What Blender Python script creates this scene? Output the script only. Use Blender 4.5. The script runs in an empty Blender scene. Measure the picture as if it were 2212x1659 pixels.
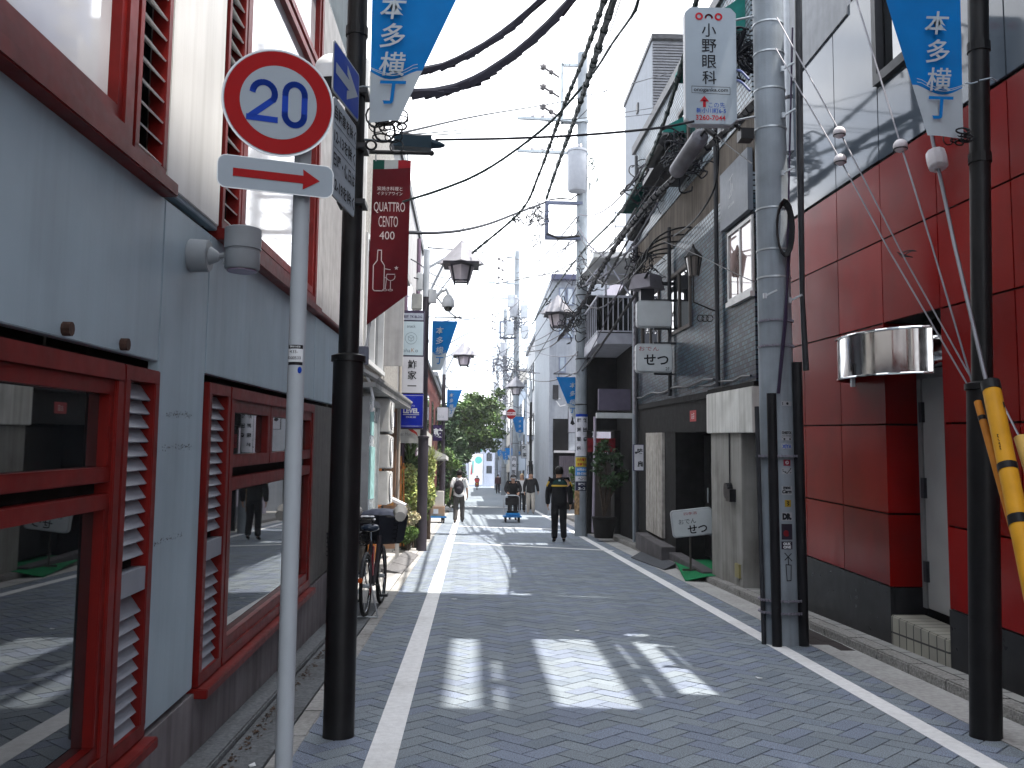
import bpy, bmesh, math, random
import numpy as np
from mathutils import Vector, Matrix
SC = bpy.context.scene
RAD = math.radians
# ------------------------------------------------------------------ camera
F = 2074.0; PCX, PCY = 1106.0, 829.5; VP = (1020.0, 1028.0); ROLL = RAD(.8); EYE = 1.52
_d = np.array([(VP[0]-PCX)/F, (PCY-VP[1])/F, -1.0]); _d /= np.linalg.norm(_d)
_u = np.array([math.sin(ROLL), math.cos(ROLL), 0.0]); _u -= _d*_u.dot(_d); _u /= np.linalg.norm(_u)
_r = np.cross(_d, _u); RW = np.stack([_r, _d, _u], 1)
cam = bpy.data.cameras.new('camera'); cam.sensor_width = 36; cam.lens = F/2212*36
cam.clip_start = .05; cam.clip_end = 2000
camo = bpy.data.objects.new('camera', cam); SC.collection.objects.link(camo)
_m = Matrix([list(v) for v in RW.T]).to_4x4(); _m.translation = (0, 0, EYE); camo.matrix_world = _m
SC.camera = camo
def ray(px, py): return RW.T @ np.array([(px-PCX)/F, (PCY-py)/F, -1.0])
def AX(px, py, x): w = ray(px, py); return Vector(w*(x/w[0])) + Vector((0, 0, EYE))
def AY(px, py, y): w = ray(px, py); return Vector(w*(y/w[1])) + Vector((0, 0, EYE))
def AZ(px, py, z=0.): w = ray(px, py); return Vector(w*((z-EYE)/w[2])) + Vector((0, 0, EYE))
# ------------------------------------------------------------------ light
SUN_EL = RAD(72); SUN_BACK = RAD(10)          # sun over the right-hand roofs, slightly behind the camera
SUN_DIR = Vector((math.cos(SUN_EL)*math.cos(SUN_BACK), -math.cos(SUN_EL)*math.sin(SUN_BACK), math.sin(SUN_EL)))
sl = bpy.data.lights.new('sun', 'SUN'); sl.energy = 2.7; sl.angle = RAD(.53); sl.color = (1, .935, .85)
so = bpy.data.objects.new('sun', sl); SC.collection.objects.link(so)
so.rotation_euler = SUN_DIR.to_track_quat('Z', 'Y').to_euler(); so.location = (8, -4, 30)
W = bpy.data.worlds.new('World'); SC.world = W; W.use_nodes = True
_n = W.node_tree.nodes; _l = W.node_tree.links; _n.clear()
_o = _n.new('ShaderNodeOutputWorld'); _b = _n.new('ShaderNodeBackground'); _b.inputs[1].default_value = .1
_s = _n.new('ShaderNodeTexSky'); _s.sky_type = 'NISHITA'; _s.sun_disc = False
_s.sun_elevation = SUN_EL; _s.sun_rotation = math.atan2(SUN_DIR.x, SUN_DIR.y); _s.dust_density = 2.0
_t = _n.new('ShaderNodeTexCoord'); _mp = _n.new('ShaderNodeMapping'); _mp.inputs['Scale'].default_value = (1.5, 1.5, 3.2)
_no = _n.new('ShaderNodeTexNoise'); _no.inputs['Scale'].default_value = 1.6; _no.inputs['Detail'].default_value = 7
_cr = _n.new('ShaderNodeValToRGB'); _cr.color_ramp.elements[0].position = .30; _cr.color_ramp.elements[1].position = .50
_mx = _n.new('ShaderNodeMix'); _mx.data_type = 'RGBA'; _mx.inputs[7].default_value = (8.2, 8.4, 8.8, 1)
_l.new(_t.outputs['Generated'], _mp.inputs[0]); _l.new(_mp.outputs[0], _no.inputs[0]); _l.new(_no.outputs[0], _cr.inputs[0])
_l.new(_cr.outputs[0], _mx.inputs[0]); _l.new(_s.outputs[0], _mx.inputs[6]); _l.new(_mx.outputs[2], _b.inputs[0]); _l.new(_b.outputs[0], _o.inputs[0])
SC.view_settings.view_transform = 'Standard'; SC.view_settings.look = 'None'; SC.view_settings.gamma = 1
SC.view_settings.exposure = 2.15
SC.render.engine = 'CYCLES'
SC.cycles.max_bounces = 6; SC.cycles.diffuse_bounces = 3; SC.cycles.glossy_bounces = 3
SC.cycles.caustics_reflective = False; SC.cycles.caustics_refractive = False
SC.cycles.sample_clamp_indirect = 6
# ------------------------------------------------------------------ helpers
rnd = random.Random(7)
TMP = bpy.data.scenes.new('tmp_eval')
ORIG = {}                                        # world origin of each root / part
def tag(o, label=None, cat=None, group=None, kind=None):
    if label: o['label'] = label
    if cat: o['category'] = cat
    if group: o['group'] = group
    if kind: o['kind'] = kind
    return o
def thing(name, label, cat, loc=(0, 0, 0), group=None, rz=0):
    o = bpy.data.objects.new(name, None); SC.collection.objects.link(o); o.location = loc; o.rotation_euler = (0, 0, rz)
    o.empty_display_size = .1; ORIG[o.name] = Vector(loc)
    return tag(o, label, cat, group)
def copy_tree(o, parent=None, loc=None, rz=None):
    c = o.copy(); SC.collection.objects.link(c); ORIG[c.name] = ORIG.get(o.name, Vector())
    if parent: c.parent = parent
    if loc is not None: c.location = loc; ORIG[c.name] = Vector(loc)
    if rz is not None: c.rotation_euler = (0, 0, rz)
    for ch in [k for k in bpy.data.objects if k.parent is o]: copy_tree(ch, c)
    return c
class MB:
    """collects shapes in world (or root-local) coordinates and links them as one mesh"""
    def __init__(s, shear=None): s.v = []; s.f = []; s.sh = shear; s.col = None
    def add(s, vs, fs):
        b = len(s.v); s.v += [tuple(v) for v in vs]; s.f += [tuple(i+b for i in f) for f in fs]; return s
    def box(s, x0, x1, y0, y1, z0, z1):
        v = [(x0,y0,z0),(x1,y0,z0),(x1,y1,z0),(x0,y1,z0),(x0,y0,z1),(x1,y0,z1),(x1,y1,z1),(x0,y1,z1)]
        return s.add(v, [(3,2,1,0),(4,5,6,7),(0,1,5,4),(1,2,6,5),(2,3,7,6),(3,0,4,7)])
    def obox(s, c, ax, ay, az):
        c, ax, ay, az = map(Vector, (c, ax, ay, az))
        v = [c+i*ax+j*ay+k*az for k in (-1,1) for (i,j) in ((-1,-1),(1,-1),(1,1),(-1,1))]
        return s.add(v, [(3,2,1,0),(4,5,6,7),(0,1,5,4),(1,2,6,5),(2,3,7,6),(3,0,4,7)])
    def bar(s, a, b, w, h=None, up=(0,0,1)):
        a, b = Vector(a), Vector(b); h = h or w; d = (b-a); t = d.normalized(); u = Vector(up)
        if abs(t.dot(u)) > .98: u = Vector((0,1,0))
        sx = t.cross(u).normalized(); u = sx.cross(t)
        return s.obox((a+b)/2, d/2, sx*w/2, u*h/2)
    def tube(s, pts, r, n=8, cap=True):
        pts = [Vector(p) for p in pts]; rs = r if isinstance(r, (list, tuple)) else [r]*len(pts)
        vs = []; fs = []; prev = None
        for i, p in enumerate(pts):
            t = (pts[min(i+1, len(pts)-1)]-pts[max(i-1, 0)])
            t = t.normalized() if t.length > 1e-9 else Vector((0,0,1))
            if prev is None:
                a = Vector((0,0,1)) if abs(t.z) < .9 else Vector((1,0,0)); sx = t.cross(a).normalized()
            else: sx = (prev-t*prev.dot(t)).normalized()
            prev = sx; sy = t.cross(sx)
            for k in range(n):
                an = 2*math.pi*k/n; vs.append(p+(sx*math.cos(an)+sy*math.sin(an))*rs[i])
        for i in range(len(pts)-1):
            for k in range(n):
                fs.append((i*n+k, i*n+(k+1) % n, (i+1)*n+(k+1) % n, (i+1)*n+k))
        if cap: fs += [tuple(range(n))[::-1], tuple(range((len(pts)-1)*n, len(pts)*n))]
        return s.add(vs, fs)
    def lathe(s, c, prof, n=20):                 # prof: (radius, z)
        c = Vector(c); return s.tube([c+Vector((0,0,z)) for r, z in prof], [max(r, 1e-4) for r, z in prof], n)
    def prism(s, poly, o, r, u, depth):          # 2D polygon in frame (o, right, up), thickened along r x u by depth
        o, r, u = map(Vector, (o, r, u)); nn = r.cross(u).normalized()*depth; n = len(poly)
        a = [o+r*x+u*y for x, y in poly]; vs = a+[p-nn for p in a]
        return s.add(vs, [tuple(range(n)), tuple(range(2*n-1, n-1, -1))]+[(i, n+i, n+(i+1) % n, (i+1) % n) for i in range(n)])
    def quad(s, a, b, c, d): return s.add([a, b, c, d], [(0,1,2,3)])
    def sphere(s, c, rx, ry=None, rz=None, n=12, m=8, a0=0, a1=math.pi):
        ry = ry or rx; rz = rz or rx; vs = []; fs = []
        for i in range(m+1):
            th = a0+(a1-a0)*i/m
            for k in range(n):
                ph = 2*math.pi*k/n
                vs.append((c[0]+rx*math.sin(th)*math.cos(ph), c[1]+ry*math.sin(th)*math.sin(ph), c[2]+rz*math.cos(th)))
        for i in range(m):
            for k in range(n): fs.append((i*n+k, (i+1)*n+k, (i+1)*n+(k+1) % n, i*n+(k+1) % n))
        return s.add(vs, fs)
    def build(s, name, mat, parent=None, smooth=False, bevel=0, label=None, local=False, kind=None):
        vs = s.v
        if s.sh: k, y0 = s.sh; vs = [(x, y, z+k*(y-y0)) for x, y, z in vs]
        org = Vector() if (local or parent is None) else ORIG.get(parent.name, Vector())
        me = bpy.data.meshes.new(name); me.from_pydata([(v[0]-org.x, v[1]-org.y, v[2]-org.z) for v in vs], [], s.f)
        if bevel or smooth:
            bm = bmesh.new(); bm.from_mesh(me)
            if bevel:
                bmesh.ops.remove_doubles(bm, verts=bm.verts, dist=1e-5)
                es = [e for e in bm.edges if len(e.link_faces) == 2 and e.calc_face_angle(0) > .6]
                bmesh.ops.bevel(bm, geom=es, offset=bevel, segments=2, affect='EDGES', clamp_overlap=True)
            if smooth:
                for f in bm.faces: f.smooth = True
                for e in bm.edges:
                    if len(e.link_faces) == 2 and e.calc_face_angle(0) > .7: e.smooth = False
            bm.to_mesh(me); bm.free()
        if s.col is not None:
            ca = me.color_attributes.new('tint', 'FLOAT_COLOR', 'CORNER')
            arr = np.repeat(np.array(s.col, dtype=np.float32), [len(f) for f in s.f], axis=0)
            ca.data.foreach_set('color', arr.ravel())
        me.validate(); me.materials.append(mat); me.update()
        o = bpy.data.objects.new(name, me); SC.collection.objects.link(o)
        if parent is not None: o.parent = parent; ORIG[o.name] = org
        else: ORIG[o.name] = Vector()
        if label: o['label'] = label
        if kind: o['kind'] = kind
        return o
def rrect(w, h, r, n=4, cx=0, cy=0):
    p = []
    for (sx, sy, a) in ((1,1,0), (-1,1,90), (-1,-1,180), (1,-1,270)):
        for i in range(n+1):
            t = RAD(a+90*i/n); p.append((cx+sx*(w/2-r)+r*math.cos(t), cy+sy*(h/2-r)+r*math.sin(t)))
    return p
def circ(r, n=40, cx=0, cy=0): return [(cx+r*math.cos(2*math.pi*i/n), cy+r*math.sin(2*math.pi*i/n)) for i in range(n)]
# text -> flat faces, evaluated in a scratch scene
_tc = {}
def tgeo(st, bold=0, res=3):
    key = (st, bold, res)
    if key not in _tc:
        cu = bpy.data.curves.new('t', 'FONT'); cu.body = st; cu.align_x = 'CENTER'; cu.align_y = 'CENTER'
        cu.size = 1; cu.resolution_u = res; cu.offset = bold
        ob = bpy.data.objects.new('t', cu); TMP.collection.objects.link(ob)
        TMP.view_layers[0].update(); dg = TMP.view_layers[0].depsgraph
        me = ob.evaluated_get(dg).to_mesh()
        v = [(p.co.x, p.co.y) for p in me.vertices]; f = [tuple(p.vertices) for p in me.polygons]
        ob.evaluated_get(dg).to_mesh_clear(); TMP.collection.objects.unlink(ob); bpy.data.objects.remove(ob); bpy.data.curves.remove(cu)
        if v:
            xs = [a for a, b in v]; ys = [b for a, b in v]
            cx, cy, w, h = (min(xs)+max(xs))/2, (min(ys)+max(ys))/2, max(xs)-min(xs), max(ys)-min(ys)
        else: cx = cy = 0; w = h = 1
        _tc[key] = ([(a-cx, b-cy) for a, b in v], f, w, h)
    return _tc[key]
class Letter:
    """flat lettering and marks on a plane (origin, right, up)"""
    def __init__(s, o, r, u, off=.003):
        s.o, s.r, s.u = Vector(o), Vector(r).normalized(), Vector(u).normalized(); s.o += s.r.cross(s.u)*off; s.mb = MB(); s.warp = None
    def P(s, x, y): return s.o+s.r*x+s.u*y
    def text(s, st, cx, cy, h=None, w=None, bold=.0, shear=0, res=3):
        v, f, tw, th = tgeo(st, bold, res); sy = h/th if h else w/tw; sx = w/tw if w else sy
        s.mb.add([s.P(cx+a*sx+shear*b*sy, cy+b*sy) for a, b in v], f); return s
    def vert(s, st, cx, cy, ch, pitch, bold=.0, shear=0):   # vertical writing, first character centred at cy
        for i, c in enumerate(st):
            v, f, tw, th = tgeo(c, bold); k = ch/max(tw, th, .72)
            s.mb.add([s.P(cx+a*k+shear*b*k, cy-i*pitch+b*k) for a, b in v], f)
        return s
    def poly(s, pts): s.mb.add([s.P(x, y) for x, y in pts], [tuple(range(len(pts)))]); return s
    def line(s, pts, w, closed=False):
        pts = list(pts)+([pts[0]] if closed else [])
        for (x0, y0), (x1, y1) in zip(pts, pts[1:]):
            L = math.hypot(x1-x0, y1-y0) or 1e-6; nx, ny = -(y1-y0)/L*w/2, (x1-x0)/L*w/2; ex, ey = (x1-x0)/L*w*.3, (y1-y0)/L*w*.3
            s.poly([(x0-ex+nx, y0-ey+ny), (x0-ex-nx, y0-ey-ny), (x1+ex-nx, y1+ey-ny), (x1+ex+nx, y1+ey+ny)])
        return s
    def ring(s, cx, cy, r, w, n=32):
        for i in range(n):
            a, b = 2*math.pi*i/n, 2*math.pi*(i+1)/n
            s.poly([(cx+q*math.cos(t), cy+q*math.sin(t)) for q, t in ((r-w/2, a), (r+w/2, a), (r+w/2, b), (r-w/2, b))])
        return s
    def build(s, mat, parent, name='lettering', label=None, local=False):
        return s.mb.build(name, mat, parent, label=label, local=local)
# ------------------------------------------------------------------ materials
MAT = {}
def mat(name, col, rough=.6, metal=0, var=.12, scale=6, bump=0, bscale=60, streak=0, spec=.12, tint=False, grime=0, coat=0, ior=None, emit=0, trans=0):
    if name in MAT: return MAT[name]
    m = bpy.data.materials.new(name); m.use_nodes = True; nt = m.node_tree; N, L = nt.nodes, nt.links
    p = N['Principled BSDF']; p.inputs['Roughness'].default_value = rough; p.inputs['Metallic'].default_value = metal
    p.inputs['Specular IOR Level'].default_value = spec
    if ior: p.inputs['IOR'].default_value = ior
    if coat: p.inputs['Coat Weight'].default_value = coat; p.inputs['Coat Roughness'].default_value = .03
    if trans: p.inputs['Transmission Weight'].default_value = trans
    tc = N.new('ShaderNodeTexCoord'); c = Vector(col[:3])
    def rgb(v): return (max(v[0], 0), max(v[1], 0), max(v[2], 0), 1)
    def noise(sc, det=4, stretch=None):
        n = N.new('ShaderNodeTexNoise'); n.inputs['Scale'].default_value = sc; n.inputs['Detail'].default_value = det
        if stretch:
            mp = N.new('ShaderNodeMapping'); mp.inputs['Scale'].default_value = stretch; L.new(tc.outputs['Object'], mp.inputs[0]); L.new(mp.outputs[0], n.inputs[0])
        else: L.new(tc.outputs['Object'], n.inputs[0])
        return n
    n1 = noise(scale); r1 = N.new('ShaderNodeValToRGB')
    r1.color_ramp.elements[0].position = .3; r1.color_ramp.elements[1].position = .7
    r1.color_ramp.elements[0].color = rgb(c*(1-var)); r1.color_ramp.elements[1].color = rgb(c*(1+var)); L.new(n1.outputs[0], r1.inputs[0])
    out = r1.outputs[0]
    def mul(a, b_sock=None, col=None, fac=1.0, fac_sock=None):
        x = N.new('ShaderNodeMix'); x.data_type = 'RGBA'; x.blend_type = 'MULTIPLY'; x.inputs[0].default_value = fac
        if fac_sock: L.new(fac_sock, x.inputs[0])
        L.new(a, x.inputs[6])
        if b_sock: L.new(b_sock, x.inputs[7])
        else: x.inputs[7].default_value = col
        return x.outputs[2]
    if tint:
        at = N.new('ShaderNodeAttribute'); at.attribute_name = 'tint'; out = mul(out, at.outputs['Color'])
    if streak:
        n2 = noise(5, 5, (2.2, 2.2, .12)); r2 = N.new('ShaderNodeValToRGB'); r2.color_ramp.elements[0].position = .42; r2.color_ramp.elements[1].position = .72
        r2.color_ramp.elements[0].color = (0,0,0,1); r2.color_ramp.elements[1].color = (streak,)*3+(1,); L.new(n2.outputs[0], r2.inputs[0])
        out = mul(out, col=(.32,.3,.28,1), fac_sock=r2.outputs[0])
    if grime:
        n3 = noise(1.3, 8); r3 = N.new('ShaderNodeValToRGB'); r3.color_ramp.elements[0].position = .5; r3.color_ramp.elements[1].position = .75
        r3.color_ramp.elements[0].color = (0,0,0,1); r3.color_ramp.elements[1].color = (grime,)*3+(1,); L.new(n3.outputs[0], r3.inputs[0])
        out = mul(out, col=(.35,.33,.3,1), fac_sock=r3.outputs[0])
    L.new(out, p.inputs['Base Color'])
    if rough > .08:
        rr = N.new('ShaderNodeMapRange'); rr.inputs['To Min'].default_value = max(rough-.1, .02); rr.inputs['To Max'].default_value = min(rough+.12, 1); n4 = noise(scale*2.3); L.new(n4.outputs[0], rr.inputs[0]); L.new(rr.outputs[0], p.inputs['Roughness'])
    if bump:
        n5 = noise(bscale, 3); b = N.new('ShaderNodeBump'); b.inputs['Strength'].default_value = bump; b.inputs['Distance'].default_value = .02; L.new(n5.outputs[0], b.inputs['Height']); L.new(b.outputs[0], p.inputs['Normal'])
    if emit: p.inputs['Emission Color'].default_value = rgb(c); p.inputs['Emission Strength'].default_value = emit
    MAT[name] = m; return m
def brickmat(name, c1, c2, mortar, w, h, axis='x', msize=.02, rough=.4, bias=0, off=.5, bump=.4):
    m = bpy.data.materials.new(name); m.use_nodes = True; nt = m.node_tree; N, L = nt.nodes, nt.links; p = N['Principled BSDF']
    tc = N.new('ShaderNodeTexCoord'); sp = N.new('ShaderNodeSeparateXYZ'); cb = N.new('ShaderNodeCombineXYZ'); L.new(tc.outputs['Object'], sp.inputs[0])
    L.new(sp.outputs[{'x': 1, 'y': 0, 'z': 0}[axis]], cb.inputs[0]); L.new(sp.outputs[1 if axis == 'z' else 2], cb.inputs[1])
    b = N.new('ShaderNodeTexBrick'); L.new(cb.outputs[0], b.inputs[0]); b.offset = off
    b.inputs['Color1'].default_value = (*c1, 1); b.inputs['Color2'].default_value = (*c2, 1); b.inputs['Mortar'].default_value = (*mortar, 1)
    b.inputs['Scale'].default_value = 1; b.inputs['Brick Width'].default_value = w; b.inputs['Row Height'].default_value = h; b.inputs['Mortar Size'].default_value = msize; b.inputs['Bias'].default_value = bias
    n = N.new('ShaderNodeTexNoise'); n.inputs['Scale'].default_value = 2; n.inputs['Detail'].default_value = 6; L.new(tc.outputs['Object'], n.inputs[0])
    r = N.new('ShaderNodeValToRGB'); r.color_ramp.elements[0].color = (.55,.55,.55,1); r.color_ramp.elements[1].color = (1.25,1.25,1.25,1); L.new(n.outputs[0], r.inputs[0])
    x = N.new('ShaderNodeMix'); x.data_type = 'RGBA'; x.blend_type = 'MULTIPLY'; x.inputs[0].default_value = 1; L.new(b.outputs[0], x.inputs[6]); L.new(r.outputs[0], x.inputs[7]); L.new(x.outputs[2], p.inputs['Base Color'])
    p.inputs['Roughness'].default_value = rough; p.inputs['Specular IOR Level'].default_value = .06
    bu = N.new('ShaderNodeBump'); bu.inputs['Strength'].default_value = bump; bu.inputs['Distance'].default_value = .01; bu.invert = True; L.new(b.outputs['Fac'], bu.inputs['Height']); L.new(bu.outputs[0], p.inputs['Normal'])
    MAT[name] = m; return m
white = mat('white_paint', (.62,.64,.66), .45, var=.06, grime=.12)
black = mat('black_paint', (.012,.012,.014), .38, var=.2)
dark = mat('dark_metal', (.03,.031,.036), .4, var=.2)
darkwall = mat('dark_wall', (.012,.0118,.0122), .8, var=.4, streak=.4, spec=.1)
void = mat('unlit_interior', (.008,.008,.009), .8)
steel = mat('galvanised_steel', (.42,.45,.48), .42, metal=.7, var=.15, grime=.3)
chrome = mat('stainless_steel', (.62,.62,.62), .12, metal=1, var=.04)
glass = mat('dark_glass', (.012,.016,.018), .02, var=.2, spec=1.0, ior=1.9)
rubber = mat('rubber', (.012,.012,.012), .6)
# ================================================================== SETTING
paver = mat('paver_stone', (.18,.212,.243), .85, var=.62, scale=150, bump=.35, bscale=260, tint=True, grime=.18, spec=.3)
concrete = mat('kerb_concrete', (.30,.30,.295), .85, var=.2, scale=30, bump=.4, bscale=150, grime=.5)
paleconc = mat('pale_concrete', (.36,.36,.355), .85, var=.16, scale=24, bump=.3, bscale=150, grime=.45)
darkconc = mat('dark_concrete', (.125,.135,.145), .85, var=.3, scale=40, bump=.5, bscale=160, grime=.5)  # darker concrete tone for the near left pavement and wall footing
jointm = mat('joint_sand', (.035,.036,.04), .95)
linem = mat('road_paint', (.66,.67,.68), .7, var=.1, scale=20, grime=.28, bump=.15)
ground = MB().box(-400, 400, -60, 900, -.6, -.016).build('ground', mat('ground_earth', (.16,.16,.165), .9), kind='structure')
m = MB(); m.col = []
w = .135; g = .005; y0, y1 = 1.6, 30.0; xl, xr = -.93, 3.12
c45 = math.sqrt(.5); R2 = random.Random(3)
for i in range(-220, 360):
    for j in range(-220, 360):
        k = (i-j) % 4
        if k == 0: a0, a1, b0, b1 = i*w, (i+2)*w, j*w, (j+1)*w
        elif k == 3: a0, a1, b0, b1 = i*w, (i+1)*w, j*w, (j+2)*w
        else: continue
        ca, cb = (a0+a1)/2, (b0+b1)/2; cx, cy = (ca-cb)*c45, (ca+cb)*c45
        if not (xl-.09 < cx < xr+.09 and y0 < cy < y1): continue
        zt = R2.uniform(-.0015, .0012); ii = []
        vs = []
        for (da, db) in ((a0+g, b0+g), (a1-g, b0+g), (a1-g, b1-g), (a0+g, b1-g)):
            x, y = (da-db)*c45, (da+db)*c45; vs.append((x, y))
        top = [(x, y, zt) for x, y in vs]; bot = [(cx+(x-cx)*1.03, cy+(y-cy)*1.03, -.013) for x, y in vs]
        m.add(top+bot, [(0,1,2,3), (0,4,5,1), (1,5,6,2), (2,6,7,3), (3,7,4,0)])
        t = R2.random(); v = R2.uniform(.9, 1.08)
        c = (.92*v, .93*v, 1.06*v) if t < .3 else ((.85*v, .87*v, .92*v) if t < .45 else (1.0*v, 1.0*v, 1.0*v))
        m.col += [(*c, 1)]*5
road = m.build('road', paver, kind='structure')
MB().box(-1.0, 3.2, 1, 30, -.0155, -.0125).build('road_bed', jointm, kind='structure')
MB().box(-.95, 3.14, 30, 240, -.0155, -.002).build('road_surface', mat('far_paving', (.18,.21,.24), .9, var=.1, scale=3), kind='structure')
def strip(name, pts, wd, z0=.0032, mat_=linem):
    m = MB(); n = len(pts)
    for (a, b) in zip(pts, pts[1:]):
        a, b = Vector((*a, 0)), Vector((*b, 0)); t = (b-a).normalized(); s = Vector((t.y, -t.x, 0))*wd/2
        q = [a-s, a+s, b+s, b-s]; m.add([(p.x, p.y, z0) for p in q]+[(p.x, p.y, z0-.003) for p in q], [(0,1,2,3), (0,4,5,1), (1,5,6,2), (2,6,7,3), (3,7,4,0)])
    return m.build(name, mat_, kind='structure')
LL = [(-.462, 1.6), (-.475, 12), (-.50, 30), (-.50, 170)]
strip('lane_line', LL, .165)
strip('lane_line', [(2.79, 1.6), (2.81, 12), (2.83, 30), (2.85, 170)], .145)
strip('stop_line', [(-.38, 22.0), (2.95, 20.1)], .17, .0060)
strip('crossing_line', [(-.38, 29.3), (2.72, 27.9)], .28, .0060)
strip('crossing_line', [(-.38, 48), (2.72, 47)], .3, .0060)
# right-hand gutter, kerb and pavement
MB().box(3.13, 3.449, 1, 120, -.014, .0055).build('gutter', paleconc, kind='structure')
m = MB()
yy = 1.0
while yy < 60: m.box(3.45, 3.60, yy+.004, yy+.596, -.014, .088+rnd.uniform(-.004, .003)); yy += .6
m.build('kerb', mat('kerb_stone', (.27,.265,.255), .9, var=.35, scale=45, bump=1.0, bscale=70, grime=.5), kind='structure', bevel=.012)
pavm = brickmat('pavement_tile', (.30,.30,.29), (.25,.25,.245), (.10,.10,.10), .3, .3, axis='z', msize=.012, rough=.85, off=0)
MB().box(3.60, 8, 1, 60, -.014, .082).build('pavement', pavm, kind='structure')
MB().box(3.15, 8, 60, 200, -.014, .06).build('pavement', paleconc, kind='structure')
# left-hand gutter and pavement
m = MB(); yy = 1.0
while yy < 44: m.box(-1.06, -.942, yy+.004, yy+.596, -.014, .006+rnd.uniform(-.003, .003)); yy += .6
m.build('gutter', concrete, kind='structure', bevel=.006)
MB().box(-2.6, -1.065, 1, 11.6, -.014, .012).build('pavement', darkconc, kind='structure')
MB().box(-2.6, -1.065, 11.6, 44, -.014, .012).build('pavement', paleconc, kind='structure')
MB().box(-2.6, -.96, 44, 200, -.014, .03).build('pavement', paleconc, kind='structure')
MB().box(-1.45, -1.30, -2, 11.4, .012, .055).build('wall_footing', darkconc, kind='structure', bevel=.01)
m = MB()
for i in range(420):                               # leaf litter and grit in the gap by the footing
    y = rnd.uniform(3.0, 9.5); x = -1.27+abs(rnd.gauss(0, .035)); s = rnd.uniform(.004, .014); a = rnd.uniform(0, 6.28)
    m.add([(x+s*math.cos(a+q), y+s*1.5*math.sin(a+q), .014+rnd.uniform(0, .008)) for q in (0, 1.5, 3.1, 4.6)], [(0,1,2,3)])
m.build('leaf_litter', mat('litter', (.06,.04,.03), .9, var=.6, scale=90), kind='stuff')

# ================================================================== LEFT NEAR BUILDING
LX = -1.45; SH = (.038, 4.4)
panel = mat('grey_wall_panel', (.275,.355,.41), .5, var=.07, scale=2.2, streak=.16, grime=.22, spec=.5)
panelu = mat('skylit_wall_panel', (.58,.58,.57), .38, var=.05, scale=2.2, streak=.25, grime=.15)  # paler copy of the grey panel, sky light put into its colour
redf = mat('red_window_paint', (.115,.0045,.0035), .42, var=.22, scale=7, grime=.35, spec=.16)
slatm = mat('grey_louvre_slat', (.20,.215,.25), .45, var=.06)
slatu = mat('pale_louvre_slat', (.62,.62,.62), .5, var=.05)
glassu = mat('grey_reflection_glass', (.42,.43,.46), .05, var=.25, scale=1.1, spec=1, ior=1.7)  # pale base colour stands in for the grey reflection on upper panes
glasm = mat('window_glass', (.010,.012,.014), .015, var=.6, scale=1.4, spec=.8, ior=1.8)
lb = thing('office_building', 'grey panelled building with red framed windows and louvres, along left side', 'building', (LX, 3, 0))
mw = MB(SH)
def wp(y0, y1, z0, z1, x=LX, t=.05): mw.box(x-t, x, y0+.007, y1-.007, z0+.007, z1-.007)
for a, b in ((-24, -8), (-8, -2), (-2, 1.6), (1.6, 4.45), (5.22, 8.75), (8.75, 11.4)): wp(a, b, 2.02, 2.80)     # spandrel course
wp(4.45, 5.22, .36, 2.80)
wp(4.40, 5.35, 2.83, 9.4)
for z in (5.9,): wp(-2, 4.40, z, 9.4); wp(5.35, 11.4, z, 9.4)
mw.build('wall_panels', panel, lb, bevel=.004)
mu = MB(SH); mu.box(LX-.3, LX+.012, 4.42, 5.33, 2.86, 5.9); mu.build('pier', panelu, lb, bevel=.004)
mb = MB(SH); mb.box(-9, LX-.055, -2, 11.38, -.1, 2.0).box(-9, LX-.32, -2, 11.38, 2.0, 9.4).box(-9, LX-.051, -24, -2.005, -.1, 10.4); mb.build('core', darkwall, lb)
mb = MB(SH); mb.box(LX-.05, LX+.004, -2, 11.38, -.2, .335); mb.build('plinth', mat('plinth_render', (.16,.15,.16), .8, var=.2, scale=3, grime=.6, streak=.5), lb)
mb = MB(SH); mb.box(-9.2, LX+.03, -24, 11.45, 9.4, 9.6); mb.build('roof', dark, lb)
def frame(m, y0, y1, z0, z1, w, x0, x1):
    m.box(x0, x1, y0, y1, z0, z0+w).box(x0, x1, y0, y1, z1-w, z1).box(x0, x1, y0, y0+w, z0+w, z1-w).box(x0, x1, y1-w, y1, z0+w, z1-w)
def gwin(y0, y1, z0, z1, panes, g=glasm, sill=True, fr=.07, lab=None, sash=.05):
    m = MB(SH); frame(m, y0, y1, z0, z1, fr, LX-.055, LX+.022)
    for (a, b, c, d) in panes: frame(m, a, b, c, d, sash, LX-.05, LX+.008)
    w = m.build('window', redf, lb, bevel=.004, label=lab)
    p = MB(SH)
    for (a, b, c, d) in panes: p.box(LX-.045, LX-.035, a+sash, b-sash, c+sash, d-sash)
    p.build('pane', g, w)
    if sill:
        s = MB(SH); s.box(LX-.05, LX+.075, y0-.02, y1+.02, z0-.055, z0-.005); s.build('sill', redf, w, bevel=.005)
    return w
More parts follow.
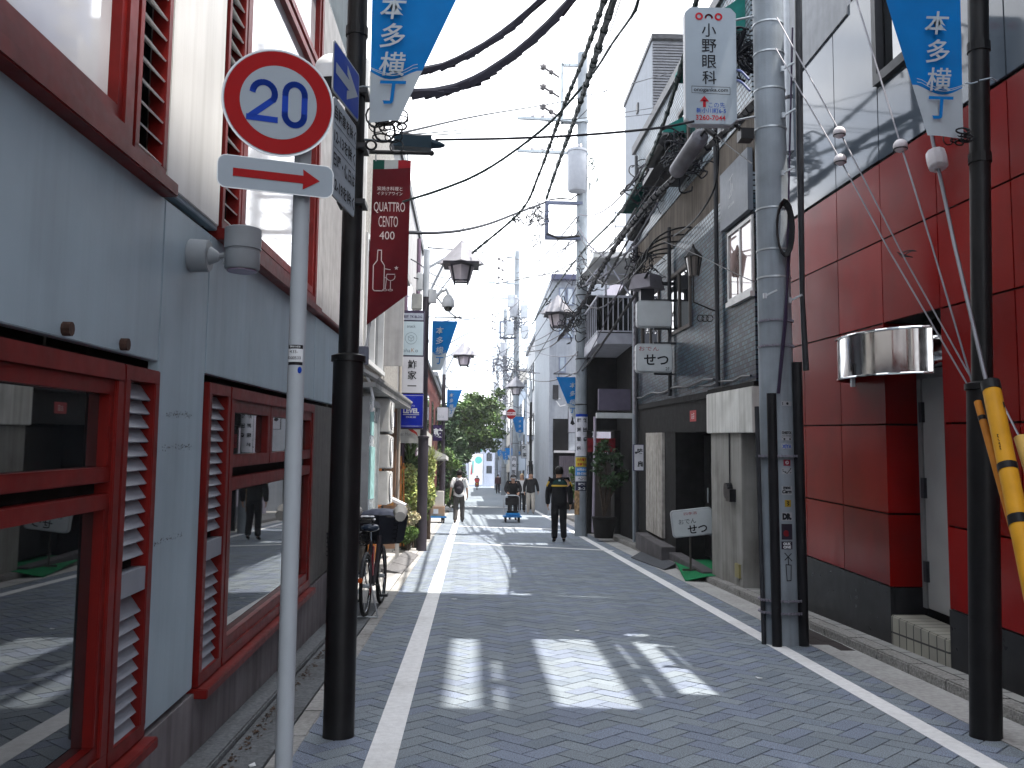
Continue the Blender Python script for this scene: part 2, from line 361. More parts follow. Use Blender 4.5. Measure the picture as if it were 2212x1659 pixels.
def louv(y0, y1, z0, z1, pitch, mt, mid=None, ang=.95, sw=.042, fr=.06, far_pipe=False):
    m = MB(SH); frame(m, y0, y1, z0, z1, fr, LX-.055, LX+.020); w = m.build('louvre', redf, lb, bevel=.004)
    s = MB(SH); z = z0+fr+pitch*.5
    while z < z1-fr-pitch*.4:
        if not (mid and abs(z-mid) < .09):
            c = Vector((LX-.028, (y0+y1)/2, z)); s.obox(c, (sw*math.cos(ang), 0, -sw*math.sin(ang)), (0, (y1-y0)/2-fr, 0), (.004*math.sin(ang), 0, .004*math.cos(ang)))
        z += pitch
    if mid: s.box(LX-.05, LX+.012, y0+fr, y1-fr, mid-.05, mid+.05)
    s.build('slats', mt, w)
    k = MB(SH); k.box(LX-.09, LX-.078, y0, y1, z0, z1); k.build('backing', void, w)
    sl_ = MB(SH); sl_.box(LX-.05, LX+.075, y0-.02, y1+.02, z0-.055, z0-.005)
    if z0 < 2: sl_.build('sill', redf, w, bevel=.005)
# lower storey
gwin(1.7, 3.98, .36, 1.98, [(1.76, 3.93, 1.50, 1.91), (1.76, 3.93, .42, 1.455)], sash=.06)
louv(4.00, 4.43, .36, 1.98, .062, slatm, mid=1.06)
louv(5.26, 5.72, .36, 1.98, .062, slatm, mid=1.06)
gwin(5.74, 8.72, .36, 1.98, [(5.80, 6.90, 1.50, 1.91), (6.92, 8.66, 1.50, 1.91), (5.80, 8.66, .42, 1.44)], sash=.075)
m = MB(SH)
yy = 8.78
while yy < 11.3: m.box(LX-.05, LX+.004, yy, yy+.045, .36, 1.98); yy += .06
m.box(LX-.05, LX-.012, 8.76, 11.36, .35, 1.99); m.build('ribbed_panel', mat('ribbed_grey', (.10,.095,.09), .5, streak=.4), lb)
# upper storey
us = MB(SH)
gwin(.2, 3.93, 2.86, 5.86, [(.3, 3.84, 2.96, 5.8)], g=glassu, sill=False, fr=.09, sash=.05)
louv(3.97, 4.38, 2.86, 5.86, .098, slatu, fr=.05, ang=.75, sw=.055)
louv(5.37, 5.78, 2.86, 5.86, .098, slatu, fr=.05, ang=.75, sw=.055)
gwin(5.80, 8.62, 2.86, 5.86, [(5.9, 8.52, 2.96, 5.0), (5.9, 8.52, 5.05, 5.8)], g=glassu, sill=False, fr=.08, sash=.06)
us.box(LX-.05, LX+.07, -2, 4.41, 2.79, 2.855).box(LX-.05, LX+.07, 5.34, 8.66, 2.79, 2.855).box(LX-.05, LX+.045, 8.66, 11.38, 2.82, 2.855)
us.build('ledge', redf, lb, bevel=.006)
m = MB(SH); yy = 8.7
while yy < 11.3: m.box(LX-.29, LX+.0, yy, yy+.05, 2.86, 9.3); yy += .075
m.box(LX-.3, LX-.02, 8.66, 11.38, 2.86, 9.35); m.build('ribbed_panel', mat('ribbed_pale', (.40,.40,.41), .5, streak=.3), lb)
for y in (3.42, 3.98): m = MB(SH); m.tube([(LX, y, 2.06), (LX+.03, y, 2.06)], .026, 10); m.build('bolt_cap', mat('rusty_iron', (.05,.028,.022), .7, var=.4, scale=30), lb)
m = MB(SH)                                         # scuffs left by old notices on the pier
for (a, b, z) in ((4.58, 5.0, 1.79), (4.55, 5.02, 1.63), (4.50, 4.92, 1.19)):
    for i in range(60):
        y = rnd.uniform(a, b); zz = z+rnd.gauss(0, .008); s = rnd.uniform(.004, .012)
        m.add([(LX+.0012, y, zz), (LX+.0012, y+s, zz+rnd.uniform(-.004, .004)), (LX+.0012, y+s*.8, zz+s*.6), (LX+.0012, y, zz+s*.5)], [(0,1,2,3)])
m.build('tape_residue', mat('tape_dirt', (.10,.10,.10), .8), lb)
# floodlights on the wall
fl = mat('floodlight_grey', (.22,.24,.26), .38, var=.1)
def floodlight(y, z, label, big=False):
    t = thing('floodlight', label, 'wall light', (LX, y, z))
    b = MB(); b.tube([(LX, y, z), (LX+.10, y, z)], [.085, .082], 18); b.tube([(LX+.10, y, z), (LX+.15, y, z-.005)], [.05, .022], 12); b.build('wall_box', fl, t, smooth=True, bevel=.004)
    a = MB(); a.tube([(LX+.14, y, z), (LX+.20, y, z+.01)], .014, 8).tube([(LX+.19, y-.02, z-.03), (LX+.19, y+.02, z-.03)], .022, 10); a.build('knuckle', fl, t)
    h = MB(); c = (LX+.265, y, z+.03)
    if big: h.sphere((c[0], c[1], c[2]+.06), .16, .16, .13, 16, 8, 0, math.pi/2); h.lathe(c, [(.16, .06), (.155, -.05)], 18); h.build('head', white, t, smooth=True); s = MB(); s.lathe((c[0], c[1], c[2]-.14), [(.12, 0), (.145, .09)], 16); s.build('lens', black, t)
    else:
        h.lathe(c, [(.082, -.10), (.088, -.09), (.088, -.01), (.084, -.008), (.084, .004), (.092, .006), (.092, .11), (.085, .115)], 20); h.build('head', fl, t, smooth=True)
        s = MB(); s.lathe((c[0], c[1], c[2]-.108), [(.074, 0), (.074, .006)], 18); s.build('lens', mat('lamp_lens', (.25,.2,.28), .1), t)
floodlight(4.86, 2.62, 'grey cylinder floodlight low on the grey wall left of the white sign pole')
floodlight(7.7, 4.75, 'large white domed floodlight high on left wall behind the round speed sign', True)
# ================================================================== RIGHT NEAR BUILDING (red panels)
RX = 3.72; SR = (.046, 8.3)
redp = mat('red_wall_panel', (.175,.0026,.0022), .2, var=.28, scale=1.3, tint=True, spec=.07, grime=.25, bump=.02, bscale=3)
gpan = mat('reflective_grey_panel', (.06,.075,.095), .06, var=.12, scale=.8, spec=.5, ior=1.36, bump=.012, bscale=1.5)
rb = thing('shop_building', 'red panelled building with mirror grey upper panels, along right side', 'building', (RX, 9, 0))
ys = [-1.98, -.94, .10, 1.14, 2.18, 3.22, 4.28, 5.33, 6.38, 7.44, 8.50, 9.55, 10.6, 11.65, 12.0]
zs = [.57, 1.21, 2.01, 2.93, 3.70, 4.43]
m = MB(SR); g_ = MB(SR)
for a, b in zip(ys, ys[1:]):
    for c, d in zip(zs, zs[1:]):
        if a == 7.44 and d <= 2.94: continue
        m.box(RX-.03, RX, a+.008, b-.008, c+.008, d-.008) if False else m.box(RX, RX+.03, a+.008, b-.008, c+.008, d-.008)
    for c, d in ((4.45, 6.25),):
        if a == 7.44 and c == 4.45: g_.box(RX, RX+.03, a+.008, b-.008, 4.45, 5.14); continue
        g_.box(RX, RX+.03, a+.006, b-.006, c+.008, d-.008)
m.box(RX+.001, RX+.32, 8.505, 8.53, .57, 1.20).box(RX+.001, RX+.32, 8.505, 8.53, 1.22, 2.0).box(RX+.001, RX+.32, 8.505, 8.53, 2.02, 2.93)
m.box(RX+.001, RX+.32, 7.41, 7.435, .57, 2.93)
Rp = random.Random(5); m.col = []
for i in range(len(m.f)//6): v = Rp.uniform(.78, 1.22); m.col += [(v, v*Rp.uniform(.8, 1.2), v, 1)]*6
m.build('red_panels', redp, rb); g_.build('grey_panels', gpan, rb, bevel=.003)
m = MB(SR); m.box(RX-.004, RX+.04, -2, 7.44, -.6, .565).box(RX-.004, RX+.04, 8.50, 12.0, -.3, .565).box(RX+.03, RX+.33, 8.50, 8.535, -.3, .56)
m.build('plinth', mat('black_stone', (.018,.018,.02), .3, var=.4, scale=4, grime=.3), rb)
m = MB(SR); m.box(RX+.04, 11, -2, 7.40, -.6, 6.24).box(RX+.34, 11, 7.40, 8.54, -.6, 6.24).box(RX+.04, 11, 8.54, 11.98, -.6, 6.24).box(RX+.04, 11, 7.38, 8.54, 2.94, 5.1)
m.build('core', void, rb)
m = MB(SR); m.box(RX+.2, 11.1, -2.1, 12.03, 6.26, 6.4); m.build('roof', dark, rb)
# added unseen screen above the facade; gaps shaped to cast the road's sun patches
m = MB()
HO = 19.2; sun_z = lambda x: (RX-x)*math.tan(SUN_EL)/math.cos(SUN_BACK)
cols = [(-.18, .08, [(6.5, 9.2)]), (.17, .25, [(6.45, 7.1), (7.35, 8.1)]), (.57, 1.15, [(6.5, 9.5)]), (1.30, 1.37, [(6.8, 7.5), (7.8, 8.9)]), (1.48, 1.74, [(6.9, 9.5)])]
hs = []
for x0, x1, ys_l in cols:
    for a, b in ys_l: dy = math.tan(SUN_BACK)*(RX-(x0+x1)/2); hs.append((sun_z(x1), sun_z(x0), a-dy, b-dy))
zb = sorted({6.26, HO}|{h for q in hs for h in q[:2]}); yb_ = sorted({-24, 12.0}|{h for q in hs for h in q[2:]})
for z0, z1 in zip(zb, zb[1:]):
    for a, b in zip(yb_, yb_[1:]):
        if not any(h[0] < (z0+z1)/2 < h[1] and h[2] < (a+b)/2 < h[3] for h in hs): m.box(RX-.02, RX+.03, a, b, z0, z1)
m.build('added_sun_screen', mat('added_screen_grey', (.24,.25,.27), .6, streak=.2), rb)
dgrey = mat('door_grey', (.33,.33,.325), .45, var=.08, scale=3, grime=.15)
m = MB(SR); m.box(RX+.29, RX+.33, 7.50, 8.40, .40, 2.42); d = m.build('door', dgrey, rb, bevel=.006)
m = MB(SR)
m.box(RX+.275, RX+.34, 8.40, 8.47, .40, 2.5).box(RX+.275, RX+.34, 7.44, 7.50, .40, 2.5).box(RX+.275, RX+.34, 7.44, 8.47, 2.42, 2.5); m.build('door_frame', mat('frame_grey', (.2,.2,.2), .5), d)
for zc in (.72, 1.45, 2.12):
    m = MB(SR); m.box(RX+.26, RX+.292, 8.36, 8.415, zc-.09, zc+.09); m.build('hinge', dark, d)
m = MB(SR); m.box(RX+.24, RX+.29, 7.56, 7.60, 1.28, 1.42); m.build('handle', steel, d)
tilem = brickmat('step_tile', (.34,.33,.28), (.28,.27,.24), (.05,.05,.05), .135, .19, axis='x', msize=.008, rough=.35, off=0, bump=.2)
m = MB(SR); m.box(RX-.01, RX+.30, 7.45, 8.49, .0, .33); st = m.build('doorstep', tilem, rb, bevel=.01)
m = MB(SR)                                         # curved stainless canopy
P = [(RX-.0-.37*math.sin(math.pi*i/16), 8.38+.80*math.cos(math.pi*i/16)) for i in range(17)]
vs = [(x, y, z) for z in (2.42, 2.80) for x, y in P]
m.add(vs, [(i, i+1, 18+i, 17+i) for i in range(16)])
m.add([(x+.004, y, z) for z in (2.42, 2.80) for x, y in P], [(17+i, 18+i, i+1, i) for i in range(16)])
m.add([(x, y, 2.80) for x, y in P], [tuple(range(17))]); cn = m.build('canopy', chrome, rb, smooth=True)
m = MB(SR); m.tube([(x-.004, y, 2.80) for x, y in P], .012, 6).tube([(x-.004, y, 2.425) for x, y in P], .01, 6); m.build('rim', chrome, cn)
m = MB(SR); m.box(RX-.36, RX-.33, 8.36, 8.40, 2.34, 2.42); m.build('drain_spout', steel, cn)
m = MB(SR); m.sphere((RX+.20, 7.95, 2.66), .13, .48, .16, 14, 10); hd = m.build('door_hood', chrome, rb, smooth=True)
lt = Letter((RX+.07, 7.93, 2.66-.017), (0, -1, 0), (0, 0, 1), .002)
lt.text('ELOR', 0, .05, .06).text('PUT', 0, -.03, .06); lt.build(black, hd)
m = MB(SR); frame(m, 7.46, 8.48, 5.15, 6.24, .09, RX-.05, RX+.02); wn = m.build('window', dark, rb)
m = MB(SR); m.box(RX+.03, RX+.035, 7.55, 8.39, 5.24, 6.15); m.build('pane', glasm, wn)
m = MB(SR); m.tube([(RX-.0, 6.72, 1.35), (RX-.02, 6.72, 1.35)], .03, 10); m.build('lock_cap', dark, rb)

# ================================================================== TILED BUILDING
BX = 3.6; SB = (.04, 15)
tileb = brickmat('glazed_tile_blue', (.045,.085,.11), (.017,.010,.030), (.003,.003,.004), .13, .062, axis='x', msize=.009, rough=.38, bias=-.1, bump=.5)
tilew = brickmat('glazed_tile_pale', (.24,.29,.33), (.15,.18,.21), (.012,.012,.014), .13, .07, axis='x', msize=.012, rough=.3, bump=.5)
tilef = brickmat('glazed_tile_front', (.16,.18,.21), (.10,.11,.14), (.02,.02,.02), .24, .085, axis='y', msize=.012, rough=.3)
beige = mat('stained_render', (.10,.085,.072), .85, var=.2, scale=2, streak=.8, grime=.5)
oldwhite = mat('stained_white_wall', (.58,.58,.56), .8, var=.1, scale=3, streak=.5, grime=.5)
bb = thing('tiled_building', 'dark blue glazed tile building with stained render bands, right of the street', 'building', (BX, 15, 0))
m = MB(SB); m.box(BX, BX+.06, 12.05, 21.1, 2.85, 5.35); m.build('tile_wall', tileb, bb)
m = MB(SB); m.box(BX, BX+.06, 12.05, 21.1, 6.45, 8.6); m.build('upper_tile_wall', tilew, bb)
m = MB(SB); m.box(BX+.0, BX+.06, 12.05, 21.1, 5.35, 5.62); m.build('tile_band', tilew, bb)
m = MB(SB); m.box(BX+.02, BX+.08, 12.05, 21.1, 5.62, 6.45); m.build('render_band', beige, bb)
m = MB(SB); m.box(BX+.062, 10, 12.06, 21.08, 2.3, 8.6).box(BX+1.2, 10, 12.06, 21.08, -.3, 2.3); m.build('core', darkwall, bb)
m = MB(SB); m.box(BX, 10, 21.081, 21.14, -.2, 8.6); m.build('far_wall', tilef, bb)
m = MB(SB); m.box(BX-.06, 10.1, 12.0, 21.2, 8.6, 8.78).box(BX+1.3, 7, 16.2, 18.0, 8.78, 11.2); m.build('roof', dark, bb)
m = MB(SB); m.box(BX-.04, BX+.04, 14.45, 21.12, 2.76, 2.86).box(BX-.03, BX+.04, 12.05, 14.45, 2.82, 2.88); m.build('ledge', darkwall, bb)
m = MB(SB); m.box(BX-.05, BX+.5, 12.05, 14.46, 2.22, 2.815); m.build('fascia', oldwhite, bb, bevel=.01)
m = MB(SB); m.box(BX-.0, BX+.9, 12.75, 14.40, .05, 2.22); m.build('pillar', mat('stained_grey_wall', (.27,.265,.25), .85, var=.1, scale=3, streak=.4, grime=.7), bb, bevel=.01)
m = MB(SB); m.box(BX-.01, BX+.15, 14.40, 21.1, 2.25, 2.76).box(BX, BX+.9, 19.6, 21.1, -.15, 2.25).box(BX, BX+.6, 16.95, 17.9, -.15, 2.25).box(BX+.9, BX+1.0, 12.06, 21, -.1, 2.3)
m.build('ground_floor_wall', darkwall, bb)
m = MB(SB); m.box(BX+.5, BX+.56, 14.5, 16.9, .1, 2.2); dr = m.build('door', mat('black_door', (.014,.014,.015), .4), bb)
m = MB(SB); m.tube([(BX+.44, 16.4, 1.05), (BX+.44, 16.4, 1.3)], .015, 6); m.build('handle', steel, dr)
m = MB(SB); m.box(BX+.4, BX+.44, 12.06, 12.74, .1, 2.2); m.build('door', mat('brown_door', (.05,.04,.035), .35), bb)
shut = mat('weathered_board', (.40,.38,.35), .85, var=.2, scale=10, streak=.8, grime=.3)
m = MB(SB); yy = 17.95
while yy < 19.5: m.box(BX-.05, BX+.02, yy, yy+.11, .28, 2.25); yy += .118
m.build('shutter', shut, bb)
m = MB(SB); m.box(BX-.25, BX+.1, 17.0, 19.7, -.1, .22).box(BX-.12, BX+.1, 14.5, 17.0, -.1, .14); m.build('threshold', mat('threshold_stone', (.09,.085,.09), .8, var=.2, grime=.4), bb, bevel=.01)
m = MB(SB); m.box(BX-.012, BX-.005, 15.3, 15.75, 2.42, 2.60); rs = m.build('number_plate', mat('plate_red', (.32,.03,.035), .5), bb)
Letter((BX-.012, 15.52, 2.53), (0, -1, 0), (0, 0, 1)).text('お店', 0, 0, .1).build(white, rs)
m = MB(SB); m.box(BX-.03, BX-.002, 12.85, 13.05, .28, .46); m.build('meter_cover', mat('brass_plate', (.25,.22,.10), .5), bb)
m = MB(SB); m.tube([(BX-.08, 13.3, 1.42), (BX, 13.3, 1.42)], .11, 14).box(BX-.09, BX, 13.05, 13.25, 1.28, 1.45); m.build('wall_lamp', black, bb)
m = MB(SB); m.tube([(BX-.015, 13.3, 1.5), (BX-.015, 13.3, 2.22)], .012, 5); m.build('conduit', dark, bb)
# first-floor window
m = MB(SB); m.box(BX-.06, BX-.0, 12.05, 13.25, 3.98, 4.05); frame(m, 12.05, 13.25, 4.05, 5.05, .05, BX-.03, BX+.02); m.box(BX-.02, BX+.02, 12.62, 12.68, 4.1, 5.0); wn = m.build('window', mat('aluminium', (.45,.45,.45), .4, metal=.3), bb)
m = MB(SB); m.box(BX-.006, BX-.003, 12.1, 13.2, 4.1, 5.0); m.build('pane', mat('pale_window_glass', (.30,.22,.21), .03, var=.6, scale=1.2, spec=1), wn)
sgn = mat('slate_signboard', (.12,.135,.16), .4, var=.08)
m = MB(SB); m.box(BX-.07, BX-.001, 12.06, 13.45, 5.12, 5.95); sb_ = m.build('signboard', sgn, bb)
lt = Letter((BX-.07, 12.85, 5.46), (0, -1, 0), (0, 0, 1)); lt.mb.sh = None
lt.line([(-.02,.22),(.0,.05),(-.1,-.05),(.02,-.03),(.06,.12),(.1,.0)], .012).line([(-.09,.2),(.09,.24)], .01).text('and coma', 0, -.16, .055, shear=.25); lt.build(mat('sign_silver', (.45,.47,.5), .4), sb_)
for y0, y1, z0, z1 in ((15.6, 17.4, 4.0, 5.1), (18.3, 20.2, 3.9, 5.1), (15.0, 16.4, 6.8, 7.9), (17.6, 19.6, 6.8, 7.9)):
    m = MB(SB); frame(m, y0, y1, z0, z1, .06, BX-.04, BX+.02); m.box(BX-.03, BX+.01, (y0+y1)/2-.03, (y0+y1)/2+.03, z0+.06, z1-.06); wn = m.build('window', mat('bronze_frame', (.08,.07,.065), .5), bb)
    m = MB(SB); m.box(BX-.005, BX-.002, y0+.06, y1-.06, z0+.06, z1-.06); m.build('pane', glasm, wn)
m = MB(SB)                                         # rain pipes and cables clipped along the facade
for y, z0, z1 in ((13.72, 2.9, 8.5), (20.6, .1, 8.4), (17.1, 2.9, 6.0)): m.tube([(BX-.06, y, z0), (BX-.06, y, z1)], .035, 8)
m.tube([(BX-.05, 14.0+i*.6, 3.02+.03*math.sin(i*1.7)) for i in range(12)], .02, 6).tube([(BX-.05, 12.1+i*.4, 2.95+.02*math.sin(i*2.1)) for i in range(8)], .016, 6)
m.build('pipework', dark, bb)
def louvre_wall(x0, x1, y, z0, z1, parent):
    m = MB(); z = z0
    while z < z1: m.box(x0, x1, y-.08, y, z, z+.07); z += .14
    m.box(x0, x1, y, y+.05, z0, z1); return m.build('louvre_screen', mat('louvre_grey', (.22,.21,.24), .6), parent)
louvre_wall(3.52, 3.60, 20.9, 2.9, 7.2, bb)
ironm = mat('wrought_iron', (.015,.015,.016), .5)
def wall_lantern(y, z, label):
    t = thing('wall_lantern', label, 'lantern', (BX, y, z)); x = BX-.34
    m = MB(); m.tube([(BX, y, z-.75), (BX-.1, y, z-.72), (x, y, z-.62), (x, y, z-.22)], .012, 6)
    for k in range(3): m.tube([(BX-.1-.07*k+.05*math.cos(a*.6), y, z-.86+.05*math.sin(a*.6)) for a in range(11)], .008, 5)
    m.build('bracket', ironm, t)
    m = MB(); m.tube([(x, y, z-.22), (x, y, z+.06)], [.075, .12], 6); m.build('glass', mat('lantern_glass', (.16,.14,.13), .15), t)
    m = MB(); m.tube([(x, y, z+.06), (x, y, z+.2), (x, y, z+.26)], [.15, .03, .01], 6)
    for k in range(6):
        a = 2*math.pi*k/6; m.tube([(x+.078*math.cos(a), y+.078*math.sin(a), z-.22), (x+.125*math.cos(a), y+.125*math.sin(a), z+.06)], .01, 4)
    m.build('cage', ironm, t)
wall_lantern(14.0, 4.75, 'black wrought iron lantern on the dark tiled wall left of the shop window')
t = thing('iron_awning', 'curved black iron awning frame over a tiled wall window', 'awning', (BX, 16.6, 5.3))
m = MB()
for y in (15.6, 16.1, 16.6, 17.1, 17.5): m.tube([(BX-.75*math.sin(RAD(9*i)), y, 5.15+.55*math.cos(RAD(9*i))) for i in range(11)], .016, 5)
for k in (0, .5, 1): a = RAD(90*k); m.tube([(BX-.75*math.sin(a), 15.6, 5.15+.55*math.cos(a)), (BX-.75*math.sin(a), 17.5, 5.15+.55*math.cos(a))], .014, 5)
m.build('ribs', ironm, t)
t = thing('extractor_hood', 'grey metal extractor hood projecting from the tiled wall above the blank sign', 'vent hood', (BX, 17.4, 5.2))
m = MB(); c = (3.18, 17.4); m.tube([(c[0], c[1], 4.98), (c[0], c[1], 5.25)], [.34, .27], 4); m.build('hood', mat('zinc', (.22,.21,.24), .6, grime=.4), t); m = MB(); m.bar((3.2, 17.4, 5.1), (BX, 17.4, 5.1), .06).box(3.05, 3.3, 17.3, 17.5, 4.75, 4.98); m.build('duct', dark, t)
# projecting sign boxes
lightbox = mat('sign_acrylic', (.50,.53,.55), .35, var=.05, grime=.12)
def lightbox_sign(pxa, pya, pxb, pyb, y, label, grp=None, thick=.16, arm=True):
    a, b = AY(pxa, pyb, y), AY(pxb, pya, y); w, h = b.x-a.x, b.z-a.z; c = (a+b)/2
    t = thing('sign_box', label, 'sign', (c.x, y, c.z), grp)
    m = MB(); m.prism(rrect(w, h, .06), (c.x, y, c.z), (1,0,0), (0,0,1), thick); m.build('case', mat('sign_case', (.40,.42,.44), .5, grime=.2), t, bevel=.008)
    m = MB(); m.prism(rrect(w-.05, h-.05, .045), (c.x, y-.012, c.z), (1,0,0), (0,0,1), .012); fc = m.build('face', lightbox, t)
    if arm: m = MB(); m.bar((c.x, y+.08, c.z+h/2+.02), (BX, y+.08, c.z+h/2+.02), .04).bar((c.x, y+.08, c.z-h/2-.02), (BX, y+.08, c.z-h/2-.02), .03); m.build('bracket', dark, t)
    return t, fc, c, w, h
lightbox_sign(1376, 650, 1452, 706, 17.0, 'blank white light box sign projecting from the dark tiled wall')
t, fc, c, w, h = lightbox_sign(1374, 743, 1453, 804, 16.8, 'white light box sign with Japanese brush lettering and 2F, under the blank sign')
ink = mat('sign_ink', (.01,.011,.014), .6); inkr = mat('sign_red_ink', (.28,.02,.03), .6); inkb = mat('sign_blue_ink', (.01,.06,.32), .5)
L_ = Letter((c.x, 16.788, c.z), (1,0,0), (0,0,1), .004); L_.text('せつ', .03, -.03, .19, bold=.02).text('2F', .23, -.19, .055); L_.build(ink, t)
Letter((c.x, 16.788, c.z), (1,0,0), (0,0,1), .004).text('おでん', -.10, .165, .075, w=.36).build(inkr, t)
# ================================================================== STREET SIGNS AND POLES, NEAR
blue = mat('banner_blue', (.001,.14,.42), .7, var=.14, scale=3, bump=.1, bscale=5)
bwhite = mat('banner_white', (.36,.41,.45), .7, var=.05)
signwhite = mat('sign_white', (.27,.315,.36), .4, var=.03, grime=.08)
signred = mat('sign_red', (.26,.001,.003), .5, var=.04)
signblue = mat('sign_blue', (.002,.035,.30), .5, var=.04)
wpole = mat('white_pole_paint', (.34,.375,.41), .4, var=.05, scale=3, streak=.2, grime=.25)
# white sign pole with the speed sign
PB = Vector((-.634, 3.44, .012))
t = thing('sign_pole', 'white round steel pole carrying the speed limit sign', 'sign pole', PB)
m = MB(); m.tube([PB, PB+Vector((0,0,2.97))], .0302, 24); pl = m.build('pole', wpole, t, smooth=True)
m = MB(); m.sphere((PB.x, PB.y, 2.98), .031, n=16, m=6); m.build('cap', wpole, pl, smooth=True)
stk = AY(641, 766, 3.405); 
m = MB(); a = [(-.0305*math.sin(q), -.0305*math.cos(q)) for q in np.linspace(-.95, .95, 9)]
def wrap(a, z0, z1): m = MB(); n = len(a); m.add([(PB.x-x*1.01, PB.y+y*1.01, z) for z in (z0, z1) for x, y in a], [(i, i+1, n+i+1, n+i) for i in range(n-1)]); return m
zc = stk.z
wrap(a, zc-.036, zc+.036).build('number_sticker', black, pl); m = wrap([(x*1.008, y*1.008) for x, y in a], zc-.025, zc+.022); m.build('sticker_face', mat('sticker_white', (.6,.63,.66), .5), pl)
lt = Letter((PB.x-.002, PB.y-.0318, zc), (1,0,0), (0,0,1), .001); lt.text('435-', -.002, .011, .0115).text('000533', .001, -.011, .0105); lt.build(ink, pl)
lt = Letter((PB.x, PB.y-.0315, zc), (1,0,0), (0,0,1), .001); lt.text('警視庁標識', 0, .029, .007); lt.build(white, pl)
m = MB(); m.sphere((PB.x+.017, PB.y-.027, zc-.054), .008, .003, .012); m.build('blue_sticker', signblue, pl)
th = RAD(18); SR_ = Vector((math.cos(th), math.sin(th), 0)); SU = Vector((0,0,1)); SN = SR_.cross(SU)
def onpole_plate(px, py, y): return AY(px, py, y)
c = AY(602, 222, 3.335)
s20 = thing('speed_sign', 'round 20 speed limit sign with red ring and blue numerals', 'traffic sign', c)
m = MB(); m.prism(circ(.196, 56), c, SR_, SU, .004); m.build('plate', mat('sign_edge', (.5,.52,.54), .35, metal=.5), s20)
m = MB(); m.prism(circ(.190, 56), c+SN*.001, SR_, SU, .0008); m.build('rim', signwhite, s20)
m = MB(); m.prism(circ(.187, 56), c+SN*.002, SR_, SU, .0008); m.build('red_ring', signred, s20)
m = MB(); m.prism(circ(.134, 56), c+SN*.003, SR_, SU, .0008); m.build('disc', signwhite, s20)
def arcpts(cx, cy, rx, ry, a0, a1, n=14): return [(cx+rx*math.cos(RAD(a0+(a1-a0)*i/n)), cy+ry*math.sin(RAD(a0+(a1-a0)*i/n))) for i in range(n+1)]
lt = Letter(c, SR_, SU, .0045); wd = .0215
p2 = arcpts(-.053, .026, .038, .040, 172, -30, 16)+[(-.092, -.058)]
lt.line(p2, wd).line([(-.104, -.066), (-.008, -.066)], wd)
p0 = arcpts(.056, .034, .034, .040, 180, 0, 12)+arcpts(.056, -.038, .034, .038, 0, -180, 12)
lt.line(p0, wd, True); lt.build(signblue, s20, 'numerals')
for dz in (.06, -.1): m = MB(); m.box(PB.x-.05, PB.x+.05, PB.y-.04, PB.y+.04, c.z+dz, c.z+dz+.03); m.build('clamp', steel, s20)
c = AY(597, 381, 3.335)
sa = thing('arrow_plate', 'white rounded plate with red arrow under the speed sign', 'traffic sign', c)
m = MB(); m.prism(rrect(.402, .118, .03), c, SR_, SU, .004); m.build('plate', mat('sign_edge', (.5,.5,.5)), sa); m = MB(); m.prism(rrect(.396, .112, .028), c+SN*.001, SR_, SU, .0008); m.build('face', signwhite, sa)
lt = Letter(c, SR_, SU, .003); lt.poly([(-.148,.013), (-.148,-.016), (.094,-.016), (.094,.013)]).poly([(.094,-.001),(.092,.036),(.152,-.001)]).poly([(.094,-.001),(.152,-.001),(.092,-.038)]); lt.build(signred, sa, 'arrow')
m = MB(); m.box(PB.x-.05, PB.x+.05, PB.y-.04, PB.y+.04, c.z-.02, c.z+.02); m.build('clamp', steel, sa)
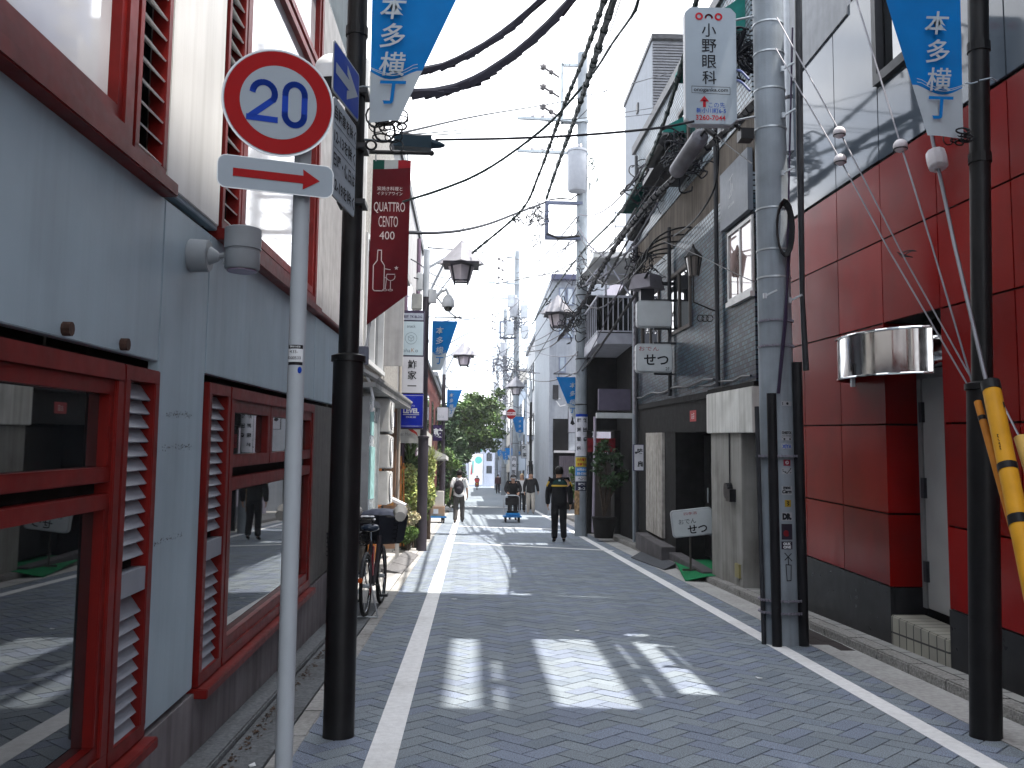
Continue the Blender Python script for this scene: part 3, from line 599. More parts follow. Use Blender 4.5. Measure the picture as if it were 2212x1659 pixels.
# black lamp posts; only the shafts of the two nearest are in view
lampb = mat('lamp_post_black', (.008,.008,.009), .42, var=.3, spec=.2)
lampb2 = mat('lamp_post_brown', (.045,.04,.05), .4, var=.15)
lampsil = mat('lamp_top_grey', (.40,.43,.47), .45, var=.1)
lglass = mat('frosted_lamp_glass', (.55,.50,.55), .25, var=.1)
lroof = mat('lamp_roof_zinc', (.23,.23,.255), .5, var=.15, grime=.2)
def lamp_post(x, y, side, label, grp='black lantern posts along the street', lean=0, near=False, top=6.2, m_=None, r=(.092, .062), fat=2.2):
    """side +1: lantern towards +x"""
    t = thing('street_lamp', label, 'street lamp', (x, y, 0), grp); m_ = m_ or lampb
    X = lambda z: x+lean*z
    m = MB(); m.tube([(X(0), y, -.01), (X(.02), y, .02), (X(fat), y, fat)], [r[0]+.002, r[0], r[0]], 20)
    m.tube([(X(fat), y, fat), (X(fat+.035), y, fat+.035), (X(fat+.06), y, fat+.05)], [r[0]+.012, r[0]+.012, r[1]], 20); b = m.build('base', m_, t, smooth=True)
    m = MB(); zt = top-1.0 if not near else 5.4; m.tube([(X(fat), y, fat), (X(zt), y, zt)], r[1], 18); s = m.build('shaft', m_, t, smooth=True)
    for z in (3.55, 4.28): m = MB(); m.tube([(X(z), y, z-.03), (X(z), y, z+.03)], r[1]+.008, 16); m.build('collar', m_, s)
    if near: return t
    m = MB(); m.tube([(x, y, zt), (x, y, top)], r[1]+.002, 14); m.build('post_top', lampsil, t, smooth=True)
    lx = x+.72*side; lz = top-.3
    m = MB(); m.bar((x, y, lz-.75), (lx-.36*side, y, lz+.02), .05).bar((x, y, lz-.1), (lx-.3*side, y, lz+.15), .05); m.bar((x, y, lz-.95), (lx-.2*side, y, lz-.25), .025); m.build('arm', lampsil, t)
    m = MB(); m.tube([(lx, y, lz), (lx, y, lz+.52)], [.50, .012], 4); ro = m.build('lantern_roof', lroof, t); 
    m = MB(); m.box(lx-.37, lx+.37, y-.37, y+.37, lz-.04, lz+.002); m.build('eave', mat('lamp_frame', (.03,.028,.036), .5), ro)
    m = MB(); m.tube([(lx, y, lz-.34), (lx, y, lz-.04)], [.19, .27], 4); gl = m.build('lantern_glass', lglass, t)
    m = MB()
    for k in range(4):
        a = 2*math.pi*k/4; a += .0
        # corners of the 4-sided tube
    cs = [(.19, -.34), (.27, -.04)]
    for sx, sy in ((1,0), (-1,0), (0,1), (0,-1)):
        pass
    for sx, sy in ((1,1), (1,-1), (-1,1), (-1,-1)):
        m.bar((lx+sx*.135, y+sy*.135, lz-.40), (lx+sx*.20, y+sy*.20, lz-.03), .03)
    for sx, sy in ((1,0), (-1,0)): m.bar((lx+sx*.135, y-.135, lz-.35), (lx+sx*.135, y+.135, lz-.35), .03)
    for sy in (1,-1): m.bar((lx-.135, y+sy*.135, lz-.35), (lx+.135, y+sy*.135, lz-.35), .03)
    m.build('cage', mat('lamp_frame', (.03,.028,.036)), gl)
    return t
_tube0 = MB.tube
PLx = AZ(731, 1590); PRx = AZ(2130, 1592)
lamp_post(PLx.x, PLx.y, 1, 'thick black lamp post nearest the camera on the left, beside white pole', near=True)
tR = AY(2113, 0, PRx.y); lamp_post(PRx.x, PRx.y, -1, 'thick black lamp post in front of the red panelled wall', near=True, lean=(tR.x-PRx.x)/tR.z, fat=2.08)
m = None
# banners that hang from the posts
def banner(x_in, z_top, y, wtop, h, side, label, grp='blue street banners', cut=.22, bottom=None, txt=.17, lean=0, full=True, arm=True, cs=None, tx=None):
    """x_in: edge at the post; cloth runs towards side; far edge slopes back to the post"""
    o = Vector((x_in, y, z_top)); r = Vector((side, 0, 0)) if side > 0 else Vector((1,0,0))
    t = thing('street_banner', label, 'banner', o, grp); b = bottom or wtop*.38; u = Vector((0,0,1)); s = side
    X = lambda q: q*s
    hw = h*.66
    wx = lambda d: wtop if d <= 0 else wtop+(b-wtop)*min(d/h, 1)
    N = 10
    def cloth(d0, d1, nm, mt, wavy=0):
        m = MB(); vs = []; fs = []
        for i in range(N+1):
            f = i/N
            for j in range(N+1):
                g_ = j/N; dip = .055*h*math.sin(math.pi*min(1, f*1.15))-.02*h; e0 = d0+(dip if wavy == 2 else 0); e1 = d1+(dip if wavy == 1 else 0); d = e0+(e1-e0)*g_
                ww = wx(d); vs.append((x_in+X(ww*f), y+.018*math.sin(3*f+d*2.2)*(.3+d/h), z_top-d))
        for i in range(N):
            for j in range(N):
                a = i*(N+1)+j; fs.append((a, a+1, a+N+2, a+N+1) if s < 0 else (a, a+N+1, a+N+2, a+1))
        m.add(vs, fs); return m.build(nm, mt, t, smooth=True)
    cloth(0, hw, 'cloth', blue, 1); cloth(hw, h, 'white_hem', bwhite, 2)
    lw = Letter((x_in, y-.022, z_top), (1,0,0), u, .004)
    for q in (.012, .03): lw.line([(X(wx(hw)*f), -hw-(.055*h*math.sin(math.pi*min(1, f*1.15))-.02*h)+q*h*(.4+f)) for f in np.linspace(.02, .93, 12)], .004)
    lw.build(bwhite, t, 'wave_lines')
    tx = (tx if tx is not None else wtop*.30)
    cx = tx*s; ch = txt; p = h*.203; st = .195*h
    lt = Letter((x_in+cx, y-.020, z_top), (1,0,0), u, .004); lt.vert('本多横', 0, -st, ch, p, bold=.012, shear=.12); lt.build(bwhite, t)
    lt = Letter((x_in+cx, y-.024, z_top), (1,0,0), u, .004); lt.vert('丁', 0, -st-3*p, ch, p, bold=.02, shear=.1); lt.build(blue, t, 'blue_lettering')
    if arm:
        m = MB(); m.bar((x_in-.12*s, y, z_top+.08), (x_in+(wtop+.08)*s, y, z_top+.08), .022); m.tube([(x_in+.07*s, y, z_top+.08), (x_in+.07*s, y, z_top-.01)], .006, 4).tube([(x_in+wtop*.9*s, y, z_top+.08), (x_in+wtop*.9*s, y, z_top-.01)], .006, 4); m.build('arm', dark, t)
    return t
yl = 5.62
bl = AY(797, 262, yl); tl0 = AY(803, 0, yl); tr0 = AY(982, 0, yl); br = AY(862, 256, yl)
# extend up to the (out of frame) arm
zt = bl.z+.88; slope = (tr0.x-br.x)/(tr0.z-br.z); wtop = (br.x-bl.x)+slope*.88
banner(bl.x, zt, yl, wtop, .88, 1, 'blue banner at top left hanging from the nearest black post', bottom=br.x-bl.x, txt=.155, tx=.135)
yr = 5.66
br_ = AY(2084, 262, yr); blr = AY(2000, 295, yr); tlr = AY(1914, 0, yr)
slope = (blr.x-tlr.x)/(tlr.z-blr.z); h_ = .90; wb = br_.x-blr.x
banner(br_.x, blr.z+h_, yr, wb+slope*h_, h_, -1, 'large blue banner at top right hanging in front of mirror grey panels', bottom=wb, txt=.155, tx=.165)
# one-way sign and its times plate on the black post
TL, TR_, BR, BL = AY(721,79,5.12), AY(777,166,5.60), AY(773,266,5.60), AY(719,194,5.12)
def panel_frame(TL, TR, BR, BL):
    c = (TL+TR+BR+BL)/4; r = ((TR-TL)+(BR-BL)); r.z = 0; w = r.length/2; r.normalize(); h = ((TL-BL).length+(TR-BR).length)/2; return c, r, Vector((0,0,1)), w, h
c, r, u, w, h = panel_frame(TL, TR_, BR, BL)
ow = thing('one_way_sign', 'blue one way arrow sign seen edge-on beside the black post', 'traffic sign', c)
m = MB(); m.prism(rrect(w, h, .025), c, r, u, .006); m.build('plate', mat('sign_edge', (.5,.5,.5)), ow)
m = MB(); m.prism(rrect(w-.004, h-.004, .024), c+r.cross(u)*.001, r, u, .0008); m.build('border', signwhite, ow)
m = MB(); m.prism(rrect(w-.022, h-.022, .02), c+r.cross(u)*.002, r, u, .0008); m.build('face', signblue, ow)
lt = Letter(c, r, u, .0035); q = w/.5; lt.poly([(-.21*q,.032*q),(-.21*q,-.032*q),(.06*q,-.032*q),(.06*q,.032*q)]).poly([(.0*q,.105*q),(.0*q,.05*q),(.13*q,0),(.22*q,0)]).poly([(.0,-.105*q),(.22*q,0),(.13*q,0),(.0,-.05*q)]).poly([(.06*q,.032*q),(.06*q,-.032*q),(.13*q,0)]); lt.build(signwhite, ow, 'arrow')
TL, TR_, BR, BL = AY(725,203,5.12), AY(772,277,5.60), AY(763,468,5.60), AY(712,422,5.12)
c, r, u, w, h = panel_frame(TL, TR_, BR, BL)
tp = thing('times_plate', 'white plate of black Japanese restriction times below the one way sign', 'traffic sign', c)
m = MB(); m.prism(rrect(w, h, .025), c, r, u, .006); m.build('plate', mat('sign_edge', (.5,.5,.5)), tp); m = MB(); m.prism(rrect(w-.006, h-.006, .024), c+r.cross(u)*.001, r, u, .0008); m.build('face', signwhite, tp)
lt = Letter(c, r, u, .003)
for i, (s_, ww) in enumerate((('自転車を除く', .92), ('12-13を除く', .92), ('日曜・休日は', .92), ('12-19を除く', .92))): lt.text(s_, 0, h*(.36-.24*i), h*.15, w=w*ww, bold=.02)
for i in (0, 1): lt.line([(-w*.46, h*(.24-.24*i)), (w*.46, h*(.24-.24*i))], .004)
lt.build(ink, tp)
for z in (c.z+.2, c.z-.15, c.z+.55): m = MB(); m.box(PLx.x-.085, PLx.x+.085, PLx.y-.085, PLx.y+.085, z, z+.03); m.build('clamp', dark, tp)
# straps and cables around the black posts
def clutter(name, label, base, n, sp, rad, cat='cable coil', grp=None, mt=None, seed=1, r=.006):
    R_ = random.Random(seed); t = MB(); b = Vector(base)
    for i in range(n):
        pts = []; a0 = R_.uniform(0, 6.28); ra = R_.uniform(.4, 1)*rad; o = Vector((R_.gauss(0, sp[0]), R_.gauss(0, sp[1]), R_.gauss(0, sp[2]))); tl = R_.uniform(-.8, .8); e = R_.uniform(.4, 1.3)
        for k in range(15):
            a = a0+k*.5; pts.append(b+o+Vector((ra*math.cos(a), .3*ra*math.sin(a+tl), e*ra*math.sin(a))))
        t.tube(pts, r*R_.uniform(.6, 1.3), 5)
    return tag(t.build(name, mt or black), label, cat, grp)
cc = AY(828, 275, 5.7); clutter('cable_tangle', 'tangle of black cables on the left black post below blue banner', cc, 16, (.05, .03, .06), .07, 'cables', seed=4)
cc = AY(868, 262, 5.7); clutter('cable_loop', 'black cable loop hanging just right of the left blue banner', cc, 3, (.01, .01, .02), .05, 'cable', seed=6)
cc = AY(2078, 296, 5.7); clutter('cable_tangle', 'black cables strapped behind the right black post under banner', cc, 9, (.04, .03, .02), .05, 'cables', seed=8)
m = MB(); p = AY(2085, 180, 5.66); q = AY(2112, 177, 5.6); m.tube([p, (p+q)/2+Vector((0,0,-.006)), q], .005, 5); m.tube([q+Vector((.0, -.02, 0)), q+Vector((.05, -.065, 0)), q+Vector((.11, -.02, .0))], .005, 5); tag(m.build('banner_tie', signwhite), 'white cord tying the right banner to the black post', 'cord')
m = MB(); p = AY(799, 188, 5.62); q = AY(774, 188, 5.7); m.tube([p, (p+q)/2+Vector((0,-.03,-.006)), q], .004, 5); tag(m.build('banner_tie', signwhite), 'white cord tying the left banner to the black post', 'cord')

# ================================================================== NEAR UTILITY POLE
UP = AZ(1690, 1390); U_top = AY(1656, -60, UP.y); lean = (U_top.x-UP.x)/U_top.z
poleg = mat('concrete_pole', (.23,.262,.295), .5, var=.16, scale=3, streak=.3, grime=.3, bump=.15, bscale=60)
ux = lambda z: UP.x+lean*z
def ur(z): return .172-.0045*z
u1 = thing('utility_pole', 'thick grey concrete utility pole covered in stickers at right', 'utility pole', (UP.x, UP.y, 0))
m = MB(); m.tube([(ux(z), UP.y, z) for z in (-.02, 2, 4, 6, 9.5)], [ur(z) for z in (0, 2, 4, 6, 9.5)], 28); m.build('shaft', poleg, u1, smooth=True)
def zpx(py, x=1680): return AY(x, py, UP.y-.16).z
for py in (40, 105, 185, 270, 445, 535, 595): m = MB(); z = zpx(py); m.tube([(ux(z), UP.y, z-.008), (ux(z), UP.y, z+.008)], ur(z)+.006, 24); m.build('steel_band', steel, u1, smooth=True)
for py in (690, 745, 985, 1298, 1325):
    m = MB(); z = zpx(py); m.tube([(ux(z), UP.y, z-.006), (ux(z), UP.y, z+.006)], ur(z)+.045 if py > 900 else ur(z)+.008, 24)
    for k in range(-8, 9):
        a = RAD(270+k*9); rr = (ur(z)+.047 if py > 900 else ur(z)+.01); m.box(ux(z)+rr*math.cos(a)-.005, ux(z)+rr*math.cos(a)+.005, UP.y+rr*math.sin(a)-.006, UP.y+rr*math.sin(a)+.006, z-.012, z+.012)
    m.build('punched_strap', mat('strap_grey', (.2,.19,.23), .5, metal=.3), u1)
m = MB(); 
for px0, px1, pt, nm in ((1668, 1689, 850, 0), (1729, 1751, 782, 1)):
    c0 = AY((px0+px1)/2, 1392, UP.y-.17); zt_ = AY((px0+px1)/2, pt, UP.y-.17).z; rr = (px1-px0)/2*(UP.y-.17)/F
    mm = MB(); yq = UP.y-.175 if nm == 0 else UP.y-.13; mm.tube([(c0.x, yq, .0), (c0.x+lean*zt_, yq, zt_)], rr, 14); mm.build('cable_guard', black, u1, smooth=True)
c0 = AY(1651, 1385, UP.y-.05); mm = MB(); mm.tube([(c0.x, UP.y-.04, 0), (c0.x+lean*5, UP.y-.04, 2.2)], .022, 8); mm.build('cable_guard', dark, u1)
mm = MB(); mm.tube([AY(1741, 800, UP.y-.12), AY(1733, 640, UP.y-.1), AY(1728, 330, UP.y-.05), AY(1724, -40, UP.y)], [.03, .024, .034, .036], 10); mm.build('cable_riser', dark, u1, smooth=True)
mm = MB(); mm.tube([AY(1680, 850, UP.y-.18), AY(1695, 690, UP.y-.2), AY(1708, 520, UP.y-.17)], .011, 6).tube([AY(1683, 850, UP.y-.18), AY(1699, 690, UP.y-.2), AY(1704, 400, UP.y-.17), AY(1712, 60, UP.y-.15)], .009, 6); mm.build('cable', mat('violet_cable', (.03,.02,.045), .5), u1)
mm = MB(); cc = AY(1693, 495, UP.y-.19)
for k in range(6):
    mm.tube([(cc.x+(.075+.006*k)*math.cos(a*.42)*.8, cc.y-.01*k, cc.z+(.23+.01*k)*math.sin(a*.42)) for a in range(16)], .008, 6)
mm.build('cable_coil', black, u1)
for px, py in ((1690, 150), (1652, 640), (1706, 650), (1690, 375), (1692, 250)):
    mm = MB(); p = AY(px, py, UP.y-.17); mm.bar(p, p+Vector((.10, -.06, .05)), .016); mm.bar(p+Vector((0,0,-.02)), p+Vector((0,0,.03)), .03); mm.build('step_bolt', steel, u1)
# stickers: flat labels on the shaft between the guards
def sticker(py0, py1, mt, lab, marks=None, mk=white, cat='sticker', px=(1690, 1714)):
    a = AY(px[0], (py0+py1)/2, UP.y-.19); b = AY(px[1], (py0+py1)/2, UP.y-.19); z0 = AY(px[0], py1, UP.y-.19).z; z1 = AY(px[0], py0, UP.y-.19).z
    w = b.x-a.x; h = z1-z0; c = Vector(((a.x+b.x)/2, UP.y-.178, (z0+z1)/2))
    m = MB(); n = 6; vs = []
    for zz in (z0, z1):
        for i in range(n+1):
            x = a.x+w*i/n; dx = x-ux(zz); rr = ur(zz)+.0035; vs.append((x, UP.y-math.sqrt(max(rr*rr-dx*dx, 1e-4)), zz))
    m.add(vs, [(i, i+1, n+2+i, n+1+i) for i in range(n)]); s = m.build('sticker', mt, u1, label=lab)
    if marks:
        lt = Letter(c, (1,0,0), (0,0,1), .0); marks(lt, w, h)
        # bend the marks onto the round shaft
        lt.mb.v = [(x, UP.y-math.sqrt(max((ur(z)+.0055)**2-(x-ux(z))**2, 1e-4)), z) for x, y, z in lt.mb.v]
        lt.build(mk, s, 'print')
stw = mat('sticker_grey', (.30,.31,.33), .6); styl = mat('sticker_yellow', (.30,.20,.02), .6); stred = mat('sticker_red', (.22,.02,.04), .6); stdk = mat('sticker_dark', (.02,.015,.025), .6)
sticker(866, 876, stw, 'small white label with black heart', lambda l, w, h: l.poly(circ(h*.3, 10, w*.05, 0)).line([(-w*.4,-h*.3),(-w*.4,h*.3)], .006), ink)
sticker(930, 951, stw, 'white sticker with bold capitals', lambda l, w, h: l.text('OHESTOE', 0, h*.3, h*.3, w=w*.92, bold=.05).text('CLE.AFDNER', 0, -h*.02, h*.12, w=w*.9).line([(-w*.45,-h*.2),(w*.45,-h*.2)], .003).poly(circ(h*.1, 8, -w*.25, -h*.36)).poly(circ(h*.1, 8, w*.3, -h*.36)), ink)
sticker(958, 970, stw, 'pale sticker with blue scrawl', lambda l, w, h: l.text('XIYA', 0, 0, h*.7, w=w*.9, bold=.03), inkb)
sticker(993, 1006, stred, 'small red square sticker with pale ring', lambda l, w, h: l.ring(0, .002, h*.25, h*.1, 12).line([(-h*.15,h*.1),(h*.1,-h*.1)], .004), white, px=(1694, 1710))
sticker(1010, 1024, stw, 'grey sticker with black scratch marks', lambda l, w, h: l.line([(-w*.4,h*.2),(w*.4,-h*.3),(-w*.2,-h*.2),(w*.4,h*.4),(0,-h*.4),(-w*.4,h*.0)], .006), ink)
sticker(1050, 1069, stw, 'pale sticker with black lettering on two lines', lambda l, w, h: l.text('mnc', 0, h*.3, h*.3, w=w*.7, bold=.06).text('Cerm', 0, -h*.12, h*.45, w=w*.9, bold=.05, shear=.2), ink)
sticker(1080, 1095, styl, 'small yellow sticker with black drawing', lambda l, w, h: l.line([(-w*.2,h*.3),(w*.2,h*.2),(-w*.15,0),(w*.2,-h*.1),(-w*.1,-h*.35)], .006).line([(0,h*.35),(0,-h*.3)], .005), ink, px=(1697, 1711))
sticker(1107, 1125, stw, 'white and black sticker reading DR', lambda l, w, h: l.text('DR.', 0, 0, h*.8, w=w*.86, bold=.09), ink)
sticker(1132, 1166, stdk, 'dark purple torn poster with red mark', lambda l, w, h: l.text('e', -w*.1, -h*.1, h*.4, bold=.06), mat('dull_red', (.16,.01,.015), .6))
sticker(1170, 1187, stdk, 'dark sticker reading OUK ONE', lambda l, w, h: l.text('OUK', 0, h*.2, h*.36, w=w*.72, bold=.06).text('ONE', 0, -h*.22, h*.36, w=w*.72, bold=.06), white)
lt = Letter(AY(1704, 1222, UP.y-.178), (1,0,0), (0,0,1), 0); k = .0042
lt.line([(-8*k,27*k),(8*k,10*k)], .008).line([(7*k,26*k),(-8*k,12*k)], .008).line([(-1*k,20*k),(0,2*k)], .008).line([(-6*k,2*k),(6*k,1*k),(5*k,-32*k),(-4*k,-33*k)], .008, True)
lt.mb.v = [(x, UP.y-math.sqrt(max((ur(z)+.0055)**2-(x-ux(z))**2, 1e-4)), z) for x, y, z in lt.mb.v]; lt.build(ink, u1, 'pen_scrawl')
# pipes on the corner behind the pole
t = thing('drainpipe', 'silver drainpipe running down the building corner behind utility pole', 'pipe', (3.5, 10.9, 0)); m = MB(); p = AY(1711, 330, 10.9); q = AY(1708, -60, 10.9); m.tube([p, q], .088, 14); m.build('pipe', mat('pipe_silver', (.30,.32,.35), .35, metal=.2), t, smooth=True)
m = MB(); m.tube([AY(1711, 210, 10.9), AY(1711, 218, 10.9)], .094, 14); m.build('bracket', dark, t)
t = thing('drainpipe', 'dark brown downpipe beside the red panels behind the utility pole', 'pipe', (3.6, 10.9, 0)); m = MB(); m.tube([AY(1733, 1340, 11.2), AY(1729, 330, 11.2), AY(1722, -60, 11.2)], [.09, .10, .10], 14); m.build('pipe', dark, t, smooth=True)
# eye clinic sign bolted to the pole
a, b = AY(1480, 270, UP.y-.05), AY(1588, 20, UP.y-.05); w, h = b.x-a.x, b.z-a.z; c = (a+b)/2; ch = .055
es = thing('clinic_sign', 'white eight sided vertical sign with Japanese clinic name and red arrow', 'sign', c)
po = [(-w/2, -h/2+ch), (-w/2+ch, -h/2), (w/2-ch, -h/2), (w/2, -h/2+ch), (w/2, h/2-ch), (w/2-ch, h/2), (-w/2+ch, h/2), (-w/2, h/2-ch)]
m = MB(); m.prism([(x*.985, y*.99) for x, y in po], c+Vector((0,-.03,0)), (1,0,0), (0,0,1), .001); m.build('face', signwhite, es)
m = MB(); m.prism(po, c+Vector((0,-.0265,0)), (1,0,0), (0,0,1), .10); m.build('case', mat('sign_case_white', (.42,.43,.46), .4), es, bevel=.006)
E_ = (c.x, c.y-.031, c.z); X1, Z1 = (1,0,0), (0,0,1); kx, kz = w/108, h/250
def ex(px): return (px-1534)*kx
def ez(py): return (145-py)*kz
lt = Letter(E_, X1, Z1); 
for i, c_ in enumerate('小野眼科'): lt.text(c_, ex(1530), ez(70+i*33.6), 28.5*kz, bold=.006)
lt.line([(ex(1493),ez(190)),(ex(1573),ez(191)),(ex(1573),ez(206)),(ex(1493),ez(204))], .004, True).text('onoganka.com', ex(1533), ez(198), 10.5*kz, w=72*kx, bold=.012)
lt.build(ink, es)
lt = Letter(E_, X1, Z1); lt.text('この先', ex(1545), ez(229), 12*kz, w=34*kx).text('新小川町6-5', ex(1533), ez(241), 11*kz, w=62*kx, bold=.01); lt.build(inkb, es, 'blue_lettering')
lt = Letter(E_, X1, Z1); lt.text('3260-7044', ex(1532), ez(256), 11*kz, w=62*kx, bold=.012)
for q in (-1, 1):
    cx = ex(1530+q*20.5); lt.ring(cx, ez(41), 6.2*kx, 4.2*kx, 24)
lt.line([(ex(1530)+7*kx*math.cos(t_), ez(44)+7*kz*math.sin(t_)) for t_ in np.linspace(math.pi, 0, 12)], 3.6*kx)
lt.poly([(ex(1516),ez(234)),(ex(1522),ez(234)),(ex(1522),ez(219)),(ex(1516),ez(219))]).poly([(ex(1509),ez(222)),(ex(1529),ez(222)),(ex(1519),ez(210))]); lt.build(mat('clinic_red', (.34,.01,.02), .5), es, 'red_lettering')
for py in (45, 262): m = MB(); p = AY(1586, py, UP.y); m.tube([p+Vector((-.02,0,0)), AY(1640, py-12, UP.y)], .012, 6); m.build('bracket', steel, es)

# ================================================================== GUY WIRES WITH INSULATORS AND YELLOW GUARDS
yel = mat('guard_yellow', (.55,.27,.02), .45, var=.12, scale=8, grime=.25); ora = mat('guard_orange', (.45,.17,.02), .5, var=.15, grime=.3); cream = mat('guard_cream', (.55,.36,.10), .5, var=.12)
porc = mat('white_porcelain', (.60,.56,.58), .15, var=.08, grime=.2)
wirem = mat('steel_strand', (.17,.17,.19), .45, metal=.5)
def guy(name, label, pts, r, ins=None, big=False):
    pts = [AY(*p) for p in pts]
    t = thing(name, label, 'guy wire', pts[0], 'guy wires of the near pole'); m = MB(); m.tube(pts, r, 6); m.build('strand', wirem, t, smooth=True)
    if ins:
        c = AY(*ins)
        if big:
            m = MB()
            d = (pts[-1]-pts[0]).normalized(); m.tube([c-d*.075, c-d*.06, c-d*.02, c+d*.02, c+d*.06, c+d*.075], [.03, .062, .066, .066, .062, .03], 10); m.build('insulator', porc, t, bevel=.004)
        else:
            m = MB(); m.sphere(c, .052, .052, .05, 14, 10); ii = m.build('insulator', porc, t, smooth=True); m = MB(); m.tube([c+Vector((0,0,-.020)), c+Vector((0,0,-.028))], .0515, 14); m.build('groove', dark, ii)
    return t
guy('guy_wire', 'thin stay wire with round white insulator, upper left of four', [(1678, 38, 8.6), (1813, 283, 7.7), (1955, 560, 6.9), (2112, 842, 6.05)], .006, (1813, 286, 7.65))
guy('guy_wire', 'thin stay wire with round white insulator, lower left of four', [(1676, 105, 8.6), (1814, 343, 7.7), (1920, 540, 7.0), (2108, 862, 5.95)], .006, (1815, 345, 7.65))
guy('guy_wire', 'stay wire with split round insulator, passing left of the right banner', [(1850, 0, 7.2), (1945, 310, 6.7), (2010, 520, 6.3), (2110, 860, 5.9)], .0065, (1945, 315, 6.68))
guy('guy_wire', 'heavy stay wire with barrel insulator running behind the right banner', [(1980, 130, 6.3), (2023, 345, 6.05), (2062, 530, 5.85), (2132, 830, 5.5)], .012, (2024, 345, 6.05), True)
def guard(label, a, b, r, mt, bands, cap=None, dec=False):
    A_, B_ = AY(*a), AY(*b); d = B_-A_
    t = thing('guy_guard', label, 'wire guard', A_, 'plastic guards on the stay wires'); m = MB(); m.tube([A_, B_], r, 18); tb = m.build('tube', mt, t, smooth=True)
    for f0, f1 in bands: m = MB(); m.tube([A_+d*f0, A_+d*f1], r*1.06, 18); m.build('black_band', black, t, smooth=True)
    return t, A_, d
t, A_, d = guard('thick yellow stay guard with black cap in front of the right black post', (2139, 826, 5.2), (2236, 1300, 4.65), .048, yel, [(0, .045), (.405, .435), (.64, .68)])
dn = d.normalized(); rr_ = Vector((0,-1,0)).cross(dn).normalized()
lt = Letter(A_+d*.115+Vector((.012,-.049,0)), (-dn.cross(Vector((0,1,0)))), -dn, .002); lt.poly([(-.017,-.018),(.017,-.018),(.017,.018),(-.017,.018)]); lt.build(black, t, 'label_ground')
lt = Letter(A_+d*.115+Vector((.012,-.049,0)), (-dn.cross(Vector((0,1,0)))), -dn, .003); lt.poly([(-.01,-.008),(.01,-.008),(.01,.002),(-.01,.002)]).poly([(-.01,.006),(.01,.006),(.01,.012),(-.01,.012)]); lt.build(signwhite, t, 'label_mark')
lt = Letter(A_+d*.30+Vector((-.034,-.036,0)), dn, (dn.cross(Vector((0,1,0)))), .002); lt.text('ロワホロ', 0, 0, .022, bold=.04); lt.build(ink, t)
guard('thin orange stay guard left of the thick yellow one', (2112, 868, 5.3), (2222, 1262, 4.75), .0205, ora, [(.09, .115)])
guard('cream yellow stay guard cut off by right edge of photo', (2205, 945, 5.1), (2262, 1130, 4.85), .035, cream, [])
m = MB(); m.tube([AY(2100, 770, 5.9), AY(2160, 860, 5.6), AY(2206, 952, 5.15)], .006, 5); tag(m.build('guy_wire', wirem), 'thin stay wire entering the cream guard at right edge', 'guy wire', 'guy wires of the near pole')
m = MB()
for k in range(5): p = AY(1938+4*k, 545+(k % 3)*5, 7.0); m.tube([p, p+Vector((.05, 0, -.02+.012*k)), p+Vector((.09, 0, .015*(k-2)))], .004, 4)
tag(m.build('wire_tie', dark), 'frayed wire tie joining two thin stay wires', 'wire tie')
# ================================================================== LEFT MID SHOPS
GX = -1.5; SG = (.03, 15)
stucco = mat('rough_stucco', (.36,.355,.345), .9, var=.35, scale=22, bump=1.2, bscale=38, streak=.4)
smooth_w = mat('smooth_render', (.42,.42,.43), .7, var=.08, streak=.35, grime=.2)
brownw = mat('brown_plaster', (.24,.15,.105), .85, var=.12, scale=3, grime=.2)
wood = mat('orange_wood', (.34,.135,.04), .55, var=.3, scale=12)
sb2 = thing('stucco_building', 'rough stucco shop building with tiled eave, just past the grey office on the left', 'building', (GX, 12, 0))
m = MB(SG); m.box(GX-.2, GX, 11.85, 13.0, 2.9, 7.2).box(GX-.2, GX, 15.6, 18.9, 2.9, 7.2).box(GX-.2, GX, 13.0, 15.6, 2.9, 3.1).box(GX-.2, GX, 13.0, 15.6, 4.9, 7.2); m.build('upper_wall', stucco, sb2)
m = MB(SG); m.box(-8, GX-.201, 11.65, 18.9, -.2, 7.1); m.box(-8, GX-.25, 11.5, 11.65, -.2, 6.9); m.build('core', darkwall, sb2)
m = MB(SG); m.box(GX-.15, GX+.06, 13.0, 15.6, 3.1, 3.16); frame(m, 13.0, 15.6, 3.1, 4.9, .07, GX-.1, GX+.03); m.box(GX-.09, GX+.02, 14.25, 14.33, 3.1, 4.9); wn = m.build('window', white, sb2)
m = MB(SG); m.box(GX-.07, GX-.06, 13.07, 15.53, 3.17, 4.83); m.build('pane', glass, wn)
m = MB(SG); m.box(GX, GX+.32, 15.9, 16.0, 3.3, 4.9).box(GX, GX+.34, 15.9, 17.2, 4.86, 4.95); m.build('bay_hood', smooth_w, sb2)
m = MB(SG)
yy = 12.0
while yy < 18.9: m.tube([(GX-.02, yy, 2.98), (GX+.30, yy, 2.80)], .045, 6); yy += .12
m.box(GX-.1, GX+.28, 11.95, 18.9, 2.70, 2.76); m.build('eave_tiles', mat('eave_grey', (.27,.27,.27), .7, var=.2), sb2)
m = MB(SG); m.box(-2.3, GX+.02, 18.72, 18.9, .0, 2.7); m.build('brown_wall', brownw, sb2)
m = MB(SG); m.box(-1.99, -1.93, 15.0, 18.72, 0, 2.7); m.build('shopfront_wall', brownw, sb2)
m = MB()
for i in range(7): m.box(-1.62, -1.55, 15.72+i*.14, 15.76+i*.14, .12, 2.05)
m.box(-1.63, -1.54, 15.68, 16.66, 2.05, 2.12).box(-1.63, -1.54, 15.68, 16.66, 1.0, 1.05).box(-1.66, -1.63, 15.68, 16.66, .1, 2.1); m.build('lattice_door', wood, sb2)
m = MB(); m.box(-1.95, -1.32, 15.3, 17.4, .012, .13); m.build('doorstep', paleconc, sb2, bevel=.01)
m = MB(SG); m.tube([(GX+.05, 12.15, .1), (GX+.05, 12.15, 7)], .04, 8); m.build('downpipe', white, sb2)
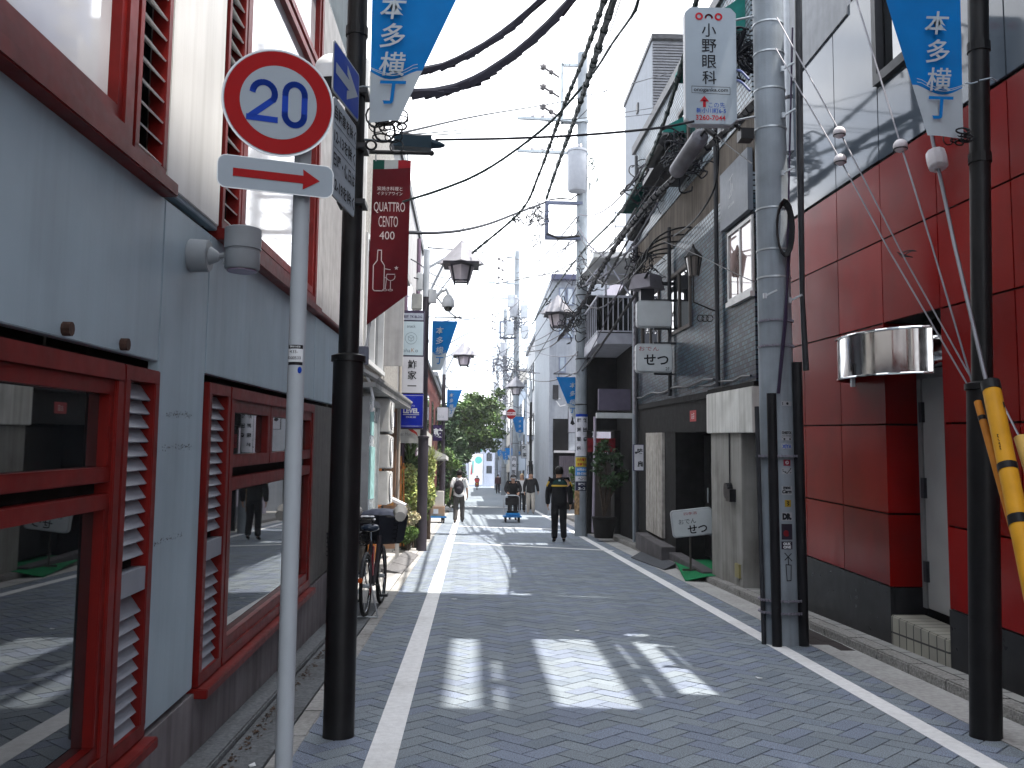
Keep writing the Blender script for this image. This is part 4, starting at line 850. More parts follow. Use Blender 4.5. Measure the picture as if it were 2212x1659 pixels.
m = MB(SG); m.tube([(GX+.06, 18.86, .1), (GX+.06, 18.86, 6.8)], .03, 8); m.build('downpipe', mat('pipe_beige', (.38,.35,.31), .6), sb2)
# notice board
nb = thing('notice_board', 'tall glazed notice board on the wall beside the bicycle', 'notice board', (-1.36, 12.2, .9))
m = MB(); frame(m, 12.3, 13.7, .82, 2.52, .06, -1.46, -1.32); m.box(-1.46, -1.44, 12.3, 13.7, .82, 2.52); m.build('frame', mat('alu_frame', (.32,.33,.34), .4, metal=.4), nb)
m = MB(); m.box(-1.36, -1.355, 12.36, 13.64, .88, 2.46); m.build('glass', mat('board_glass', (.42,.47,.48), .05, var=.2, scale=3, spec=.8), nb)
m = MB(); m.box(-1.353, -1.351, 12.7, 13.2, 2.05, 2.38).box(-1.353, -1.351, 12.5, 13.4, 1.2, 1.9); m.build('poster', mat('poster_teal', (.30,.52,.52), .6, var=.3, scale=9), nb)
m = MB(); m.prism([(0,0),(.26,0),(.10,1.5),(-.05,1.45)], (-1.47, 11.9, .95), (0,1,0), (0,0,1), .01); tag(m.build('leaning_board', white), 'white panel leaning against the notice board by the black post', 'board')
def ac_unit(x, y, z, label, w=.80, h=.50, d=.27):
    t = thing('air_conditioner', label, 'air conditioner', (x, y, z), 'stacked outdoor air conditioners')
    m = MB(); m.box(x-d, x, y, y+w, z, z+h); m.build('case', mat('ac_white', (.62,.62,.61), .45, grime=.2), t, bevel=.015)
    m = MB(); m.tube([(x+.001, y+w*.36, z+h/2), (x+.012, y+w*.36, z+h/2)], h*.42, 20); f = m.build('fan_recess', dark, t)
    m = MB()
    for k in range(1, 6): a = np.linspace(0, 6.283, 19); m.tube([(x+.018, y+w*.36+h*.08*k*math.cos(q), z+h/2+h*.08*k*math.sin(q)) for q in a], .004, 4)
    for k in range(6): q = k*math.pi/6; m.bar((x+.018, y+w*.36-h*.41*math.cos(q), z+h/2-h*.41*math.sin(q)), (x+.018, y+w*.36+h*.41*math.cos(q), z+h/2+h*.41*math.sin(q)), .006)
    m.build('fan_grille', white, f)
for z, q in ((2.16, 'top'), (1.62, 'middle'), (1.08, 'bottom')): ac_unit(-1.24, 14.35, z, 'white outdoor air conditioner, %s one of the three stacked on the shop wall' % q)
t = thing('conduit_box', 'grey round junction box and white conduit right of the black post', 'junction box', (-1.4, 12, 3)); c = AY(783, 770, 12.0)
m = MB(); m.lathe((c.x, c.y, c.z-.1), [(.075, 0), (.08, .02), (.08, .2), (.075, .22)], 14); m.build('box', mat('box_grey', (.14,.15,.19), .5), t); m = MB(); m.tube([AY(800, 690, 12), AY(792, 745, 12), (c.x, 12, c.z+.1)], .018, 6).tube([(c.x, 12, c.z-.1), AY(800, 830, 12), AY(806, 860, 12), AY(803, 890, 12)], .018, 6); m.build('conduit', white, t)
def panel_sign(name, label, px0, py0, px1, py1, y, mt, grp=None, th=.08, case=dark, cat='sign'):
    a, b = AY(px0, py1, y), AY(px1, py0, y); c = (a+b)/2; w, h = b.x-a.x, b.z-a.z; t = thing(name, label, cat, c, grp)
    m = MB(); m.prism([(-w/2,-h/2),(w/2,-h/2),(w/2,h/2),(-w/2,h/2)], c, (1,0,0), (0,0,1), th); m.build('case', case, t)
    m = MB(); i = .03*min(w, h)+.006; m.prism([(-w/2+i,-h/2+i),(w/2-i,-h/2+i),(w/2-i,h/2-i),(-w/2+i,h/2-i)], c+Vector((0,-.006,0)), (1,0,0), (0,0,1), .004); m.build('face', mt, t)
    return t, c, w, h
vio = mat('sign_violet_ink', (.03,.02,.07), .6)
t, c, w, h = panel_sign('shop_sign', 'small white sign with two violet brush characters above the brown wall', 834, 890, 854, 923, 17.5, mat('sign_pale_lilac', (.55,.52,.62), .5), case=mat('sign_frame_dark', (.04,.03,.06), .5))
Letter((c.x, c.y-.007, c.z), X1, Z1).vert('神楽', .02, h*.2, .085, .12, bold=.02).text('御座敷', -w*.3, -h*.2, .02).build(vio, t)
# tenant sign tower
y = 18.95; a, b = AY(859, 926, y), AY(917, 671, y); w, h = b.x-a.x, b.z-a.z; c = (a+b)/2
tt = thing('tenant_sign', 'tall stacked tenant sign with four shop panels behind the second lamp post', 'sign', c)
m = MB(); m.box(a.x, b.x, y, y+.22, a.z, b.z); m.build('case', mat('sign_case_violet', (.05,.04,.075), .5), tt)
def tp_(px0, py0, px1, py1, mt, lab=None):
    p, q = AY(px0, py1, y), AY(px1, py0, y); m = MB(); m.box(p.x, q.x, y-.008, y, p.z, q.z); return m.build('panel', mt, tt, label=lab), (p+q)/2, q.x-p.x, q.z-p.z
pane_w = mat('lit_panel_white', (.52,.53,.58), .4, var=.04); pane_b = mat('lit_panel_bluewhite', (.44,.54,.60), .4, var=.04)
p_, c1, w1, h1 = tp_(861, 677, 915, 691, mat('panel_header', (.36,.40,.48), .5), 'narrow header panel'); Letter((c1.x, y-.009, c1.z), X1, Z1).text('神楽坂 TK BLDG', .0, 0, .065, w=.44, bold=.02).build(vio, p_)
p_, c1, w1, h1 = tp_(861, 695, 915, 767, pane_b, 'pale blue panel with a cube in a circle'); lt = Letter((c1.x, y-.009, c1.z), X1, Z1); dk = mat('sign_slate_ink', (.10,.13,.17), .6)
lt.text('snack', 0, h1*.36, .062, w=.17).text('oha', -.085, -h1*.36, .075, w=.15).text('o', .115, -h1*.375, .05).ring(0, 0, .115, .006, 28)
hx = [(.062*math.cos(RAD(30+60*i)), .062*math.sin(RAD(30+60*i))) for i in range(6)]; lt.line(hx, .006, True)
for i in (0, 2, 4): lt.line([(0, 0), hx[(i+ (0)) % 6]], .006) if i != 99 else None
lt.build(dk, p_); Letter((c1.x, y-.009, c1.z), X1, Z1).text('K', .04, -h1*.355, .078).build(mat('sign_tan_ink', (.34,.22,.14), .6), p_)
p_, c1, w1, h1 = tp_(861, 771, 915, 848, pane_w, 'white panel with three black brush characters'); Letter((c1.x, y-.009, c1.z), X1, Z1).vert('鮓家一', 0.02, h1*.29, .175, .215, bold=.015).build(ink, p_)
p_, c1, w1, h1 = tp_(861, 852, 915, 923, mat('panel_blue', (.004,.018,.34), .35, var=.05), 'deep blue panel with white capitals'); lt = Letter((c1.x, y-.009, c1.z), X1, Z1)
lt.text('LEVEL', 0, .0, .1, w=.31, bold=.05).text('ほんバル', 0, .10, .035).text('神楽坂', 0, -.125, .035, w=.2).line([(-.155,-.075),(.155,-.075)], .012).line([(-.215,-h1*.46),(-.215,h1*.46),(.235,h1*.46),(.235,-h1*.46)], .006, True); lt.build(pane_w, p_)
# pale concrete building behind it and red-brown building beyond
cb = thing('concrete_building', 'pale concrete building with drainpipes behind the tenant sign', 'building', (GX, 19, 0))
m = MB(); m.box(-8, GX-.05, 19.0, 28, -.1, 8.0); m.build('wall', smooth_w, cb)
for y in (20.6, 25.2): m = MB(); m.tube([(GX, y, .1), (GX, y, 7.8)], .05, 8); m.build('drainpipe', mat('pipe_violet', (.13,.09,.13), .6), cb)
for y0, z0 in ((21.5, 5.0), (21.5, 2.9), (24, 5.0)): m = MB(); m.box(GX-.06, GX-.02, y0, y0+1.5, z0, z0+1.1); f_ = m.build('window', dark, cb); m = MB(); m.box(GX-.03, GX-.015, y0+.06, y0+1.44, z0+.06, z0+1.04); m.build('pane', glass, f_)
m = MB(); m.box(-8.1, GX, 18.95, 28.05, 8.0, 8.25); m.build('roof', dark, cb)
redbr = brickmat('brown_brick', (.17,.06,.055), (.13,.045,.045), (.1,.07,.065), .24, .08, axis='x', msize=.008, rough=.8)
rbk = thing('brown_brick_building', 'reddish brown brick shop building past the purple sign on the left', 'building', (GX, 29, 0))
m = MB(); m.box(-8, GX+.05, 28.05, 43, -.1, 4.9); m.build('wall', redbr, rbk); m = MB(); m.box(-8.1, GX+.12, 28, 43.1, 4.9, 5.05); m.build('roof', dark, rbk)
for y0 in (30, 33.5, 37): m = MB(); m.box(GX+.04, GX+.07, y0, y0+1.2, 2.9, 4.1); f_ = m.build('window', dark, rbk); m = MB(); m.box(GX+.06, GX+.075, y0+.08, y0+1.12, 2.98, 4.02); m.build('pane', glass, f_)
awn = mat('awning_canvas', (.52,.52,.50), .75, var=.05, streak=.15)
def awning(x0, x1, y0, y1, z0, z1, label, drop=.22):
    t = thing('shop_awning', label, 'awning', (x0, y0, z0)); m = MB()
    v = [(x0,y0,z0),(x0,y0,z1),(x1,y0,z0+drop),(x1,y0,z0),(x0,y1,z0),(x0,y1,z1),(x1,y1,z0+drop),(x1,y1,z0)]
    m.add(v, [(0,3,2,1),(4,5,6,7),(1,2,6,5),(3,7,6,2),(0,1,5,4)]); m.build('canvas', awn, t)
    m = MB(); m.bar((x0, y0+.04, z0+.02), (x1, y0+.04, z0+.02), .03).bar((x1-.02, y0, z0+.01), (x1-.02, y1, z0+.01), .03); m.build('frame', dark, t); return t
a = AY(861, 957, 20.3); b = AY(937, 926, 20.9)
t = awning(-1.55, -.98, 20.3, 23.2, a.z, a.z+.34, 'off-white box awning with red splash under the blue shop panel', .28)
lt = Letter((-1.38, 20.3, a.z+.2), X1, Z1, .004); lt.text('cat Morim', .0, -.01, .07, w=.34, shear=.1); lt.build(mat('awning_grey_ink', (.22,.21,.21), .7), t)
lt = Letter((-1.38, 20.3, a.z+.2), X1, Z1, .006); lt.poly([(.0,.1),(.12,.09),(.2,.03),(.23,-.06),(.17,.0),(.1,.03)]).poly([(-.03,.11),(.08,.1),(.1,.06)]); lt.build(mat('awning_red', (.4,.03,.025), .7), t, 'red_splash')
awning(-1.5, -.78, 28.4, 31.5, 2.0, 2.45, 'small sloping white awning beyond the second lamp post', .12)
t, c, w, h = panel_sign('shop_sign', 'dark purple hanging sign with one white drum character', 935, 918, 955, 952, 27.5, mat('sign_purple', (.03,.015,.07), .6), th=.12, case=mat('sign_purple_case', (.02,.012,.05), .6))
Letter((c.x, c.y-.007, c.z), X1, Z1).text('鼓', .02, 0, .26, bold=.03).build(white, t)
t, c, w, h = panel_sign('shop_sign', 'white square sign with faint lettering behind the third lamp post', 943, 879, 969, 909, 34.2, pane_w, th=.12)
Letter((c.x, c.y-.007, c.z), X1, Z1).text('lala', -.05, -.08, .12).build(mat('faint_ink', (.33,.36,.4), .6), t)
# lamp posts further on, with banners
P2 = AZ(910, 1190); lamp_post(P2.x, P2.y, 1, 'brown black lantern post beside the tenant sign, with dome camera', m_=lampb2, r=(.105, .07), fat=2.28)
banner(P2.x+.14, AY(934, 693, P2.y).z, P2.y, .53, 1.03, 1, 'blue banner on the second left post under the dome camera', txt=.155, bottom=.2)
x, yy, z = P2.x, P2.y, AY(960, 655, P2.y).z
t = thing('dome_camera', 'pale dome security camera on the arm of the second left lamp post', 'security camera', (x+.4, yy, z))
cmw = mat('camera_white', (.50,.52,.54), .35)
m = MB(); m.box(x+.06, x+.22, yy-.06, yy+.06, z-.0, z+.28).tube([(x+.2, yy, z+.12), (x+.3, yy, z+.24), (x+.42, yy, z+.28), (x+.46, yy, z+.18)], .035, 8); m.build('arm', cmw, t, smooth=True)
m = MB(); m.lathe((x+.46, yy, z-.08), [(.13, 0), (.135, .06), (.12, .16), (.07, .24), (.03, .27)], 18); h_ = m.build('housing', cmw, t, smooth=True); m = MB(); m.sphere((x+.46, yy, z-.08), .095, .095, .1, 14, 6, math.pi/2, math.pi); m.build('dome', mat('camera_dome', (.03,.035,.03), .05, spec=.8), h_, smooth=True)
t = thing('post_box', 'white equipment boxes strapped to the second left lamp post', 'equipment box', (x-.15, yy, z+.5)); m = MB(); m.box(x-.2, x-.07, yy-.1, yy+.05, z+.25, z+.62); m.build('box', cmw, t, bevel=.02); m = MB(); m.box(x-.3, x-.08, yy-.08, yy+.05, z-.15, z+.18); m.build('box', mat('box_pale', (.38,.39,.37), .5), t, bevel=.02)
P3 = Vector((-1.08, 35, 0)); lamp_post(P3.x, P3.y, 1, 'brown black lantern post behind the delivery cart, left of the tree', m_=lampb2, r=(.105, .07), fat=2.25)
banner(P3.x+.12, AY(968, 842, P3.y).z, P3.y, .55, 1.0, 1, 'blue banner on the third left post in front of the tree', txt=.15, bottom=.2)
t, c, w, h = panel_sign('post_plate', 'thin white address plate on the second left lamp post', 911, 873, 914, 902, P2.y-.09, pane_w, th=.01, case=white, cat='sign')
# paving plates and ground clutter on the left
m = MB(); cc = [(-1.40, 15.2), (-1.06, 15.0), (-1.0, 18.6), (-1.25, 18.8)]
for k in range(3):
    f0, f1 = k/3+.005, (k+1)/3-.005; l = lambda f, i, j: (cc[i][0]+(cc[j][0]-cc[i][0])*f, cc[i][1]+(cc[j][1]-cc[i][1])*f)
    q = [l(f0,0,3), l(f0,1,2), l(f1,1,2), l(f1,0,3)]; m.add([(x, y, .075 if i in (0, 3) else .02) for i, (x, y) in enumerate(q)]+[(x, y, .012) for x, y in q], [(0,1,2,3), (0,4,5,1), (1,5,6,2), (2,6,7,3), (3,7,4,0)])
tag(m.build('ramp_plate', mat('ramp_rubber', (.13,.13,.135), .75, var=.2, scale=20, bump=.4)), 'dark grey ramp plates on the left gutter before the second lamp post', 'ramp plate')
m = MB(); q = [(3.03, 18.3), (3.18, 15.9), (3.46, 16.3), (3.46, 19.3)]; m.add([(x, y, z) for (x, y), z in zip(q, (.02, .02, .088, .088))]+[(x, y, .003) for x, y in q], [(0,1,2,3), (0,4,5,1), (1,5,6,2), (2,6,7,3), (3,7,4,0)])
tag(m.build('ramp_plate', mat('ramp_rubber_dark', (.06,.065,.075), .75, bump=.4)), 'dark rubber kerb ramp at the right kerb near the green mat', 'ramp plate')
m = MB(); q = [(3.16, 14.25, .012), (3.44, 14.1, .094), (3.62, 14.2, .098), (3.62, 16.8, .098), (3.50, 16.75, .098), (3.44, 16.2, .094)]
m.add(q+[(x, y, z-.008) for x, y, z in q], [tuple(range(6)), tuple(range(11, 5, -1))]+[(i, i+6, (i+1)%6+6, (i+1)%6) for i in range(6)])
m.box(3.62, 4.3, 14.5, 16.9, .083, .10); tag(m.build('door_mat', mat('green_mat', (.01,.16,.06), .95, var=.2, scale=60, bump=.5, bscale=200), bevel=.004), 'bright green doormat outside the dark doorway', 'doormat')
m = MB(); m.box(3.14, 3.44, 8.9, 10.0, .0022, .006)
for k in range(2): m.box(3.30, 3.43, 8.6+k*.45, 8.95+k*.45, .003, .0075)
tag(m.build('drain_cover', mat('cast_iron', (.035,.03,.03), .6, metal=.3)), 'dark cast iron drain cover in the right gutter', 'drain cover')

# ================================================================== RIGHT MID AND FAR BUILDINGS
def win(parent, face, a0, a1, z0, z1, at, fm=dark, pm=glass, lab=None):
    m = MB(); k = .05; n = MB()
    if face == 'y': m.box(a0, a1, at-.05, at+.02, z0, z1); n.box(a0+k, a1-k, at-.058, at-.05, z0+k, z1-k)
    elif face == 'L': m.box(at-.05, at+.02, a0, a1, z0, z1); n.box(at-.058, at-.05, a0+k, a1-k, z0+k, z1-k)
    else: m.box(at-.02, at+.05, a0, a1, z0, z1); n.box(at+.05, at+.058, a0+k, a1-k, z0+k, z1-k)
    w = m.build('window', fm, parent, label=lab); n.build('pane', pm, w); return w
bal = thing('balcony_house', 'dark house with steel balcony and grey downpipes past the tiled building', 'building', (3.4, 22, 0))
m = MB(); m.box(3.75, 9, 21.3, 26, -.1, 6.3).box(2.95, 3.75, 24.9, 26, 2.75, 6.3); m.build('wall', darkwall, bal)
stg = mat('steel_paint_grey', (.30,.31,.36), .5, var=.1, grime=.2)
def PX(px, py, y): return AY(px, py, y)
m = MB(); yb = 22.0
a, b = PX(1290, 742, yb), PX(1366, 720, yb); m.box(a.x, 3.7, yb, 24.6, a.z, b.z); m.build('balcony_slab', stg, bal)
m = MB(); zt_ = PX(1300, 640, yb).z; zb_ = PX(1300, 715, yb).z
for x0, y0, x1, y1 in ((a.x+.02, yb, 3.7, yb), (a.x+.02, yb, a.x+.02, 24.5)):
    m.bar((x0, y0, zt_), (x1, y1, zt_), .05).bar((x0, y0, zb_), (x1, y1, zb_), .03)
    n = 7
    for i in range(n+1): f = i/n; m.bar((x0+(x1-x0)*f, y0+(y1-y0)*f, zb_), (x0+(x1-x0)*f, y0+(y1-y0)*f, zt_), .022)
m.build('balcony_rail', stg, bal)
m = MB(); zc_ = PX(1300, 560, yb).z; zz = PX(1300, 563, yb).z
m.bar((a.x+.2, yb, zt_), (a.x+.2, yb, zc_), .05).bar((a.x+.2, yb, zc_), (3.65, yb, zt_), .035).bar((a.x+.2, yb, zc_-.1), (a.x+.2, 24.5, zc_-.1), .035).bar((a.x+.2, 22.2, zc_), (a.x-.15, 23, zt_+.5), .03).bar((a.x-.1, yb, zc_-.35), (3.6, yb, zc_-.35), .025); m.build('canopy_frame', stg, bal)
m = MB(); m.box(a.x-.1, 4.2, 21.9, 25, zc_+.02, zc_+.16); m.build('canopy_roof', white, bal)
m = MB(); m.bar((3.70, 21.6, 0), (3.70, 21.6, PX(1370, 640, 21.6).z), .16); m.build('post', mat('post_steel', (.21,.24,.27), .5), bal)
zf = PX(1300, 897, 22).z; m = MB(); m.box(2.85, 3.8, 22.0, 22.2, zf-.06, zf+.06); m.build('fascia_beam', mat('beam_pale', (.42,.44,.45), .5), bal)
m = MB(); m.box(2.95, 3.7, 22.4, 22.6, zf+.15, zf+.65); m.build('fascia_panel', mat('fascia_violet', (.085,.075,.11), .6), bal)
m = MB(); m.box(3.05, 3.5, 24.2, 24.3, .1, 2.1); m.build('gate', mat('gate_brown', (.07,.06,.055), .7, streak=.5), bal)
m = MB(); m.box(3.6, 3.75, 24.3, 24.4, .1, 2.7).box(2.9, 3.05, 24.3, 24.4, .1, 2.7); m.build('gate_post', darkwall, bal)
win(bal, 'L', 22.3, 24.3, 4.8, 6.0, 3.75)
m = MB(); m.box(2.9, 3.6, 24.18, 24.2, 2.15, 2.5); k_ = m.build('menu_boards', mat('menu_red', (.16,.012,.018), .6, var=.5, scale=14), bal); Letter((3.1, 24.18, 2.6), X1, Z1).text('2F', 0, 0, .14).build(white, k_)
m = MB(); m.tube([PX(1281, 1150, 23.5), PX(1285, 960, 23.5), PX(1285, 900, 23.5)], .035, 8); tag(m.build('downpipe', mat('pipe_lilac', (.36,.32,.40), .5)), 'lilac grey downpipe between the utility pole and potted shrub', 'pipe')
t, c, w, h = panel_sign('shop_sign', 'narrow white vertical sign with dark blue bands by the shuttered corner', 1369, 960, 1391, 1017, 19.7, pane_w, th=.1, case=mat('sign_navy', (.02,.02,.07), .5))
Letter((c.x, c.y-.007, c.z), X1, Z1).vert('味扇', .025, .13, .12, .26, bold=.03).text('・', -.06, .1, .05).build(ink, t)
# lavender walled house and grey tower behind
hs = thing('pale_house', 'pale lavender house with white roof terrace behind the balcony house', 'building', (5, 30, 0))
m = MB(); m.box(4.6, 10, 27, 36, -.1, 8.0); m.build('wall', mat('lavender_render', (.46,.43,.50), .7, var=.06, streak=.2), hs)
m = MB(); z0 = 8.0
for z in (8.3, 8.7, 9.1): m.bar((4.0, 26.9, z), (8, 26.9, z), .05)
for x in (4.0, 4.9, 5.8, 6.7): m.bar((x, 26.9, z0), (x, 26.9, 9.15), .05)
m.build('terrace_rail', mat('rail_pale', (.45,.47,.5), .5), hs)
win(hs, 'y', 4.9, 6.2, 5.4, 6.8, 27)
gt = thing('grey_tower', 'tall grey apartment block with ribbed dark front above the tiled building', 'building', (5, 28, 0))
m = MB(); m.box(5.35, 14, 28.2, 33.5, -.1, 14.9); m.build('wall', mat('tower_grey', (.20,.22,.25), .7, var=.06, streak=.2), gt)
m = MB(); z = .0
while z < 14.8: m.box(5.36, 14, 28.12, 28.2, z, z+.055); z += .09
m.build('ribbed_front', mat('tower_rib', (.115,.12,.135), .6), gt)
m = MB(); m.box(5.3, 14.1, 28.0, 33.6, 14.9, 15.05); m.build('roof', dark, gt)
win(gt, 'y', 6.2, 8.5, 9.0, 12.6, 28.1, pm=mat('sky_glass', (.30,.36,.42), .05, spec=.8))
m = MB(); m.box(5.30, 5.34, 30.6, 30.9, 13.6, 13.9); m.build('vent', dark, gt)
gs = thing('grey_shop', 'grey rendered shop building with black doorway and curtain, behind second utility pole', 'building', (3.4, 38, 0))
yg = 38.0; L_ = PX(1186, 900, yg).x
m = MB(); m.box(L_, 9, yg, 47, -.1, 9.4); m.build('wall', mat('shop_grey_render', (.30,.33,.37), .75, var=.06, streak=.25), gs)
def pxbox(m, px0, py0, px1, py1, y, t=.05): a, b = AY(px0, py1, y), AY(px1, py0, y); return m.box(a.x, b.x, y-t, y, a.z, b.z)
m = MB(); pxbox(m, 1194, 905, 1228, 976, yg, .04); m.build('black_opening', void, gs)
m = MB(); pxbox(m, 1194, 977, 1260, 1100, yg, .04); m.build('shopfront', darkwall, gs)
m = MB(); pxbox(m, 1196, 974, 1252, 978, yg-.03, .25); m.build('canopy_edge', mat('pale_edge', (.5,.5,.52), .5), gs)
m = MB(); a, b = AY(1207, 1085, yg-.2), AY(1243, 985, yg-.2); n = 40
m.add([(a.x+(b.x-a.x)*i/n, yg-.2+.03*math.sin(i*1.3), z) for z in (a.z, b.z) for i in range(n+1)], [(i, i+1, n+2+i, n+1+i) for i in range(n)]); cu = m.build('curtain', mat('curtain_taupe', (.15,.13,.15), .85, var=.1), gs, smooth=True)
Letter(((a.x+b.x)/2+.05, yg-.245, a.z+(b.z-a.z)*.38), X1, Z1).text('DIT(a)', 0, 0, .16, bold=.03).build(white, cu)
m = MB(); pxbox(m, 1194, 832, 1206, 862, yg, .08); m.build('wall_box', dark, gs)
lt = Letter(AY(1210, 872, yg-.06), X1, Z1); lt.line([(-.15,.1),(0,-.1),(.2,-.05)], .04).line([(-.2,.25),(-.1,.18),(0,.2)], .03); lt.build(white, gs, 'curved_logo')
for (a, b, c_, d) in ((1207, 622, 1222, 660), (1224, 622, 1239, 660), (1207, 690, 1222, 730), (1224, 690, 1239, 730), (1207, 770, 1222, 805)): p, q = AY(a, d, yg), AY(c_, b, yg); win(gs, 'y', p.x, q.x, p.z, q.z, yg, fm=mat('frame_steelblue', (.16,.19,.26), .5), pm=mat('sky_glass', (.30,.36,.42), .05, spec=.8))
m = MB(); pxbox(m, 1190, 596, 1262, 606, yg, .3); m.build('eave', mat('eave_navy', (.07,.075,.13), .6), gs)
t, c, w, h = panel_sign('shop_sign', 'white hanging sign with a black vase shape, behind second utility pole', 1227, 880, 1246, 935, 30, pane_w)
lt = Letter((c.x, c.y-.007, c.z), X1, Z1); lt.poly([(-.03,.12),(.04,.12),(.02,.0),(.08,-.12),(.0,-.16),(-.07,-.11),(-.02,.02)]); lt.build(ink, t)
wb = mat('far_white_render', (.48,.50,.53), .7, var=.06, streak=.3)
def far_house(label, x0, x1, y0, y1, h, mt, rows=3, cols=3, side='L', name='far_building', roof=True):
    t = thing(name, label, 'building', ((x0+x1)/2, y0, 0)); m = MB(); m.box(x0, x1, y0, y1, -.1, h); m.build('wall', mt, t)
    if roof: m = MB(); m.box(x0-.1, x1+.1, y0-.1, y1+.1, h, h+.2); m.build('roof', mat('far_roof', (.17,.18,.2), .7), t)
    for r_ in range(rows):
        z = .7+r_*(h-.6)/rows
        for c_ in range(cols):
            yy = y0+.6+c_*(y1-y0-1)/cols; win(t, side, yy, yy+(y1-y0)/cols*.55, z, z+(h/rows)*.5, x0 if side == 'L' else x1)
        if y0 < 90 or True:
            for c_ in range(2):
                ww = min(x1-x0, 5)/2; xs = x0 if side == 'L' else x1-2*ww; win(t, 'y', xs+.3+c_*ww, xs+ww*.8+c_*ww, z, z+(h/rows)*.45, y0)
    return t
far_house('white rendered house with dark windows past the grey shop on the right', 3.25, 10, 47.5, 58, 8.8, wb)
far_house('low pale blue grey house far along the right side', 3.2, 10, 58.5, 72, 7.2, mat('far_blue_render', (.30,.36,.44), .7))
far_house('cream apartment house far along the right side', 3.1, 10, 72.5, 92, 9.5, mat('far_cream', (.42,.41,.38), .7), rows=4)
far_house('blue grey shop house at the far right end', 3.0, 10, 92.5, 126, 8.4, mat('far_slate', (.22,.26,.33), .7), rows=3)
far_house('pale house behind the street tree on the left', -9, -1.9, 48, 62, 6.5, wb, side='R')
far_house('brown shop house beyond the tree on the left', -9, -1.8, 62.5, 82, 5.8, mat('far_brown', (.17,.13,.12), .7), side='R')
far_house('grey shop house at the far left end', -9, -1.7, 82.5, 126, 6.4, mat('far_grey', (.28,.30,.33), .7), side='R')
eb = far_house('pale blue office building closing the far end of the street', -14, 14, 140, 150, 7.4, mat('end_blue', (.34,.38,.47), .7, streak=.2), rows=0)
for r_ in range(3):
    for c_ in range(7): win(eb, 'y', -4.2+c_*1.25, -3.4+c_*1.25, 1.9+r_*1.8, 3.0+r_*1.8, 140)
t = thing('hoarding', 'white hoarding poster with teal art at the far street end', 'hoarding', (0, 134, 0)); a, b = AY(1013, 1042, 134), AY(1043, 980, 134)
m = MB(); m.box(a.x, b.x, 134, 134.2, .3, b.z); m.build('board', white, t)
m = MB(); q = (a+b)/2; m.prism(circ(.5, 20), (q.x+.35, 133.99, b.z-.9), X1, Z1, .01).prism([(-.7,-1.3),(-.5,.4),(-.3,.4),(-.35,-1.3)], (q.x, 133.99, b.z-1.4), X1, Z1, .01); m.build('artwork', mat('poster_teal2', (.08,.42,.38), .6), t)
m = MB(); m.prism([(-.85,-1.3),(-.7,.1),(-.6,.1),(-.6,-1.3)], (q.x+.1, 133.98, b.z-1.6), X1, Z1, .01); m.build('red_artwork', mat('poster_red', (.35,.05,.06), .6), t)
t = thing('street_gantry', 'green direction board over the far end of the street', 'sign', (0, 128, 4)); m = MB(); pxbox(m, 1014, 968, 1042, 976, 128, .1); m.build('board', mat('green_board', (.04,.2,.16), .5), t); m = MB(); m.bar(AY(1012, 1042, 128), AY(1012, 968, 128), .12).bar(AY(1044, 1042, 128), AY(1044, 968, 128), .12); m.build('legs', stg, t)
# far banners, signs and shop fronts that line the right-hand side
for i, (px, py0, py1, y, w_) in enumerate(((1119, 900, 952, 46, .55), (1096, 968, 992, 64, .55), (1085, 975, 1003, 76, .5), (1073, 972, 993, 86, .5))):
    p = AY(px+12, py0, y); banner(p.x, p.z, y, w_, p.z-AY(px, py1, y).z, -1, ('blue banner on the right beyond the round no entry sign', 'blue banner far right, second beyond the no entry sign', 'blue banner far right, third beyond the no entry sign', 'smallest blue banner at the far end of the street')[i], txt=.13, bottom=.25, tx=.17)
